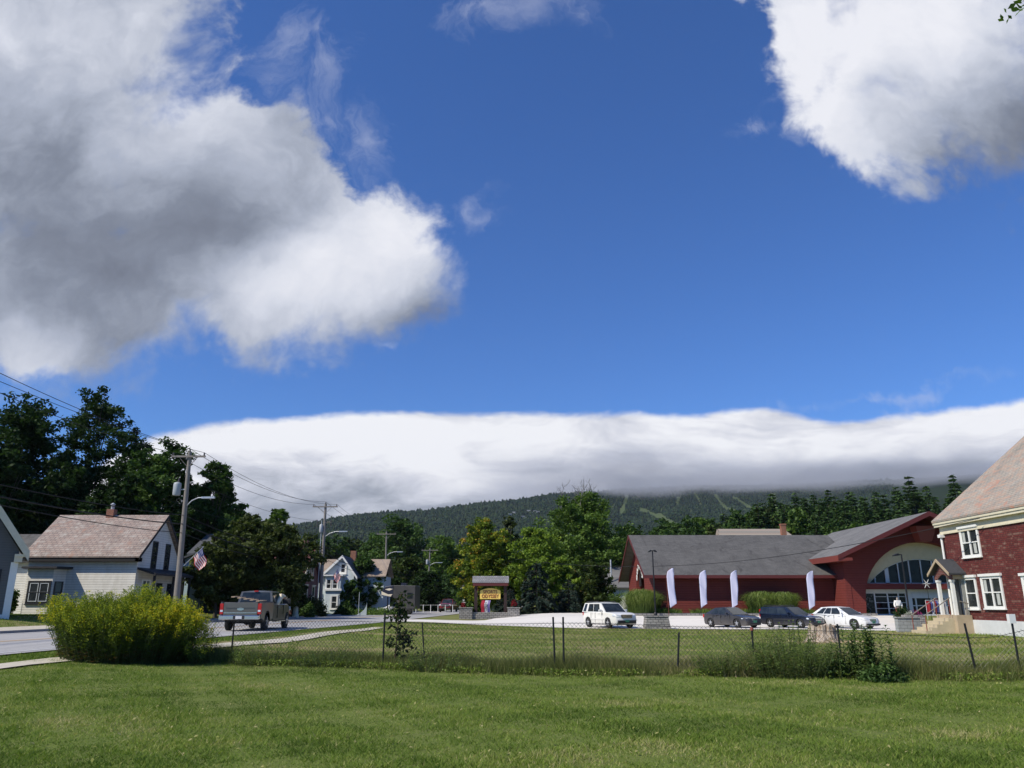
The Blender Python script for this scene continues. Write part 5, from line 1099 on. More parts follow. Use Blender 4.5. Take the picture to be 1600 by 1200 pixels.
# dog leaning out of the driver's side window
m_fur = M_('cream_fur', (.80, .68, .50), .9, .4, 22, bump=.6)
DG = empty('dog', (0, 0, 0), 'cream dog with its head out of the grey pickup side window', 'dog'); DG.location = tk.matrix_basis @ Vector((.35, -1.0, 1.46)); DG.rotation_euler = (0, 0, radians(91-40))
def skin_body(name, mat, parent, pts, edges, radii, root_i=0, world=False):
    me = bpy.data.meshes.new(name); me.from_pydata([tuple(p) for p in pts], edges, []); o = link(name, me, parent)
    me.materials.append(mat); sk = o.modifiers.new('skin', 'SKIN'); sk.use_smooth_shade = True
    for i, r_ in enumerate(radii): me.skin_vertices[0].data[i].radius = (r_, r_) if not isinstance(r_, tuple) else r_
    me.skin_vertices[0].data[root_i].use_root = True; s2 = o.modifiers.new('sub', 'SUBSURF'); s2.levels = 2; s2.render_levels = 2; return o
skin_body('body', m_fur, DG, [(-.45, 0, -.35), (-.2, 0, -.15), (-.02, 0, .08), (.08, 0, .24), (.20, 0, .27), (.33, 0, .22), (.36, 0, .21), (.02, .08, .36), (.02, -.08, .36), (-.02, .11, .30), (-.02, -.11, .30)],
          [(0, 1), (1, 2), (2, 3), (3, 4), (4, 5), (5, 6), (3, 7), (3, 8), (7, 9), (8, 10)], [.18, .16, .115, .115, .085, .05, .035, .035, .035, .02, .02], 1)
mb = MB(); mb.ball((.37, 0, .235), .025, .03, .022, 8); mb.build('nose', m_blk, DG, world=False)
pickup(atY(701, 950, 127).x, 127, -97, paint('red_truck_paint', (.20, .018, .018), .25, .1), 'dark red pickup far down the road coming toward the camera')
# ------------------------------------------------------------------ fifth-wheel camper parked beyond the sapling
RV = empty('camper_trailer', (atY(629, 940, 99).x, 99, gz(-14, 99)), 'grey camper trailer with dark cream-swirled front cap parked behind the leafy sapling', 'camper trailer', rz=radians(-8))
m_rv = M_('camper_side', (.06, .058, .055), .5, .3, 2); m_rvd = M_('camper_cap_navy', (.03, .035, .055), .3, .2, 3); m_rvc = M_('camper_cream_swirl', (.75, .66, .5), .4, .2, 3)
mb = MB(); mb.prism([(-.4, -1.2, .7), (1.9, -1.2, .7), (1.9, -1.2, 3.45), (-.9, -1.2, 3.5), (-.9, -1.2, 2.0), (-.4, -1.2, 1.9)], (0, 2.4, 0)); mb.build('body', m_rv, RV, world=False, bevel=.05)
mb = MB(); mb.prism([(-2.3, -1.22, 2.35), (-.905, -1.22, 2.1), (-.905, -1.22, 3.5), (-1.9, -1.22, 3.35), (-2.4, -1.22, 2.8)], (0, 2.44, 0)); mb.build('front_cap', m_rvd, RV, world=False, bevel=.06)
mb = MB(); mb.prism([(-2.35, -1.235, 2.36), (-1.2, -1.235, 2.15), (-.95, -1.235, 2.45), (-1.5, -1.235, 2.42), (-2.0, -1.235, 2.62), (-2.38, -1.235, 2.8)], (0, .012, 0)); mb.prism([(-1.95, -1.235, 3.0), (-1.4, -1.235, 2.85), (-.95, -1.235, 3.05), (-1.4, -1.235, 3.15)], (0, .012, 0)); mb.build('swirl', m_rvc, RV, world=False)
mb = MB(); mb.box(-.2, .5, -.3, .4, 3.5, 3.8); mb.build('roof_vent', m_rvd, RV, world=False); mb = MB(); mb.box(.9, 1.6, -1.215, -1.2, 1.9, 2.6); mb.build('window', m_carglass, RV, world=False)
mb = MB(); mb.lathe([(.2, -1.18), (.38, -1.16), (.38, -.95), (.2, -.93)], 14, (1.2, 0, .4), 'y'); mb.build('wheel', m_tyre, RV, world=False); mb = MB(); mb.tube([(-1.9, 0, .4), (-1.9, 0, 2.4)], .08, 6); mb.build('landing_leg', m_blk, RV, world=False)
wc = empty('white_car', (atY(616, 950, 100).x, 100.5, gz(-15, 100)), 'small white car half hidden behind the leafy sapling near the camper', 'car', rz=radians(170))
wcar = car('hidden', 'x', 'car', -15, 100, 170, SED, paint('plain_white_paint', (.7, .7, .7), .3))
wcar.name = 'sedan'; wcar.location = wc.location; wcar['label'] = wc['label']; bpy.data.objects.remove(wc)
# ================================================================== UTILITY POLES
m_pole = M_('weathered_pole_wood', (.23, .205, .18), .9, .5, 4, bump=.6); m_lampm = M_('lamp_metal', (.5, .52, .54), .4, .1, 4, metal=.4); m_trf = M_('transformer_grey', (.36, .38, .39), .5, .3, 4); m_ins = M_('insulator', (.10, .08, .075), .3)
m_wire = M_('black_cable', (.012, .012, .012), .7)
PO = {}
def pole(key, pxb, pxt, pyt, Y, label, arm=1.2, lamp=None, trf=False, arm2=False, r=.17, armz=.35, darm=0, topY=0):
    t = atY(pxt, pyt, Y+topY); b = atY(pxb, 935, Y); bx2 = b.x; z0 = gz(bx2, Y); root = empty('utility_pole', (bx2, Y, z0), label, 'utility pole', 'utility poles along the street')
    B = Vector((bx2, Y, z0-.3)); T = t; ax = (T-B).normalized()
    mb = MB(); mb.tube([B, B.lerp(T, .5), T], [r*1.05, r*.85, r*.62], 10); mb.build('pole', m_pole, root)
    out = {}
    if arm:
        c = T-ax*armz; a = c+Vector((-arm, 0, 0)); b2 = c+Vector((arm, 0, 0)); mb = MB(); mb.box(a.x, b2.x, c.y-.17-.05, c.y-.17+.05, c.z-.06, c.z+.06)
        for s in (-1, 1): mb.tube([c+Vector((s*arm*.55, -.17, -.05)), c+Vector((0, -.1, -.75))], .02, 4)
        mb.build('crossarm', m_pole, root); out['w'] = []
        for f in (-.92, .0, .92):
            p = c+Vector((f*arm, -.17, .06)) if f else T+Vector((0, 0, 0)); mb = MB(); mb.lathe([(.05, 0), (.07, .04), (.04, .09), (.06, .14), (.03, .2)], 8, p); mb.build('insulator', m_ins, root); out['w'].append(p+Vector((0, 0, .2)))
    if arm2:
        c = T-ax*2.0; mb = MB()
        for s in (-1, 1): mb.tube([c+Vector((s*.75, -.2, .25)), c+Vector((s*.75, -.2, -.55))], .04, 6); mb.tube([c+Vector((0, 0, 0)), c+Vector((s*.75, -.2, .0))], .03, 4)
        mb.build('cutout_switch', m_ins, root)
        mb = MB(); mb.tube([T-ax*1.8+Vector((-.3, -.1, 0)), B.lerp(T, .1)+Vector((-.3, -.1, 0))], .05, 6); mb.build('conduit', m_lampm, root)
        mb = MB(); c2 = T-ax*2.9; mb.lathe([(.16, 0), (.2, .1), (.2, .8), (.1, .9)], 10, c2+Vector((-.32, -.1, -.2))); mb.build('transformer', m_trf, root)
    if trf:
        c = T-ax*3.0+Vector((-.62 if trf == 1 else -.4, -.1, 0)); mb = MB(); mb.lathe([(.22, 0), (.25, .06), (.25, .75), (.22, .85), (.08, .9)], 14, c); mb.tube([c+Vector((.15, 0, .4)), c+Vector((.6, 0, .4))], .04, 5)
        tf = mb.build('transformer', m_trf, root); mb = MB(); mb.lathe([(.05, 0), (.07, .08), (.03, .16), (.05, .26)], 8, c+Vector((.05, 0, .9))); mb.build('bushing', m_ins, tf)
    if lamp:
        f, ln = lamp; c = B.lerp(T, f); mb = MB(); e = c+Vector((ln, -.3, .62)); mb.tube([c, c+Vector((ln*.35, -.1, .45)), c+Vector((ln*.7, -.2, .62)), e], [.035]*4, 6); lo = mb.build('lamp_arm', m_lampm, root)
        mb = MB(); mb.prism([(e.x-.1, e.y-.13, e.z+.05), (e.x+.75, e.y-.1, e.z+.06), (e.x+.75, e.y+.1, e.z+.06), (e.x-.1, e.y+.13, e.z+.05)], (0, 0, -.12)); mb.build('lamp_head', m_lampm, lo)
    out['mid'] = B.lerp(T, .58); out['mid2'] = B.lerp(T, .53); out['mid3'] = B.lerp(T, .63); out['root'] = root
    PO[key] = out
pole(1, 277, 297, 706, 52, 'near weathered utility pole with grey transformer and street lamp behind the goldenrod', arm=1.15, lamp=(.675, 1.3), trf=1, r=.205)
pole(2, 501, 509, 787, 84, 'utility pole with braced crossarm and pale conduit before the white gabled house', arm=1.35, lamp=(.70, 1.8), arm2=True, r=.2)
pole(3, 602, 604, 831, 118, 'bare utility pole with lamp standing above the camper trailer', arm=1.45, lamp=(.70, 1.8), r=.17)
pole(4, 668, 672, 857, 152, 'utility pole with small transformer and flag near the oncoming red pickup', arm=1.6, lamp=(.72, 1.8), trf=2, r=.18)
pole(5, 694, 695, 866, 185, 'farthest utility pole showing its crossarm against dark trees', arm=1.5, lamp=(.72, 1.8), r=.17)
p0 = pole(0, -420, -420, 200, 16.5, 'utility pole nearest the camera', arm=1.15, r=.2) if False else None
# wires: each one continuous object
W0 = [Vector((-24.6, 14, 12.6)), Vector((-23.7, 14, 13.0)), Vector((-22.6, 14, 12.6))]
def catenary(a, b, sag, n=14): return [a.lerp(b, k/n)-Vector((0, 0, 4*sag*(k/n)*(1-k/n))) for k in range(n+1)]
def wire(pts, sags, r, label):
    mb = MB(); P = []
    for i, (a, b) in enumerate(zip(pts, pts[1:])):
        c = catenary(a, b, sags if not hasattr(sags, '__len__') else sags[i]); P += c if not P else c[1:]
    mb.tube(P, r, 5, sm=True); return tag(mb.build('power_line', m_wire), label, 'cable', 'cables strung along the utility poles')
wl = ['upper left power wire strung along the pole tops', 'central power wire strung over the pole tops', 'right hand power wire strung along the pole tops']
tg0 = [(0, 614, 33), (0, 583, 32.6), (0, 596, 33)]
for i in range(3):
    s_ = atY(*tg0[i]); a = PO[1]['w'][i]; d = s_+(s_-a)*.9+Vector((0, 0, .9))
    wire([d, s_, a, PO[2]['w'][i], PO[3]['w'][i], PO[4]['w'][i], PO[5]['w'][i]], [.1, .25, .9, .8, .6, .5], .016 if i < 2 else .014, wl[i])
for nm, py, f, rr, lab in [('mid3', 775, 0, .022, 'upper thick communication cable slung between the poles'), ('mid', 776, 0, .034, 'middle thick black communication cable slung between the poles'), ('mid2', 789, 0, .022, 'lowest communication cable slung between the poles')]:
    s_ = atY(0, {'mid3': 757, 'mid': 776, 'mid2': 789}[nm], 33); a = PO[1][nm]; d = s_+(s_-a)*.9+Vector((0, 0, .4))
    wire([d, s_, a]+[PO[k][nm] for k in (2, 3, 4, 5)], [.05, .15, .9, .9, .7, .6], rr, lab)
wire([PO[1]['w'][2]-Vector((0, 0, 2.2)), PO[2]['w'][2]-Vector((0, 0, 1.8))], [.7], .012, 'thin neutral wire running from the near pole to the braced pole')
wire([PO[1]['w'][0]-Vector((0, 0, 3.2)), PO[2]['w'][0]-Vector((0, 0, 3.0))], [.6], .012, 'thin lower neutral wire running from the near pole to the braced pole')
wire([Vector((-6, 112, 9.0)), atY(1050, 884, 70), Vector((XB-.4, 42.5, zE-.1))], [.8, .5], .02, 'service cable running past the shop roof to the brick house')
wire([atY(700, 872, 150), atY(960, 862, 130), atY(1010, 868, 90)], [.8, .3], .022, 'upper service cable among dark trees left of the shop gable')
wire([atY(700, 890, 150), atY(960, 884, 130), atY(1000, 884, 90)], [.8, .3], .022, 'lower service cable among dark trees left of the shop gable')
# ------------------------------------------------------------------ flags
m_flag, gg, b = newmat('flag_cloth'); uvn = gg.new('ShaderNodeUVMap'); ux, uy = gg.sep(uvn.outputs[0])[:2]
st = gg.m('MODULO', gg.m('FLOOR', gg.m('MULTIPLY', uy, 13.0)), 2.0); c = gg.mix(st, (.45, .02, .03), (.75, .73, .70))
can = gg.m('MULTIPLY', gg.m('LESS_THAN', ux, .4), gg.m('GREATER_THAN', uy, 6/13))
dx = gg.m('SUBTRACT', gg.m('FRACT', gg.m('MULTIPLY', ux, 15)), .5); dy = gg.m('SUBTRACT', gg.m('FRACT', gg.m('MULTIPLY', uy, 9.3)), .5)
star = gg.m('LESS_THAN', gg.m('ADD', gg.m('MULTIPLY', dx, dx), gg.m('MULTIPLY', dy, dy)), .05)
c = gg.mix(can, c, gg.mix(star, (.02, .03, .16), (.75, .75, .75))); gg.put(b.inputs['Base Color'], c); b.inputs['Roughness'].default_value = .8
def us_flag(base, staff_dir, label, L=2.0, w=1.5, h=.95, drop=.5, yaw=0):
    root = empty('flag', base, label, 'flag', 'american flags on poles'); B = Vector(base); T = B+Vector(staff_dir).normalized()*L
    mb = MB(); mb.tube([B, T], .018, 6); mb.ball(T, .04, .04, .04, 8); mb.build('staff', m_lampm, root)
    sd = Vector(staff_dir).normalized(); nx_, ny_ = 18, 12; vs = []; uvs = []
    fly = Vector((cos(yaw)*.35, sin(yaw)*.35, -1)).normalized()
    for i in range(nx_+1):
        for j in range(ny_+1):
            u_, v_ = i/nx_, j/ny_; p = T-sd*(h*(1-v_)+.05)+fly*(w*u_*(1-.25*(1-v_)))+Vector((.10*sin(u_*8+v_*3)*u_-.25*h*(1-v_)*u_*0, .10*cos(u_*7+v_*2)*u_, 0)); vs.append(p)
    me = bpy.data.meshes.new('cloth'); me.from_pydata([tuple(p-B) for p in vs], [], [(i*(ny_+1)+j, (i+1)*(ny_+1)+j, (i+1)*(ny_+1)+j+1, i*(ny_+1)+j+1) for i in range(nx_) for j in range(ny_)])
    ul = me.uv_layers.new(name='UVMap')
    for l in me.loops: i, j = divmod(l.vertex_index, ny_+1); ul.data[l.index].uv = (i/nx_, j/ny_*.999)
    for p in me.polygons: p.use_smooth = True
    me.materials.append(m_flag); o = link('cloth', me, root); so = o.modifiers.new('thick', 'SOLIDIFY'); so.thickness = .006
b_ = atY(287, 884, 51.6); us_flag(b_, atY(317, 855, 51.3)-b_, 'american flag hanging from a slanted staff on the near utility pole', L=1.75, w=1.25, h=.85, yaw=.3)
b_ = atY(517, 905, 83); us_flag(b_, atY(526, 891, 82.8)-b_, 'american flag on a slanted staff in front of the white gabled house', L=1.35, w=1.2, h=.8)
b_ = atY(672, 924, 151); us_flag(b_, atY(681, 912, 150)-b_, 'small american flag on the pole beside the oncoming red pickup', L=1.9, w=1.3, h=1.1)
# ================================================================== TREES
T = tree_at
# far-left mass, dark against the sky
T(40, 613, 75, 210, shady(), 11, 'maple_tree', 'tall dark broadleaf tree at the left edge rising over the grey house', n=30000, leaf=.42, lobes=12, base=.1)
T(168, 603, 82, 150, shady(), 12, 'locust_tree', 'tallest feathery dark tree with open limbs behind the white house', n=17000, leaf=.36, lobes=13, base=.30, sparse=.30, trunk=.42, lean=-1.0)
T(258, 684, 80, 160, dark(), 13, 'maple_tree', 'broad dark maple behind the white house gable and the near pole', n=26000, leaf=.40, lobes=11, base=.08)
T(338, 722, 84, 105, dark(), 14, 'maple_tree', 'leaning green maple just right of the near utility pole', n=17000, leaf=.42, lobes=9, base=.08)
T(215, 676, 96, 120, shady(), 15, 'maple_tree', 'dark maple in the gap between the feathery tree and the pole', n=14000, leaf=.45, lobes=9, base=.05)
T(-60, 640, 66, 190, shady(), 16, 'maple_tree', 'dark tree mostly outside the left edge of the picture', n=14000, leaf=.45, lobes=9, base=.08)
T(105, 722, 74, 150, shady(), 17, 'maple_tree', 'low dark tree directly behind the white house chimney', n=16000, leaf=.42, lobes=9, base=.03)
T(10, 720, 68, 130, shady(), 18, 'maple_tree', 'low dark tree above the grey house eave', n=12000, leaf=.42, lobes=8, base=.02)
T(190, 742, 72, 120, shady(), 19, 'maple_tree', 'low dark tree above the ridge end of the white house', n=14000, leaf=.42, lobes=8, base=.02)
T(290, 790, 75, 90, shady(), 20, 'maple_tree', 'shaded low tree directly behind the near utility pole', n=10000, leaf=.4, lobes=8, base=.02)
# olive trees behind the pickup
T(350, 826, 66, 105, olive(), 21, 'crabapple_tree', 'brownish green rounded tree hanging over the teal house behind the pickup', n=15000, leaf=.32, lobes=9, base=.12)
T(436, 812, 69, 132, olive(), 22, 'crabapple_tree', 'wide olive green tree above the pickup roof beside the brick gable', n=19000, leaf=.32, lobes=10, base=.17)
T(392, 802, 72, 95, olive(), 27, 'crabapple_tree', 'olive tree filling the middle of the clump behind the pickup', n=13000, leaf=.34, lobes=9, base=.10)
T(466, 862, 76, 42, olive(), 28, 'crabapple_tree', 'small olive tree pressed against the dark brick gable', n=5000, leaf=.32, lobes=7, base=.15)
T(432, 795, 92, 70, green(), 23, 'maple_tree', 'brighter green treetop poking above the olive clump', n=9000, leaf=.42, lobes=8, base=.1)
x, H = HT(404, 800, 98); conifer('fir_tree', 'thin dark fir tip rising between the olive trees', x, 98, H, 2.6, pineM(), 24, n=3000, leaf=.5)
T(570, 868, 104, 62, dark(), 25, 'maple_tree', 'round dark green tree hiding the right side of the white gabled house', n=12000, leaf=.40, lobes=9, base=.05)
T(548, 905, 97, 34, dark(), 26, 'shrub_tree', 'small green tree against the bay of the white gabled house', n=4000, leaf=.3, lobes=6, base=.02, cat='small tree')
T(625, 802, 190, 110, dark(), 31, 'maple_tree', 'tallest dark tree in the middle distance above the camper trailer', n=12000, leaf=.75, lobes=10, base=.05)
T(690, 836, 176, 88, green(), 32, 'maple_tree', 'green middle distance tree above the transformer pole', n=10000, leaf=.7, lobes=9, base=.05)
T(586, 832, 200, 70, dark(), 33, 'maple_tree', 'dark middle distance tree left of the bare utility pole', n=8000, leaf=.8, lobes=8, base=.05)
T(640, 866, 140, 66, rust(), 34, 'maple_tree', 'rusty brown green tree right of the bare utility pole', n=9000, leaf=.5, lobes=8, base=.04)
T(716, 880, 165, 62, dark(), 35, 'maple_tree', 'dark low tree behind the oncoming red pickup', n=7000, leaf=.6, lobes=8, base=.03)
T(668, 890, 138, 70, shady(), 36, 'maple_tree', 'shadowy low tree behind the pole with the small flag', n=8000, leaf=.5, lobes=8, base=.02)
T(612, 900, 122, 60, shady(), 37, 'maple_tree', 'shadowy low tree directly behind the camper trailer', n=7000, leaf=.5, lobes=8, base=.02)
# centre clump
T(760, 808, 102, 98, maple(), 41, 'maple_tree', 'maple turning yellow and orange just above the sports shop sign', n=20000, leaf=.36, lobes=10, base=.10)
T(797, 806, 110, 50, olive(), 42, 'maple_tree', 'narrow olive treetop between the turning maple and the tall green tree', n=7000, leaf=.38, lobes=8, base=.06)
T(842, 822, 98, 104, lime(), 43, 'maple_tree', 'bright yellow green maple right of the turning maple', n=17000, leaf=.36, lobes=10, base=.10)
T(906, 766, 114, 146, green(), 44, 'maple_tree', 'tallest green tree with bare dead branches sticking out of its top', n=32000, leaf=.42, lobes=12, base=.08, bare=5)
T(868, 872, 93, 70, lime(), 45, 'maple_tree', 'low yellow green tree left of the white suv', n=11000, leaf=.34, lobes=8, base=.04)
T(922, 874, 92, 76, rust(), 46, 'maple_tree', 'dark low tree with orange patches behind the white suv', n=12000, leaf=.34, lobes=9, base=.04)
T(950, 842, 122, 60, green(), 47, 'maple_tree', 'green tree right of the tall tree with dead branches', n=9000, leaf=.45, lobes=8, base=.04)
x, H = HT(838, 876, 86); conifer('blue_spruce', 'dark blue spruce standing right of the sports shop sign', x, 86, H, 3.0, spruceM(), 48, n=9000, leaf=.34, base=.03, droop=.3)
x, H = HT(806, 930, 82); conifer('blue_spruce', 'small blue spruce just behind the right sign post', x-.6, 82, 2.9, 1.3, spruceM(), 49, n=2500, leaf=.24, base=.03, droop=.3)
x, H = HT(790, 925, 81); conifer('blue_spruce', 'tiny blue spruce under the yellow sign board', x-.6, 80.5, 2.2, 1.1, spruceM(), 50, n=2000, leaf=.22, base=.03, droop=.3)
x, H = HT(888, 905, 88); conifer('blue_spruce', 'dark spruce behind the parked white suv', x, 88, H, 2.2, spruceM(), 59, n=4500, leaf=.32, base=.03, droop=.3)
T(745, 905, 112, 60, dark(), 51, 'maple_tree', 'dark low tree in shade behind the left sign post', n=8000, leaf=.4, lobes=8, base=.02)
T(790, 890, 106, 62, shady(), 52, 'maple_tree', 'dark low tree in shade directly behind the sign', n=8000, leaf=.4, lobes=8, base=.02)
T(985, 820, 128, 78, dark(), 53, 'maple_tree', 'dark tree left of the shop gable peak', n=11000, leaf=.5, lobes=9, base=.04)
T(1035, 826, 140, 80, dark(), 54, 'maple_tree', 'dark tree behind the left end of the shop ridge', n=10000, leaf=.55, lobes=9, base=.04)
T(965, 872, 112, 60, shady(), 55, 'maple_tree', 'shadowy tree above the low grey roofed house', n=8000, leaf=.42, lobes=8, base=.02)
# background rows: prototypes then copies, each with its own label
protoB = [broadleaf('maple_tree', 'x', 0, 300, 15, 5.2, m, 60+i, n=5200, leaf=.9, lobes=9, base=.04, parts=False) for i, m in enumerate((dark(), green(), dark(), olive()))]
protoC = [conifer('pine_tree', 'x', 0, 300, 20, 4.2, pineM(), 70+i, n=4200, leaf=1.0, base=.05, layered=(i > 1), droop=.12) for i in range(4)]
ONES = 'first second third fourth fifth sixth seventh eighth ninth tenth eleventh twelfth thirteenth fourteenth fifteenth sixteenth seventeenth eighteenth nineteenth'.split()
def ordw(i): return ONES[i] if i < 19 else (('twentieth', 'thirtieth', 'fortieth')[(i-19)//10] if (i-19) % 10 == 0 else ('twenty ', 'thirty ', 'forty ')[(i-19)//10]+ONES[(i-20) % 10])
used = set(); brng = random.Random(9)
def put(pr, px, py, Y, wpx, label, group, baseR, baseH):
    x, H = HT(px, py, Y)
    if H < 3: H = 3
    i = brng.randrange(len(pr)); root = pr[i]
    if (id(pr), i) in used: root = copy_tree(root)
    used.add((id(pr), i)); root.location = (x, Y, gz(x, Y)-.2); R = wpx/1250*Y/2*1.3; root.scale = (R/baseR, R/baseR, H/baseH); root.rotation_euler = (0, 0, brng.uniform(0, 6.28)); root['label'] = label; root['group'] = group; return root
gl_ = 'background trees along the left and middle treeline'; gr2 = 'trees on the wooded rise behind the shop'
left_desc = [(480, 832, 'above the brick gable chimney'), (505, 838, 'behind the braced pole'), (528, 834, 'just right of the braced pole'), (552, 840, 'above the gable of the white house'), (740, 862, 'behind the left side of the turning maple'), (715, 852, 'between the middle distance trees and the turning maple'),
             (460, 840, 'above the maroon roof'), (860, 850, 'behind the yellow green maple'), (1000, 838, 'left of the shop roof peak'), (960, 850, 'behind the green tree near the shop'), (800, 868, 'directly behind the sign clump')]
for i, (px, py, d_) in enumerate(left_desc): put(protoB, px, py, 225+7*(i % 4), 62, 'small distant dark broadleaf tree '+d_, gl_, 5.2, 15)
for i in range(26):
    px = -120+i*23; put(protoB, px, brng.uniform(765, 800) if px < 370 else brng.uniform(838, 850), 118 if px < 370 else 240, 95 if px < 370 else 55, ordw(i)+' tree from the left in the dense dark row far behind the houses', gl_, 5.2, 15)
for i in range(18): px = 590+i*24; put(protoB, px, brng.uniform(876, 892), 205+brng.uniform(-15, 15), 52, ordw(i)+' low shadowy tree from the left in the far thicket beyond the road', gl_, 5.2, 15)
# wooded rise on the right
pines = [(1292, 762, 205, 'pointed pine left of the shop entrance roof peak'), (1252, 776, 215, 'pine above the orange chimney house'), (1330, 768, 200, 'pine above the long slope of the entrance roof'), (1368, 765, 200, 'dense pine left of the two tallest pines'), (1380, 770, 190, 'broad pine below the open topped pine'),
         (1418, 741, 205, 'tall open topped pine left of the brick house roof'), (1446, 756, 200, 'medium pine between the two tallest pines'), (1487, 738, 190, 'tallest layered pine touching the brick house roof edge'), (1508, 766, 185, 'dark pine tucked behind the brick house roof edge'), (1312, 778, 190, 'short pine left of the entrance roof slope'), (1232, 786, 220, 'small pine above the pale distant roof'), (1402, 764, 190, 'narrow pine under the open topped pine'), (1350, 775, 185, 'short dense pine over the entrance roof'), (1460, 772, 180, 'short dark pine above the entrance gable peak'), (1085, 806, 215, 'small conifer above the middle of the shop ridge'), (1130, 800, 215, 'conifer left of the pale distant roof'), (1270, 770, 222, 'slim pine second left of the entrance roof')]
for px, py, Y, d_ in pines: put(protoC, px, py, Y, 44 if py > 745 else 52, d_, gr2, 4.2, 20)
for i in range(44):
    px = 1185+i*8.6+brng.uniform(-4, 4); f = (px-1195)/360; py = brng.uniform(784, 822) if px < 1300 else brng.uniform(778, 822); Y = lerp(215, 150, (py-775)/50); put(protoC if brng.random() < .62 else protoB, px, py, Y, brng.uniform(38, 54), ordw(i)+' tree from the left in the dense middle of the wooded rise', gr2, 4.6, 17)
for i in range(34):
    px = 1040+i*8.5+brng.uniform(-5, 5); put(protoB, px, brng.uniform(796, 824)-(8 if px > 1150 else 0), brng.uniform(165, 215), brng.uniform(50, 68), ordw(i)+' tree from the left in the woods along the shop roof line', gr2, 5.2, 15)
for i in range(14):
    px = 1300+i*15; put(protoB, px, brng.uniform(815, 835), brng.uniform(112, 130), brng.uniform(60, 80), ordw(i)+' leafy tree from the left at the foot of the wooded rise', gr2, 5.2, 15)
# bushes by the far side of the road
def bush(name, label, x, y, r, h, mat, seed, n=5000, leaf=.22, cat='bush', zoff=0):
    rng = np.random.default_rng(seed); root = empty(name, (x, y, gz(x, y)-.05+zoff), label, cat); K = 34
    d = rng.normal(size=(K, 3)); d /= np.linalg.norm(d, axis=1, keepdims=True); d[:, 2] = np.abs(d[:, 2]); c = d*rng.uniform(.4, .85, (K, 1))*np.array([r, r, h*.8]); lv = rng.uniform(.1, .75, K)
    idx = rng.integers(0, K, n); e = rng.normal(size=(n, 3)); e /= np.linalg.norm(e, axis=1, keepdims=True)
    P = c[idx]+e*(rng.uniform(.2, 1, n)*r*.38)[:, None]; P[:, 2] = np.abs(P[:, 2]); P[:, 2] *= h/P[:, 2].max()
    npmesh('foliage', leaf_quads(rng, P, leaf), 4, mat, np.clip(lv[idx]+rng.normal(0, .13, n), 0, 1), root)
    mb = MB()
    for k in range(6): a = k*1.05; mb.tube([(0, 0, -.1), (r*.3*cos(a), r*.3*sin(a), h*.5)], [.04, .015], 4)
    mb.build('stem', m_bark, root, world=False); return root
def GX(px, Y): return atY(px, 945, Y).x
bush('bush', 'round dark green bush at the foot of the braced utility pole', GX(493, 84), 83, 1.7, 2.3, olive(), 81); bush('bush', 'low dark bush in front of the white gabled house door', GX(538, 92), 92, 1.2, 1.6, dark(), 82)
bush('bush', 'dark clipped hedge bush beside the peeling pillar', GX(477, 79), 79, 1.3, 1.6, dark(), 83); bush('bush', 'dark bush right of the oncoming red pickup', GX(738, 132), 132, 2.2, 1.6, dark(), 84); bush('bush', 'shrub squeezed between the grey and white houses', -35.4, 56, .7, 1.9, dark(), 85)
bush('bush', 'green bush hiding the corner of the low white house', GX(966, 90), 90, 1.7, 2.6, green(), 86, leaf=.2); bush('bush', 'grassy green verge bush under the round tree by the road', GX(585, 96), 96, 3.4, 1.0, green(), 87)
# white flowering hydrangea
hy = bush('hydrangea', 'white flowering hydrangea left of the tall ornamental grass', GX(980, 74), 74, .95, 1.75, LF('white_blossom', [(0, (.10, .16, .06)), (.3, (.35, .38, .30)), (.6, (.62, .60, .56)), (1, (.75, .72, .70))], .2), 88, n=2600, leaf=.13, cat='flowering shrub')
# ornamental grasses
m_ogr = LF('ornamental_grass', [(0, (.05, .09, .02)), (.4, (.14, .20, .04)), (.8, (.25, .31, .08)), (1, (.40, .40, .18))], .3)
def grass_clump(name, label, x, y, rx, h, n, seed, mat=None, w=.028, cat='ornamental grass', ry=.7, tall=.12):
    rng = np.random.default_rng(seed); root = empty(name, (x, y, gz(x, y)), label, cat); r0 = np.sqrt(rng.uniform(0, 1, n)); a = rng.uniform(0, 2*pi, n)
    B = np.stack([r0*np.cos(a)*rx*.85, r0*np.sin(a)*ry*.85, np.zeros(n)], 1); H_ = h*rng.uniform(.62, 1.10, n)*(1-.25*r0**2); out = np.stack([np.cos(a), np.sin(a), np.zeros(n)], 1); out = out*.7+rng.normal(0, .5, (n, 3))*np.array([1, 1, 0])
    L = (H_*rng.uniform(.08, .38, n))[:, None]; wd = np.stack([-out[:, 1], out[:, 0], np.zeros(n)], 1); wd /= np.linalg.norm(wd, axis=1, keepdims=True)+1e-6; wd *= w*.5
    up = np.array([[0, 0, 1.]]); M1 = B+up*(H_*.62)[:, None]+out*L*.35; M2 = B+up*H_[:, None]+out*L; M3 = M2+out*L*.7-up*(H_*rng.uniform(.02, .22, n))[:, None]
    q = np.concatenate([np.stack([B-wd, B+wd, M1+wd, M1-wd], 1), np.stack([M1-wd, M1+wd, M2+wd*.8, M2-wd*.8], 1), np.stack([M2-wd*.8, M2+wd*.8, M3+wd*.1, M3-wd*.1], 1)])
    v = np.clip(rng.normal(.45, .18, n), 0, 1); npmesh('foliage', q, 4, mat or m_ogr, np.concatenate([v*.6, v, np.clip(v*1.2, 0, 1)]), root); return root
grass_clump('maiden_grass', 'rounded clump of tall ornamental grass at the shop gable corner', GX(1003, 70), 70.2, 1.3, 2.1, 5200, 91, ry=1.0); grass_clump('maiden_grass', 'tall ornamental grass just behind the lamp post at the shop corner', GX(1020, 70), 71.2, .9, 1.9, 2500, 92, ry=.6)
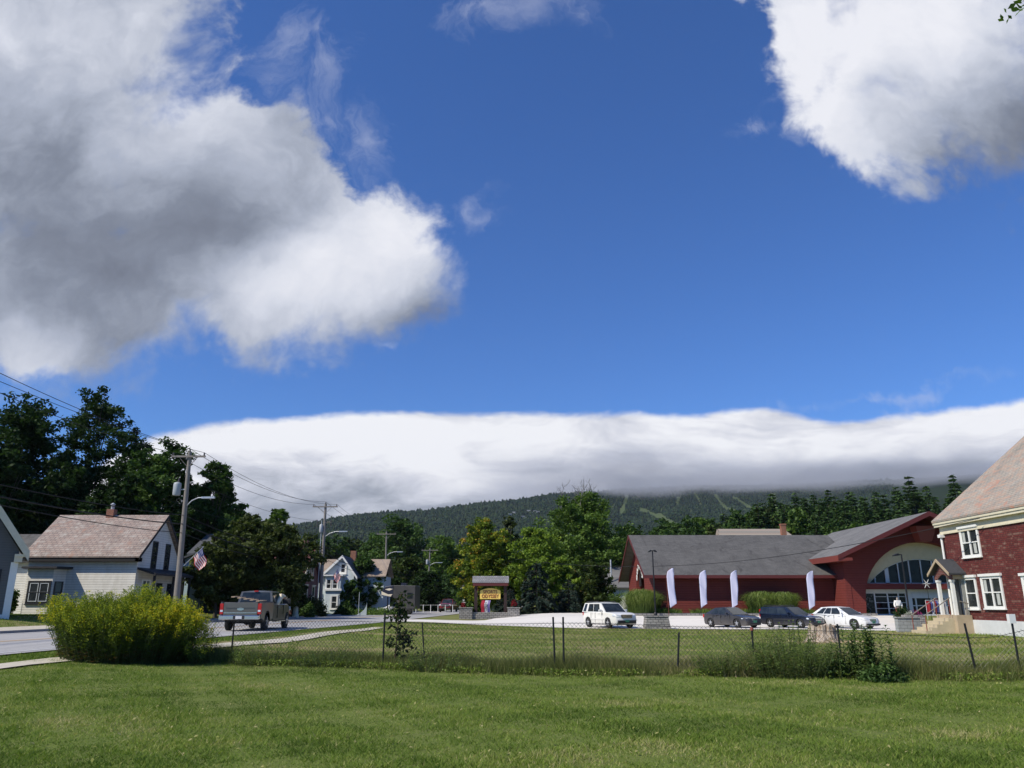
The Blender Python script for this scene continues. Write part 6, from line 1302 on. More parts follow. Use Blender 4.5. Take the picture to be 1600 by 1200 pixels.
grass_clump('maiden_grass', 'left half of the long ornamental grass hedge behind the cars', GX(1192, 70), 70.6, 1.25, 1.95, 4200, 93, ry=.7); grass_clump('maiden_grass', 'right half of the long ornamental grass hedge behind the cars', GX(1228, 70), 70.6, 1.2, 1.9, 4200, 94, ry=.7)
rngp = np.random.default_rng(5); n = 9000; X = rngp.uniform(9.5, 28.9, n); Yp = rngp.uniform(69.7, 71.8, n); P = np.stack([X, Yp, np.array([gz(a, b_) for a, b_ in zip(X, Yp)])+.15], 1)
keep = (np.sin(X*1.1)+np.sin(X*2.7+1) > -.9); P = P[keep]; n = len(P)
blades('garden_planting', rngp, P, rngp.uniform(.15, .55, n), rngp.uniform(.03, .07, n), green(), np.clip(rngp.normal(.6, .2, n), 0, 1), .6, label='low green plants filling the bed along the red shop wall', cat='plants')
for i, px in enumerate((1036, 1345)): bush('bush', ['low green shrub at the foot of the shop corner lamp post', 'low green shrub by the shop wall right of the white wagon'][i], GX(px, 70.3), 70.3, .9, .75, green(), 95+i, n=1800, leaf=.16)
# ------------------------------------------------------------------ grass, all countless blades
m_gb = leafmat('lawn_blades', [(0, (.070, .115, .018)), (.35, (.125, .195, .028)), (.70, (.20, .27, .044)), (.9, (.29, .30, .08)), (1, (.42, .37, .18))], .3)
m_wb = leafmat('rough_blades', [(0, (.060, .080, .022)), (.4, (.12, .145, .040)), (.7, (.21, .20, .070)), (.9, (.34, .28, .14)), (1, (.45, .36, .22))], .25)
rg = np.random.default_rng(77)
def gzs(X, Y): return np.array([gz(a, b_) for a, b_ in zip(X.tolist(), Y.tolist())])
def vnoise(X, Y, s, seed=0):
    return (np.sin(X*s+seed)*np.cos(Y*s*1.3+seed*2)+.6*np.sin(X*s*2.3+Y*s*1.1+seed*3)+.4*np.sin(Y*s*3.1-X*s*1.7+seed))/2+.5
def field(n, y0, y1, pad=1.06, p=1.0):
    Y = y0+(y1-y0)*rg.uniform(0, 1, n)**p; X = rg.uniform(-1, 1, n)*(Y*.66*pad+1.2); return X, Y
n = 430000; X, Y = field(n, 7.6, 25, p=1.15); FY = np.interp(X, [p[0] for p in FP], [p[1] for p in FP]); k = (Y < FY-.55-.25*vnoise(X, Y, 2.2)) & (X > -14.2+.0*Y); X, Y = X[k], Y[k]; n = len(X)
v = .22+.42*vnoise(X, Y*1.8, .5, 1)*rg.uniform(.7, 1.3, n)+.30*vnoise(X, Y, 2.3, 4)-.12+rg.normal(0, .20, n); v = np.where(rg.random(n) < .04, rg.uniform(.85, 1, n), v)
blades('lawn_grass', rg, np.stack([X, Y, gzs(X, Y)-.005], 1), rg.uniform(.018, .052, n)*(.7+.7*vnoise(X, Y, 1.3, 2))*(.8+.5*vnoise(X, Y, 6.3, 5)), rg.uniform(.007, .016, n), m_gb, np.clip(v, 0, 1), 1.2, label='mown green lawn grass filling the foreground')
n = 150000; X, Y = field(n, 19.5, 61, p=1.1); FY = np.interp(X, [p[0] for p in FP], [p[1] for p in FP]); k = (Y > FY+2.2) & (X > np.interp(Y, [22.6, 32, 47, 58], [-11.2, -9.2, -8.0, -8.6])) & (Y < np.interp(X, [p[0] for p in fe], [p[1] for p in fe])-.7); X, Y = X[k], Y[k]; n = len(X)
v = .50+.38*vnoise(X*.6, Y*1.8, .5, 5)+rg.normal(0, .14, n)-.12; v = np.where(vnoise(X*.5, Y*1.5, .42, 9) > .66, v+.36, v)
blades('field_grass', rg, np.stack([X, Y, gzs(X, Y)-.01], 1), rg.uniform(.03, .085, n)*(1+.01*Y), rg.uniform(.012, .028, n)*(Y/26), m_gb, np.clip(v, 0, 1), 1.0, label='mown field grass with dry patches beyond the chain link fence')
n = 20000; Y = rg.uniform(12, 60, n); nr = np.interp(Y, [5, 22.6, 32, 47, 58], [-17.5, -14.5, -12.3, -10.6, -9.4]); X = nr+rg.uniform(.05, 1.7, n); blades('verge_grass', rg, np.stack([X, Y, gzs(X, Y)], 1), rg.uniform(.03, .09, n), rg.uniform(.01, .03, n), m_gb, np.clip(rg.normal(.45, .15, n), 0, 1), .8, label='strip of grass between the road and the sidewalk')
n = 30000; X = rg.uniform(-42, -20, n); Y = rg.uniform(34, 56, n); fr_ = np.interp(Y, [36, 60], [-23.3, -21.2]); k = (X < fr_-3.0); X, Y = X[k], Y[k]; n = len(X); blades('yard_grass', rg, np.stack([X, Y, gzs(X, Y)], 1), rg.uniform(.04, .10, n), rg.uniform(.02, .04, n), m_gb, np.clip(rg.normal(.45, .15, n), 0, 1), .8, label='yard grass in front of the houses across the road')
n = 420; X, Y = field(n, 8.2, 17.5); q = leaf_quads(rg, np.stack([X, Y, gzs(X, Y)+.055], 1), .05, up=1.5, asp=.6); tag(npmesh('fallen_leaves', q, 4, m_gb, np.clip(rg.normal(.97, .05, n), .85, 1)), 'small pale fallen leaves sprinkled over the foreground lawn', 'leaves', kind='stuff')
# tall unmown strip under the fence
n = 120000; X = rg.uniform(-12.6, 17, n); FY = np.interp(X, [p[0] for p in FP], [p[1] for p in FP]); off = rg.normal(.35, .75, n); off = np.where(off > 0, off*1.5, off*.55); Y = FY+off; k = (off > -.95-.2*vnoise(X, Y, 3)) & (off < 3.8); X, Y, off = X[k], Y[k], off[k]; n = len(X)
edge = np.clip(1-np.abs(off-.4)/3.2, .15, 1); br_ = vnoise(X, Y, .35, 3); hh_ = rg.uniform(.12, .46, n)*edge*(.75+.6*vnoise(X, Y, .9, 7))*(1+.5*np.exp(-((X-6.8)/2.2)**2))
v = .22+.55*br_+rg.normal(0, .18, n)+np.where((X > 7.8) & (X < 10.5), .22, 0)-np.where((X > 2.7) & (X < 7.4), .22, 0)
blades('rough_grass', rg, np.stack([X, Y, gzs(X, Y)-.01], 1), hh_, rg.uniform(.008, .018, n), m_wb, np.clip(v, 0, 1), .55, label='tall unmown brownish grass along the foot of the fence')
# low broad weeds at the strip's front edge
n = 15000; X = rg.uniform(-8, 14, n); FY = np.interp(X, [p[0] for p in FP], [p[1] for p in FP]); Y = FY+rg.normal(-.45, .28, n); P = np.stack([X, Y, gzs(X, Y)+rg.uniform(.02, .16, n)], 1); k = vnoise(X, Y, 1.7, 8) > .35; P = P[k]
tag(npmesh('weeds', leaf_quads(rg, P, .055), 4, m_gb, np.clip(rg.normal(.55, .2, len(P)), 0, 1)), 'low leafy weeds fringing the lawn before the fence', 'weeds', kind='stuff')
# ------------------------------------------------------------------ chain link fence
FN = empty('chain_link_fence', (1.2, 20.6, gz(1.2, 20.6)), 'black chain link fence running across the field behind the lawn', 'fence')
mtab = [(-15, 1.12), (-8.2, 1.14), (-3.6, 1.17), (1.2, 1.22), (2.2, 1.20), (4.2, 1.10), (6.0, 1.10), (7.9, 1.02), (10.6, .86), (11.0, .90), (11.9, 1.12), (24, 1.15)]
for (a, b2) in zip(FP, FP[1:]):
    mb = MB(); L = hypot(b2[0]-a[0], b2[1]-a[1]); dx, dy = (b2[0]-a[0])/L, (b2[1]-a[1])/L; st = .105; k = -12
    while k*st < L:
        for sg in (1, -1):
            s0 = k*st if sg == 1 else (k*st+1.2); pts_ = []
            e0, e1 = s0, s0+sg*1.2*1.0
            # rising diagonal clipped to the panel and to the sagging top edge
            for t in (0, .25, .5, .75, 1): pts_.append((lerp(e0, e1, t), lerp(.04, 1.24, t)))
            out = []
            for (s1, h1), (s2, h2) in zip(pts_, pts_[1:]):
                if min(s1, s2) < -.001 or max(s1, s2) > L+.001: continue
                x1 = a[0]+dx*s1; top1 = interp(mtab, x1)
                if h1 > top1: continue
                if h2 > top1: t = (top1-h1)/(h2-h1); s2 = lerp(s1, s2, t); h2 = top1
                q1 = Vector((a[0]+dx*s1, a[1]+dy*s1, 0)); q2 = Vector((a[0]+dx*s2, a[1]+dy*s2, 0)); z0 = gz(q1.x, q1.y); wob = .012*sin(q1.x*9+h1*7)
                q1.z = z0+h1; q2.z = z0+h2; q1.y += wob; q2.y += .012*sin(q2.x*9+h2*7); mb.tube([q1, q2], .0036, 3, cap=False, sm=False)
        k += 1
    P = []
    for i in range(21): x1 = lerp(a[0], b2[0], i/20); y1 = lerp(a[1], b2[1], i/20); P.append((x1, y1, gz(x1, y1)+interp(mtab, x1)-.02))
    mb.tube(P, .006, 3, cap=False); o = mb.build('mesh_panel', m_blk, FN)
for px, pt, pb, lean in [(360, 974, 1037, 0), (598, 958, 1040, 0), (664, 974, 1030, -.10), (867, 964, 1036, -.03), (881, 964, 1034, 0), (1059, 988, 1046, .08), (1180, 984, 1050, 0), (1317, 975, 1055, 0), (1527, 974, 1063, -.09), (1597, 974, 1066, 0), (131, 940, 1040, .16), (1750, 960, 1070, 0)]:
    x = GX(px, 21); 
    for _ in range(6): y = fy(x); x = atY(px, pb, y).x
    t = atY(px, pt, y); z0 = gz(x, y); mb = MB(); mb.tube([(x-lean*.2, y, z0-.1), (x+lean, y, t.z)], .024 if px != 664 else .018, 8); po = mb.build('post', m_blk, FN)
    if px == 1180: mb = MB(); mb.lathe([(.04, -.02), (.045, .03), (.02, .06)], 8, (x+lean, y, t.z)); mb.build('rusty_cap', m_rust, po)
    if px == 1597: mb = MB(); mb.box(x-.07, x+.07, y-.05, y+.05, t.z, t.z+.2); mb.build('white_cap', m_white, po)
# ================================================================== FOREGROUND PLANTS
def bend(B, tip, n=5, sag=.1):
    return [B.lerp(tip, k/n)+Vector((0, 0, sag*sin(pi*k/n))) for k in range(n+1)]
m_stem = M_('green_stem', (.07, .10, .03), .8, .4, 8); m_stemb = M_('brown_stem', (.11, .07, .04), .85, .4, 8)
m_gold = LF('goldenrod', [(0, (.13, .065, .03)), (.12, (.070, .070, .022)), (.3, (.050, .080, .018)), (.5, (.12, .17, .024)), (.68, (.29, .33, .028)), (.84, (.48, .45, .025)), (1, (.66, .50, .025))], .35)
def goldenrod(name, label, cx, cy, rx, ry_, h, n, seed, plume=1.0, mat=None, spread=.25, cat='shrub', leafy=34, lw=.09, zj=1.0):
    rng = np.random.default_rng(seed); root = empty(name, (cx, cy, gz(cx, cy)), label, cat); Q = []; Vv = []; mb = MB(); z0 = root.location.z
    for i in range(n):
        r0 = sqrt(rng.uniform(0, 1)); a = rng.uniform(0, 2*pi); bx2, by2 = r0*cos(a)*rx*.80, r0*sin(a)*ry_*.80
        hh = h*(1-.30*r0**4.0)*rng.uniform(.72, 1.05)*(1+.08*sin(bx2*2.6+by2*3+seed)+.07*sin(bx2*6.3+by2*5)+.05*sin(bx2*13)); B = Vector((bx2, by2, gz(cx+bx2, cy+by2)-z0)); out = Vector((cos(a), sin(a), 0))*r0
        tip = B+Vector((out.x*rx*spread+rng.normal(0, .15), out.y*ry_*spread+rng.normal(0, .15), hh)); mid = B.lerp(tip, .5)+Vector((rng.normal(0, .04), rng.normal(0, .04), hh*.06))
        mb.tube([B, mid, tip], [.006, .005, .002], 3, cap=False)
        m = leafy; t = rng.uniform(.08, .98, m); az = rng.uniform(0, 2*pi, m)
        P = np.array(B)[None]*(1-t)[:, None]+np.array(tip)[None]*t[:, None]; al = np.stack([np.cos(az), np.sin(az), rng.uniform(-.2, .75, m)], 1); al /= np.linalg.norm(al, axis=1, keepdims=True); ln = lw*rng.uniform(.8, 1.5, m)*(1.15-.5*t); P = P+al*(ln*.5)[:, None]
        q = leaf_quads(rng, P, 1.0, up=.3, asp=.17, along=al); c = q.mean(1, keepdims=True); q = c+(q-c)*ln[:, None, None]; Q.append(q)
        low = t < .32; Vv.append(np.clip(np.where(low, rng.uniform(0, .35, m), .25+.33*t+rng.normal(0, .07, m)), 0, 1))
        if plume > 0 and rng.random() < plume:
            m = 64; s = rng.uniform(0, 1, m); aa = rng.uniform(0, 2*pi, m); pl = rng.uniform(.8, 1.5); rr = .10*pl*np.sqrt(1-s*.85)*rng.uniform(.2, 1, m); la = rng.uniform(0, 6.28); P = np.array(tip)[None]+np.stack([np.cos(aa)*rr+np.cos(la)*s*.16*pl, np.sin(aa)*rr+np.sin(la)*s*.16*pl, (s-.5)*.30*pl], 1)
            Q.append(leaf_quads(rng, P, .034, asp=.7)); yel = np.clip(rng.normal(.64+.10*sin(bx2*2.1+seed*.3), .12), .5, .98); Vv.append(np.clip(yel+rng.normal(0, .09, m), .4, 1))
    npmesh('foliage', np.concatenate(Q), 4, mat or m_gold, np.concatenate(Vv), root); mb.build('stem', m_stem, root, world=False); return root
goldenrod('goldenrod', 'huge mounded clump of yellow goldenrod on the fence line at left', -10.65, 22.3, 1.98, 1.45, 1.60, 1700, 101, 1.0)
goldenrod('goldenrod', 'small yellow goldenrod tuft at the right foot of the huge clump', -8.55, 22.2, .3, .4, .7, 26, 102, .8)
m_weed = LF('field_weeds', [(0, (.07, .07, .03)), (.3, (.075, .11, .026)), (.6, (.14, .20, .045)), (.85, (.23, .28, .08)), (1, (.36, .35, .16))], .3)
goldenrod('goldenrod', 'unopened green goldenrod thicket before the tree stump', 6.55, 18.7, 1.25, .65, .92, 230, 103, 0, m_weed, cat='weeds', leafy=30, lw=.085); goldenrod('goldenrod', 'feathery green weeds left of the stump weeds', 5.1, 19.2, .8, .5, .62, 130, 104, 0, m_weed, cat='weeds', leafy=26, lw=.075)
goldenrod('goldenrod', 'low green weeds left of the milkweed', 7.8, 18.45, .6, .45, .6, 90, 105, 0, m_weed, cat='weeds', leafy=24, lw=.08); goldenrod('goldenrod', 'low grey green weeds at the foot of the huge goldenrod clump', -6.9, 22.2, .8, .5, .55, 90, 106, .1, m_weed, cat='weeds', leafy=22, lw=.07)
goldenrod('goldenrod', 'sparse weeds beside the sapling on the fence', -4.9, 21.4, .9, .45, .45, 80, 107, .05, m_weed, cat='weeds', leafy=22, lw=.07); goldenrod('goldenrod', 'dry reddish weeds between the sapling and the paired posts', -1.9, 20.8, 1.1, .4, .42, 90, 108, .12, m_weed, cat='weeds', leafy=20, lw=.06)
m_seed = LF('reddish_bramble', [(0, (.08, .035, .025)), (.4, (.09, .075, .03)), (.7, (.09, .12, .035)), (1, (.22, .17, .08))], .25)
goldenrod('bramble', 'thin reddish bramble sprawling left of the stump', 6.1, 19.4, .75, .4, 1.1, 55, 109, 0, m_seed, spread=.5, cat='bramble', leafy=26, lw=.075)
def leafstem(name, label, cx, cy, stems, mat, seed, leaf=.14, step=.075, pairs=2, asp=.5, cat='plant', droop=.1):
    """stems: (dx, dy, height, leanx, leany)"""
    rng = np.random.default_rng(seed); root = empty(name, (cx, cy, gz(cx, cy)), label, cat); Q = []; Vv = []; mb = MB()
    for (dx, dy, h, lx_, ly_) in stems:
        B = Vector((dx, dy, -.02)); tip = B+Vector((lx_, ly_, h)); mb.tube([B, B.lerp(tip, .5)+Vector((lx_*.1, 0, .02)), tip], [.011, .009, .004], 5); k = int(h/step)
        for i in range(1, k+1):
            t = i/k
            if t < .12: continue
            for j in range(pairs):
                a = i*1.57+j*2*pi/pairs+rng.uniform(-.35, .35); ln = leaf*(1.15-.65*t**2)*rng.uniform(.8, 1.2); d = np.array([cos(a), sin(a), rng.uniform(.1, .7)-droop]); d /= np.linalg.norm(d); p = np.array(B.lerp(tip, t)); w = np.cross(d, [0, 0, 1.]); w /= np.linalg.norm(w)+1e-6; up = np.cross(w, d)
                b0 = p; b1 = p+d*ln*.45+up*.02; b2 = p+d*ln-np.array([0, 0, ln*.12]); Q.append([b0, b1+w*ln*asp*.5+up*.015, b2, b1]); Q.append([b0, b1, b2, b1-w*ln*asp*.5+up*.015]); c = np.clip(rng.normal(.35+.4*t, .14), 0, 1); Vv += [c, c]
    npmesh('foliage', np.array(Q), 4, mat, np.array(Vv), root); mb.build('stem', m_stem, root, world=False); return root
m_milk = LF('milkweed', [(0, (.030, .055, .020)), (.5, (.065, .115, .035)), (.85, (.11, .175, .055)), (1, (.17, .24, .08))], .3)
rr_ = random.Random(12)
leafstem('milkweed', 'broad leaved milkweed cluster right of the stump on the fence line', GX(1362, 18.0), 18.3, [(rr_.uniform(-.42, .42), rr_.uniform(-.35, .3), rr_.uniform(.7, 1.25), rr_.uniform(-.1, .15), rr_.uniform(-.1, .1)) for _ in range(17)], m_milk, 111, leaf=.19, cat='milkweed', step=.06)
for i, (px, h_, lab) in enumerate([(1312, 1.12, 'tall milkweed stem just left of the stump side fence post'), (1330, 1.2, 'tall milkweed stem leaning right beside the fence post'), (1293, .85, 'short milkweed stem below the stump')]):
    leafstem('milkweed', lab, GX(px, 18.2), 18.3, [(0, 0, h_, .03, 0), (.12, .05, h_*.82, .06, 0), (-.1, -.05, h_*.7, -.05, 0)], m_milk, 112+i, leaf=.15, cat='milkweed', step=.06)
bush('bramble', 'dark leafy bramble at the base of the milkweed', GX(1370, 17.6), 17.75, .55, .5, dark(), 118, n=2600, leaf=.075, cat='bramble')
leafstem('bramble', 'leafy bramble shoots arching in front of the blue station wagon', GX(1238, 19.2), 19.3, [(rr_.uniform(-.3, .3), rr_.uniform(-.2, .2), rr_.uniform(.9, 1.25), rr_.uniform(-.35, .4), .05) for _ in range(12)], m_weed, 119, leaf=.09, asp=.7, cat='bramble', step=.08)
# sapling twined on the tall fence post
m_vine = LF('sapling_leaves', [(0, (.010, .020, .007)), (.5, (.022, .040, .012)), (.85, (.045, .075, .018)), (1, (.09, .12, .035))], .3)
st = [(0, 0, 1.35, .1, 0), (.05, 0, 1.75, .15, 0), (.08, .05, 1.9, .25, .0), (-.05, 0, 1.1, -.15, 0)]
SPx = GX(622, 21.9)-.05; sap = empty('sapling', (SPx, 22.0, gz(SPx, 22)), 'dark leafy sapling growing through the fence by the tall post', 'sapling'); rng = np.random.default_rng(121); Q = []; Vv = []; mb = MB(); tips = []
mb.tube([(0, 0, -.05), (.02, 0, .5), (.05, .02, 1.1), (.08, 0, 1.75)], [.022, .018, .013, .005], 6)
for i in range(36):
    t = rng.uniform(.2, 1); B = Vector((.05*t, 0, 1.72*t)); a = rng.uniform(0, 2*pi); L = rng.uniform(.25, .62)*(1.1-.35*t); tp = B+Vector((cos(a)*L*(1.15 if cos(a) > 0 else .8), sin(a)*L*.6, rng.uniform(-.1, .30))); mb.tube([B, B.lerp(tp, .5)+Vector((0, 0, .06)), tp], [.007, .005, .002], 4)
    for k in range(13):
        s = rng.uniform(.2, 1.05); p = np.array(B.lerp(tp, s))+rng.normal(0, .02, 3); d = rng.normal(size=3); d[2] -= .55; d /= np.linalg.norm(d); ln = rng.uniform(.09, .16); w = np.cross(d, rng.normal(size=3)); w /= np.linalg.norm(w)+1e-6
        Q.append([p, p+d*ln*.45+w*ln*.28, p+d*ln, p+d*ln*.45-w*ln*.28]); Vv.append(np.clip(rng.normal(.45, .25), 0, 1))
npmesh('foliage', np.array(Q), 4, m_vine, np.array(Vv), sap); mb.build('stem', m_stemb, sap, world=False)
leafstem('weed', 'lone leafy weed stalk left of the tall fence post', GX(541, 22), 22.0, [(0, 0, .5, .05, 0), (.1, 0, .4, .1, 0)], m_weed, 123, leaf=.08, cat='weed')
leafstem('weed', 'thin reddish weed stalks between the goldenrod and the first fence post', GX(335, 23), 23.0, [(0, 0, .9, .05, 0), (.1, 0, .75, .1, 0), (-.15, 0, .65, -.05, 0)], m_seed, 124, leaf=.09, cat='weed')
# ------------------------------------------------------------------ stump
m_st, gg, b = newmat('weathered_stump_wood'); oc = objc(gg); n = gg.noise(gg.vm('MULTIPLY', oc, (6, 6, 1.1)), 2.0, 7, .7); n2 = gg.noise(oc, 5, 5, .6)
c = gg.ramp(n, [(0, (.05, .035, .025)), (.40, (.16, .11, .07)), (.5, (.42, .34, .26)), (1, (.78, .70, .60))]); c = gg.mix(gg.mr(n2, .5, .7, 0, .6), c, (.30, .16, .08)); gg.put(b.inputs['Base Color'], c); b.inputs['Roughness'].default_value = .95
bn = gg.new('ShaderNodeBump'); bn.inputs['Strength'].default_value = 1; bn.inputs['Distance'].default_value = .06; gg.put(bn.inputs['Height'], n); gg.put(b.inputs['Normal'], bn.outputs[0])
sy_ = 36.0; sx_ = GX(1281, sy_); rs = random.Random(4); N = 40; vs = []; fs = []; hs = [0, .07, .2, .4, .6, .74]
ang = [2*pi*k/N for k in range(N)]; topj = [rs.uniform(-.07, .07)+.05*sin(3*a) for a in ang]
for i, h_ in enumerate(hs):
    for k, a in enumerate(ang):
        fl = .54+.34*math.exp(-h_*5)*(1+.7*max(0, sin(a*4+1))**2)+.03*sin(a*9)+.025*sin(a*17+1)+rs.uniform(-.012, .012); vs.append((fl*cos(a), fl*sin(a)*.85, h_+(topj[k] if i == len(hs)-1 else 0)-.05))
for i in range(len(hs)-1):
    for k in range(N): fs.append((i*N+k, i*N+(k+1) % N, (i+1)*N+(k+1) % N, (i+1)*N+k))
o0 = len(vs); vs += [(v_[0]*.8, v_[1]*.8, v_[2]-.05) for v_ in vs[-N:]]; fs += [((len(hs)-1)*N+k, (len(hs)-1)*N+(k+1) % N, o0+(k+1) % N, o0+k) for k in range(N)]; fs.append(tuple(range(o0, o0+N)))
mb = MB(); mb.add([(p[0]+sx_, p[1]+sy_, p[2]+gz(sx_, sy_)) for p in vs], fs); so_ = mb.build('tree_stump', m_st, loc=(sx_, sy_, gz(sx_, sy_))); tag(so_, 'wide pale weathered tree stump in the field in front of the white wagon', 'tree stump')
n = 260; ws = np.random.default_rng(6); P = np.stack([sx_+ws.normal(0, .75, n), sy_-.5+ws.normal(0, .35, n), np.zeros(n)], 1); P[:, 2] = gzs(P[:, 0], P[:, 1])+.03; tag(npmesh('wood_chips', leaf_quads(ws, P, .10), 4, m_lum, None), 'scattered pale wood chips around the tree stump', 'wood chips', kind='stuff')
# ------------------------------------------------------------------ stone pier on the lot edge
pr_ = empty('stone_pier', (GX(1026, 57), 57.3, gz(10.3, 57)), 'rough stone block pier at the grass edge right of the white suv', 'pier'); X_ = pr_.location.x
mb = MB(); z0 = gz(X_, 57)-.1; mb.add([(X_-.92, 56.8, z0), (X_+.92, 56.8, z0), (X_+.92, 58, z0), (X_-.92, 58, z0), (X_-.78, 56.9, z0+.92), (X_+.78, 56.9, z0+.92), (X_+.78, 57.9, z0+.92), (X_-.78, 57.9, z0+.92)], [(0, 1, 5, 4), (1, 2, 6, 5), (2, 3, 7, 6), (3, 0, 4, 7), (4, 5, 6, 7)]); mb.build('block_wall', m_stone, pr_)
mb = MB(); mb.box(X_-.83, X_+.83, 56.85, 57.95, z0+.92, z0+1.0); mb.build('cap_stone', m_stone, pr_)
# ------------------------------------------------------------------ sports shop sign
SY = 78.0; sxl, sxr = GX(738, SY), GX(795, SY); zc_ = gz((sxl+sxr)/2, SY); SG = empty('shop_sign', ((sxl+sxr)/2, SY, zc_), 'yellow arched sports shop sign hanging under a shingled roof between two posts', 'sign')
zT = atY(766, 901, SY).z; zR = atY(766, 911, SY).z; zB = atY(766, 915.5, SY).z
mb = MB(); mb.prism([(sxl, SY-.5, zR), (sxl, SY, zT), (sxl, SY, zT+.06), (sxl, SY-.5, zR+.08)], (sxr-sxl, 0, 0)); mb.prism([(sxl, SY+.5, zR), (sxl, SY, zT), (sxl, SY, zT+.06), (sxl, SY+.5, zR+.08)], (sxr-sxl, 0, 0)); mb.build('roof', tiles('silvery_cedar_shingles', (.33, .32, .32), (.24, .235, .24), (.12, .12, .12), .18, .14, 'x', .02, bump=.8), SG)
mb = MB(); mb.box(sxl+.05, sxr-.05, SY-.48, SY+.48, zB, zR-.002); mb.build('beam', m_redtrim, SG)
for px in (743.5, 789.5):
    mb = MB(); X_ = GX(px, SY); mb.box(X_-.15, X_+.15, SY-.15, SY+.15, zc_-.2, zB); mb.build('post', M_('dark_brown_post', (.035, .018, .015), .7, .4, 4), SG)
x0, x1 = atY(750, 928, SY).x, atY(782, 928, SY).x; zb0 = atY(766, 936, SY).z; zs = atY(766, 923, SY).z; zt0 = atY(766, 919, SY).z; mb = MB()
pts = [(x0, SY-.1, zb0), (x1, SY-.1, zb0), (x1, SY-.1, zs)]+[(lerp(x1, x0, k/12), SY-.1, zs+(zt0-zs)*sin(pi*k/12)) for k in range(1, 12)]+[(x0, SY-.1, zs)]
mb.prism(pts, (0, .1, 0)); bd = mb.build('sign_board', M_('sign_yellow', (.92, .64, .14), .5, .1, 3), SG); m_sr = M_('sign_red_text', (.22, .008, .020), .5, .1)
off = rootloc(SG); xm = (x0+x1)/2
for txt, zz, sz_ in (('SPORTS', lerp(zb0, zt0, .64), .40), ('ODYSSEY', lerp(zb0, zt0, .25), .40)):
    letters(txt, m_sr, sz_, bd, Matrix.Translation(Vector((xm, SY-.112, zz))-off) @ Matrix.Rotation(pi/2, 4, 'X') @ Matrix.Diagonal((1.0, 1.1, 1, 1)), bold=.004)
# planter wall with end piers and flowers
wy = 76.9; PW = empty('stone_planter', (GX(765, wy), wy, gz(-2, wy)), 'long low stone planter wall with end piers below the shop sign', 'planter'); 
for nm, a, b2, y0, y1, ht in (('wall', 731, 800, wy, wy+.5, .62), ('pier', 718, 738, wy-.2, wy+.9, 1.0), ('pier', 793, 812, wy-.2, wy+.9, 1.0)):
    mb = MB(); mb.box(GX(a, wy)+(.0 if nm == 'pier' else .02), GX(b2, wy), y0, y1, gz(-2, wy)-.2, gz(-2, wy)+ht); p_ = mb.build(nm, m_stone, PW)
    if nm == 'pier': mb = MB(); mb.box(GX(a, wy)-.06, GX(b2, wy)+.06, y0-.06, y1+.06, gz(-2, wy)+ht, gz(-2, wy)+ht+.08); mb.build('cap_stone', m_stone, p_)
m_redfl = LF('red_flowers', [(0, (.04, .06, .02)), (.25, (.10, .02, .02)), (.6, (.33, .015, .025)), (1, (.45, .03, .05))], .2)
for px, lab in ((723, 'mound of red flowers on the left pier of the sign planter'), (803, 'mound of red flowers on the right pier of the sign planter')): bush('flowers', lab, GX(px, wy+.3), wy+.35, .34, .6, m_redfl, int(px), n=700, leaf=.09, cat='flowers', zoff=1.08)
# vertical banner under the sign
bn_ = empty('banner', (GX(757, SY-.3), SY-.3, zc_), 'red white and purple vertical feather banner below the yellow sign', 'banner'); zt = atY(757, 938, SY).z
for a, b2, m, nm in ((751, 756.5, M_('banner_red', (.5, .03, .05), .7), 'red_panel'), (756.5, 761.5, M_('banner_white', (.7, .7, .72), .7), 'white_panel'), (761.5, 765, M_('banner_purple', (.33, .24, .48), .7), 'purple_panel')):
    xa, xb_ = GX(a, SY-.3), GX(b2, SY-.3); mb = MB(); vs = []; 
    for i in range(9):
        z_ = lerp(.45+zc_, zt, i/8); dd = .10*sin(i*.9); vs += [(xa+dd*.5+.08*(i/8), SY-.3+dd*.4, z_), (xb_-.004+dd*.5+.08*(i/8), SY-.3+dd*.4+.03, z_)]
    mb.add(vs, [(2*i, 2*i+1, 2*i+3, 2*i+2) for i in range(8)]); o = mb.build(nm, m, bn_); so = o.modifiers.new('t', 'SOLIDIFY'); so.thickness = .01
mb = MB(); mb.tube([(GX(757, SY), SY-.26, zc_), (GX(758, SY), SY-.26, zt+.1)], .02, 5); mb.build('staff', m_blk, bn_)
ob = bn_.children[1]; Mx = Matrix.Translation(Vector((GX(759.3, SY), SY-.42, (zt+zc_+.5)/2))-rootloc(bn_)) @ Matrix.Rotation(pi/2, 4, 'X') @ Matrix.Rotation(pi/2, 4, 'Z')
letters('OPEN', M_('banner_black_text', (.03, .03, .04), .6), .34, ob, Mx)
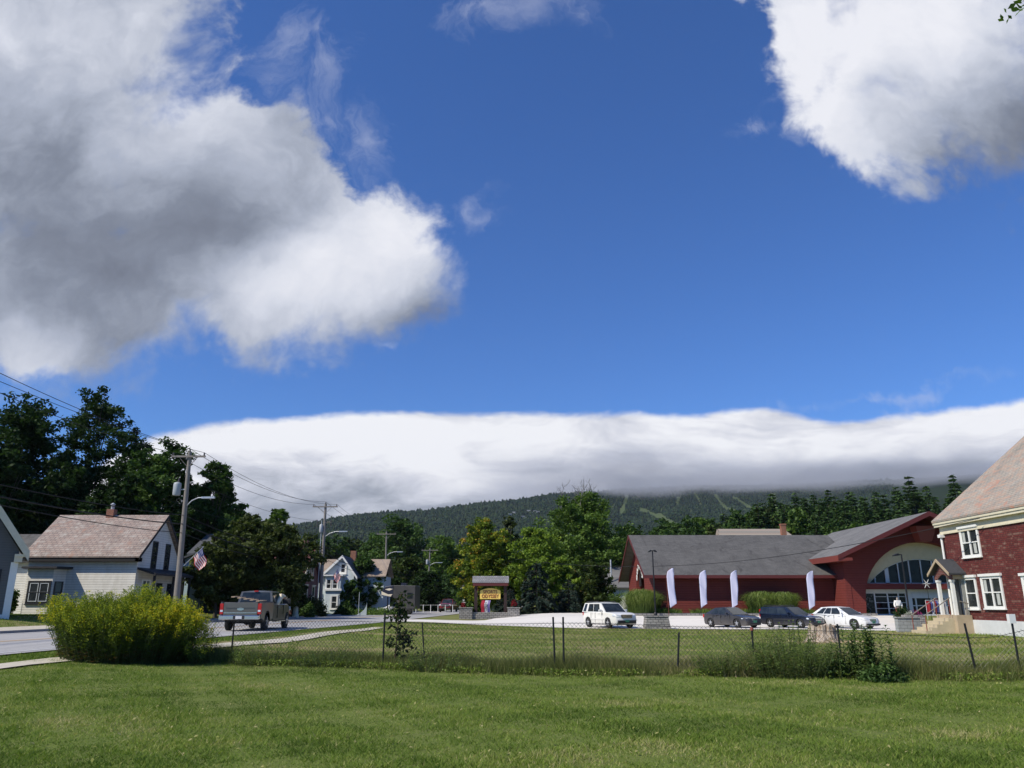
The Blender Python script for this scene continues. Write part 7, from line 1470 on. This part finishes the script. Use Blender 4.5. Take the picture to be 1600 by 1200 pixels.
# ------------------------------------------------------------------ feather flags at the shop
m_ff = M_('lavender_white_cloth', (.56, .56, .70), .8, .12, 1.5)
for i, (px, py0_, py1_, Y, cur, lab) in enumerate([(1049, 888, 950, 69.0, .12, 'leftmost white feather flag by the shop corner lamp post'), (1100, 891, 950, 69.0, .02, 'second white feather flag from the left, above the gap left of the grey sedan'), (1149, 891, 951, 69.0, .0, 'third white feather flag, rising behind the grey sedan'), (1269, 892, 953, 68.6, .0, 'rightmost white feather flag behind the white wagon')]):
    X_ = GX(px, Y); zb_ = gz(X_, Y); zt = atY(px, py0_, Y).z; zl = atY(px, py1_, Y).z; root = empty('feather_flag', (X_, Y, zb_), lab, 'feather flag', 'feather flags before the red shop')
    mb = MB(); xp = X_-.30; P = [(xp+.15*cur*3, Y, zb_-.05), (xp+.1*cur, Y, lerp(zb_, zt, .4)), (xp-.02, Y, lerp(zb_, zt, .75)), (xp+.10, Y, lerp(zb_, zt, .93)), (xp+.32, Y, zt-.04), (xp+.55, Y, zt+.01)]; mb.tube(P, [.018, .016, .014, .012, .01, .008], 6); mb.build('pole', m_blk if i else m_rust, root)
    vs = []; n_ = 24
    for k in range(n_+1):
        t = k/n_; z_ = lerp(zl, zt, t); left = interp([(0, .0+cur*1.6), (.5, .02+cur*.3), (.8, .02), (.93, .12), (1, .50)], t)+xp-.0; w_ = interp([(0, .52), (.3, .56), (.6, .60), (.85, .62), (.93, .52), (1, .14)], t)
        wob = .015*sin(t*7+i*2)
        for j in range(7): s = j/6; vs.append((left+w_*s+wob*s+cur*.5*(1-t)*s, Y-.03+.05*sin(t*9+s*4+i)*s, z_+.38*s*max(0, 1-t*9)))
    mb = MB(); mb.add(vs, [(k*7+j, k*7+j+1, (k+1)*7+j+1, (k+1)*7+j) for k in range(n_) for j in range(6)], 0, True); o = mb.build('cloth', m_ff, root); so = o.modifiers.new('t', 'SOLIDIFY'); so.thickness = .008
# ------------------------------------------------------------------ lamp posts
def lamp(pxb, pyt, Y, label, heads, lean=0):
    X_ = GX(pxb, Y); zb_ = gz(X_, Y); t = atY(pxb, pyt, Y); root = empty('lamp_post', (X_, Y, zb_), label, 'lamp post'); T_ = Vector((X_+lean, Y, t.z))
    mb = MB(); mb.tube([(X_, Y, zb_), T_], [.075, .05], 10); mb.lathe([(.16, 0), (.16, .25), (.09, .35)], 10, (X_, Y, zb_)); mb.build('post', m_blk, root)
    for s in heads:
        mb = MB(); mb.tube([T_-Vector((0, 0, .03)), T_+Vector((s*.35, 0, .0))], .035, 6); mb.prism([(T_.x+s*.2, Y-.16, T_.z-.10), (T_.x+s*.66, Y-.16, T_.z-.16), (T_.x+s*.66, Y-.16, T_.z-.08), (T_.x+s*.3, Y-.16, T_.z+.06)], (0, .32, 0)); mb.build('lamp_head', m_blk, root)
lamp(1023.5, 860, 68.8, 'double headed black lamp post by the shop gable corner', (-.55, .55)); lamp(1419, 866, 62.5, 'single headed black lamp post before the arched shop entrance', (-1,))
# ------------------------------------------------------------------ things at the shop entrance
bush('topiary_planter', 'dark green bush in a pot before the arched entrance', GX(1413, 64), 64.5, .75, .85, shady(), 131, n=1800, leaf=.12, cat='potted bush', zoff=.55)
hb = bush('flowers', 'white flower mound at the foot of the entrance lamp post', GX(1418, 61), 61, .38, .42, LF('white_blossom', []) if 'white_blossom' in LM else m_redfl, 132, n=500, leaf=.08, cat='flowers', zoff=.85)
m_pink = LF('pink_flowers', [(0, (.05, .06, .03)), (.3, (.25, .03, .12)), (.7, (.45, .04, .20)), (1, (.55, .10, .30))], .2); bush('flowers', 'magenta flower mound right of the entrance lamp post', GX(1430, 61), 61, .42, .48, m_pink, 133, n=600, leaf=.08, cat='flowers', zoff=.85)
mb = MB(); Xp = GX(1424, 61); mb.box(Xp-.75, Xp+.75, 60.7, 61.3, gz(Xp, 61)-.1, gz(Xp, 61)+.92); tag(mb.build('planter_box', m_stone), 'grey stone planter box holding white and magenta flowers at the entrance', 'planter box')
MQ = empty('mannequin', (GX(1403, 66), 66, gz(30, 66)+.1), 'mannequin in a white jacket and red trousers outside the shop entrance', 'mannequin')
bodyp = [(0, 0, .92), (0, 0, 1.12), (0, 0, 1.38), (0, 0, 1.50), (0, -.02, 1.62), (0, -.02, 1.74), (.19, 0, 1.42), (.27, -.02, 1.15), (.25, -.10, .92), (-.19, 0, 1.42), (-.27, -.02, 1.15), (-.25, -.10, .92), (.10, 0, .86), (.11, .0, .48), (.12, 0, .08), (.12, -.12, .04), (-.10, 0, .86), (-.11, 0, .48), (-.12, 0, .08), (-.12, -.12, .04), (.24, -.13, .83), (-.24, -.13, .83)]
be = [(0, 1), (1, 2), (2, 3), (3, 4), (4, 5), (2, 6), (6, 7), (7, 8), (2, 9), (9, 10), (10, 11), (0, 12), (12, 13), (13, 14), (14, 15), (0, 16), (16, 17), (17, 18), (18, 19), (8, 20), (11, 21)]
br2 = [.15, .14, .17, .065, .085, .07, .075, .055, .04, .075, .055, .04, .095, .07, .05, .045, .095, .07, .05, .045, .035, .035]
skin_body('body', M_('mannequin_skin', (.35, .30, .26), .6), MQ, bodyp, be, br2)
skin_body('jacket', m_white, MQ, [(0, 0, .98), (0, 0, 1.15), (0, 0, 1.40), (0, 0, 1.48), (.20, 0, 1.42), (.29, -.02, 1.15), (.27, -.09, .95), (-.20, 0, 1.42), (-.29, -.02, 1.15), (-.27, -.09, .95)], [(0, 1), (1, 2), (2, 3), (2, 4), (4, 5), (5, 6), (2, 7), (7, 8), (8, 9)], [.22, .20, .21, .12, .11, .085, .07, .11, .085, .07])
skin_body('trousers', M_('red_trousers', (.30, .02, .03), .7), MQ, [(0, 0, .95), (.10, 0, .84), (.12, 0, .46), (.125, 0, .10), (-.10, 0, .84), (-.12, 0, .46), (-.125, 0, .10)], [(0, 1), (1, 2), (2, 3), (0, 4), (4, 5), (5, 6)], [.18, .13, .10, .075, .13, .10, .075])
# clothes rack beside the doors
CR = empty('clothes_rack', (GX(1462, 66), 66, gz(34, 66)+.1), 'rack of red and blue sale clothing outside the shop doors', 'clothes rack'); mb = MB(); mb.tube([(-.8, 0, 0), (-.8, 0, 1.5), (.8, 0, 1.5), (.8, 0, 0)], .025, 6); mb.build('rail', m_alu, CR, world=False)
for k in range(9): c_ = [(.30, .02, .03), (.08, .10, .30), (.4, .4, .42)][k % 3]; mb = MB(); x_ = -.65+.16*k; mb.prism([(x_, -.22, 1.42), (x_, .22, 1.42), (x_, .30, 1.25), (x_, .24, .55), (x_, -.24, .55), (x_, -.30, 1.25)], (.07, 0, 0)); mb.build('garment', M_('garment_cloth', c_, .8), CR, world=False)
# white ornament star by porch
mb = MB(); c0 = atY(1448, 912, 52); so2 = empty('hanging_ornament', c0, 'white snowflake ornament hanging at the left porch post', 'ornament')
for k in range(6): a = k*pi/3; mb.prism([(.03*cos(a+1.5), 0, .03*sin(a+1.5)), (.32*cos(a), 0, .32*sin(a)), (.03*cos(a-1.5), 0, .03*sin(a-1.5))], (0, .03, 0))
mb.build('snowflake', m_white, so2, world=False)
mb = MB(); mb.tube([(0, 0, 0), (0, 0, -c0.z+gz(c0.x, 52))], .015, 5); mb.build('stake', m_blk, so2, world=False)
# far-side road furniture: white arched sign board / mailbox near camper
MBX = empty('white_board', (GX(561, 92), 92, gz(-17, 92)), 'leaning pale quarter round board on the verge left of the camper', 'board'); mb = MB(); mb.prism([(-.9, 0, 0)]+[(-.9+1.8*sin(pi/2*k/8), 0, 1.5*(1-cos(pi/2*k/8))) for k in range(1, 9)]+[(.9, 0, 0)], (0, .06, 0)); mb.build('panel', M_('pale_blue_panel', (.40, .46, .46), .7), MBX, world=False)
mb = MB(); mb.tube([(0, -.1, 0), (0, -.1, 2.6)], .03, 5); mb.build('post', m_alu, MBX, world=False)
FR2 = empty('wire_fence', (GX(665, 120), 120, gz(-13, 120)), 'low white picket and wire fence along the verge near the flag pole', 'fence')
for k in range(7): mb = MB(); X_ = GX(650, 120)+k*1.1; mb.box(X_-.04, X_+.04, 119.96, 120.04, gz(X_, 120), gz(X_, 120)+1.15); mb.build('post', m_white, FR2)
mb = MB(); mb.tube([(GX(650, 120), 120, gz(-13, 120)+1.1), (GX(650, 120)+6.6, 120, gz(-9, 120)+1.1)], .02, 4); mb.build('rail', m_white, FR2)
# a leafy twig reaching in from above at the top right corner
tw = atY(1594, 6, 6.0); TW = empty('tree_branch', tw, 'leafy twig tip hanging into the top right corner', 'branch'); mb = MB(); mb.tube([(.9, .5, .7), (.4, .2, .3), (0.03, 0, .03)], [.02, .012, .003], 5); mb.build('twig', m_bark, TW, world=False); rq = np.random.default_rng(9)
P = np.stack([rq.uniform(-.03, .5, 60), rq.uniform(-.05, .3, 60), rq.uniform(0, .45, 60)], 1); P[:, 2] = P[:, 0]*.7+rq.uniform(-.06, .06, 60)+.03; npmesh('leaves', leaf_quads(rq, P, .07), 4, green(), np.clip(rq.normal(.5, .2, 60), 0, 1), TW)
# ------------------------------------------------------------------ valley haze
mb = MB(); mb.box(-5500, 5500, -60, 5200, -80, 640); hz = bpy.data.materials.new('thin_haze'); hz.use_nodes = True; g3 = G(hz.node_tree); hz.node_tree.nodes.remove(hz.node_tree.nodes['Principled BSDF']); pv = g3.new('ShaderNodeVolumePrincipled'); pv.inputs['Color'].default_value = (.78, .86, 1, 1); pv.inputs['Density'].default_value = .000035
g3.l.new(pv.outputs[0], hz.node_tree.nodes['Material Output'].inputs['Volume']); tag(mb.build('haze', hz), kind='stuff')
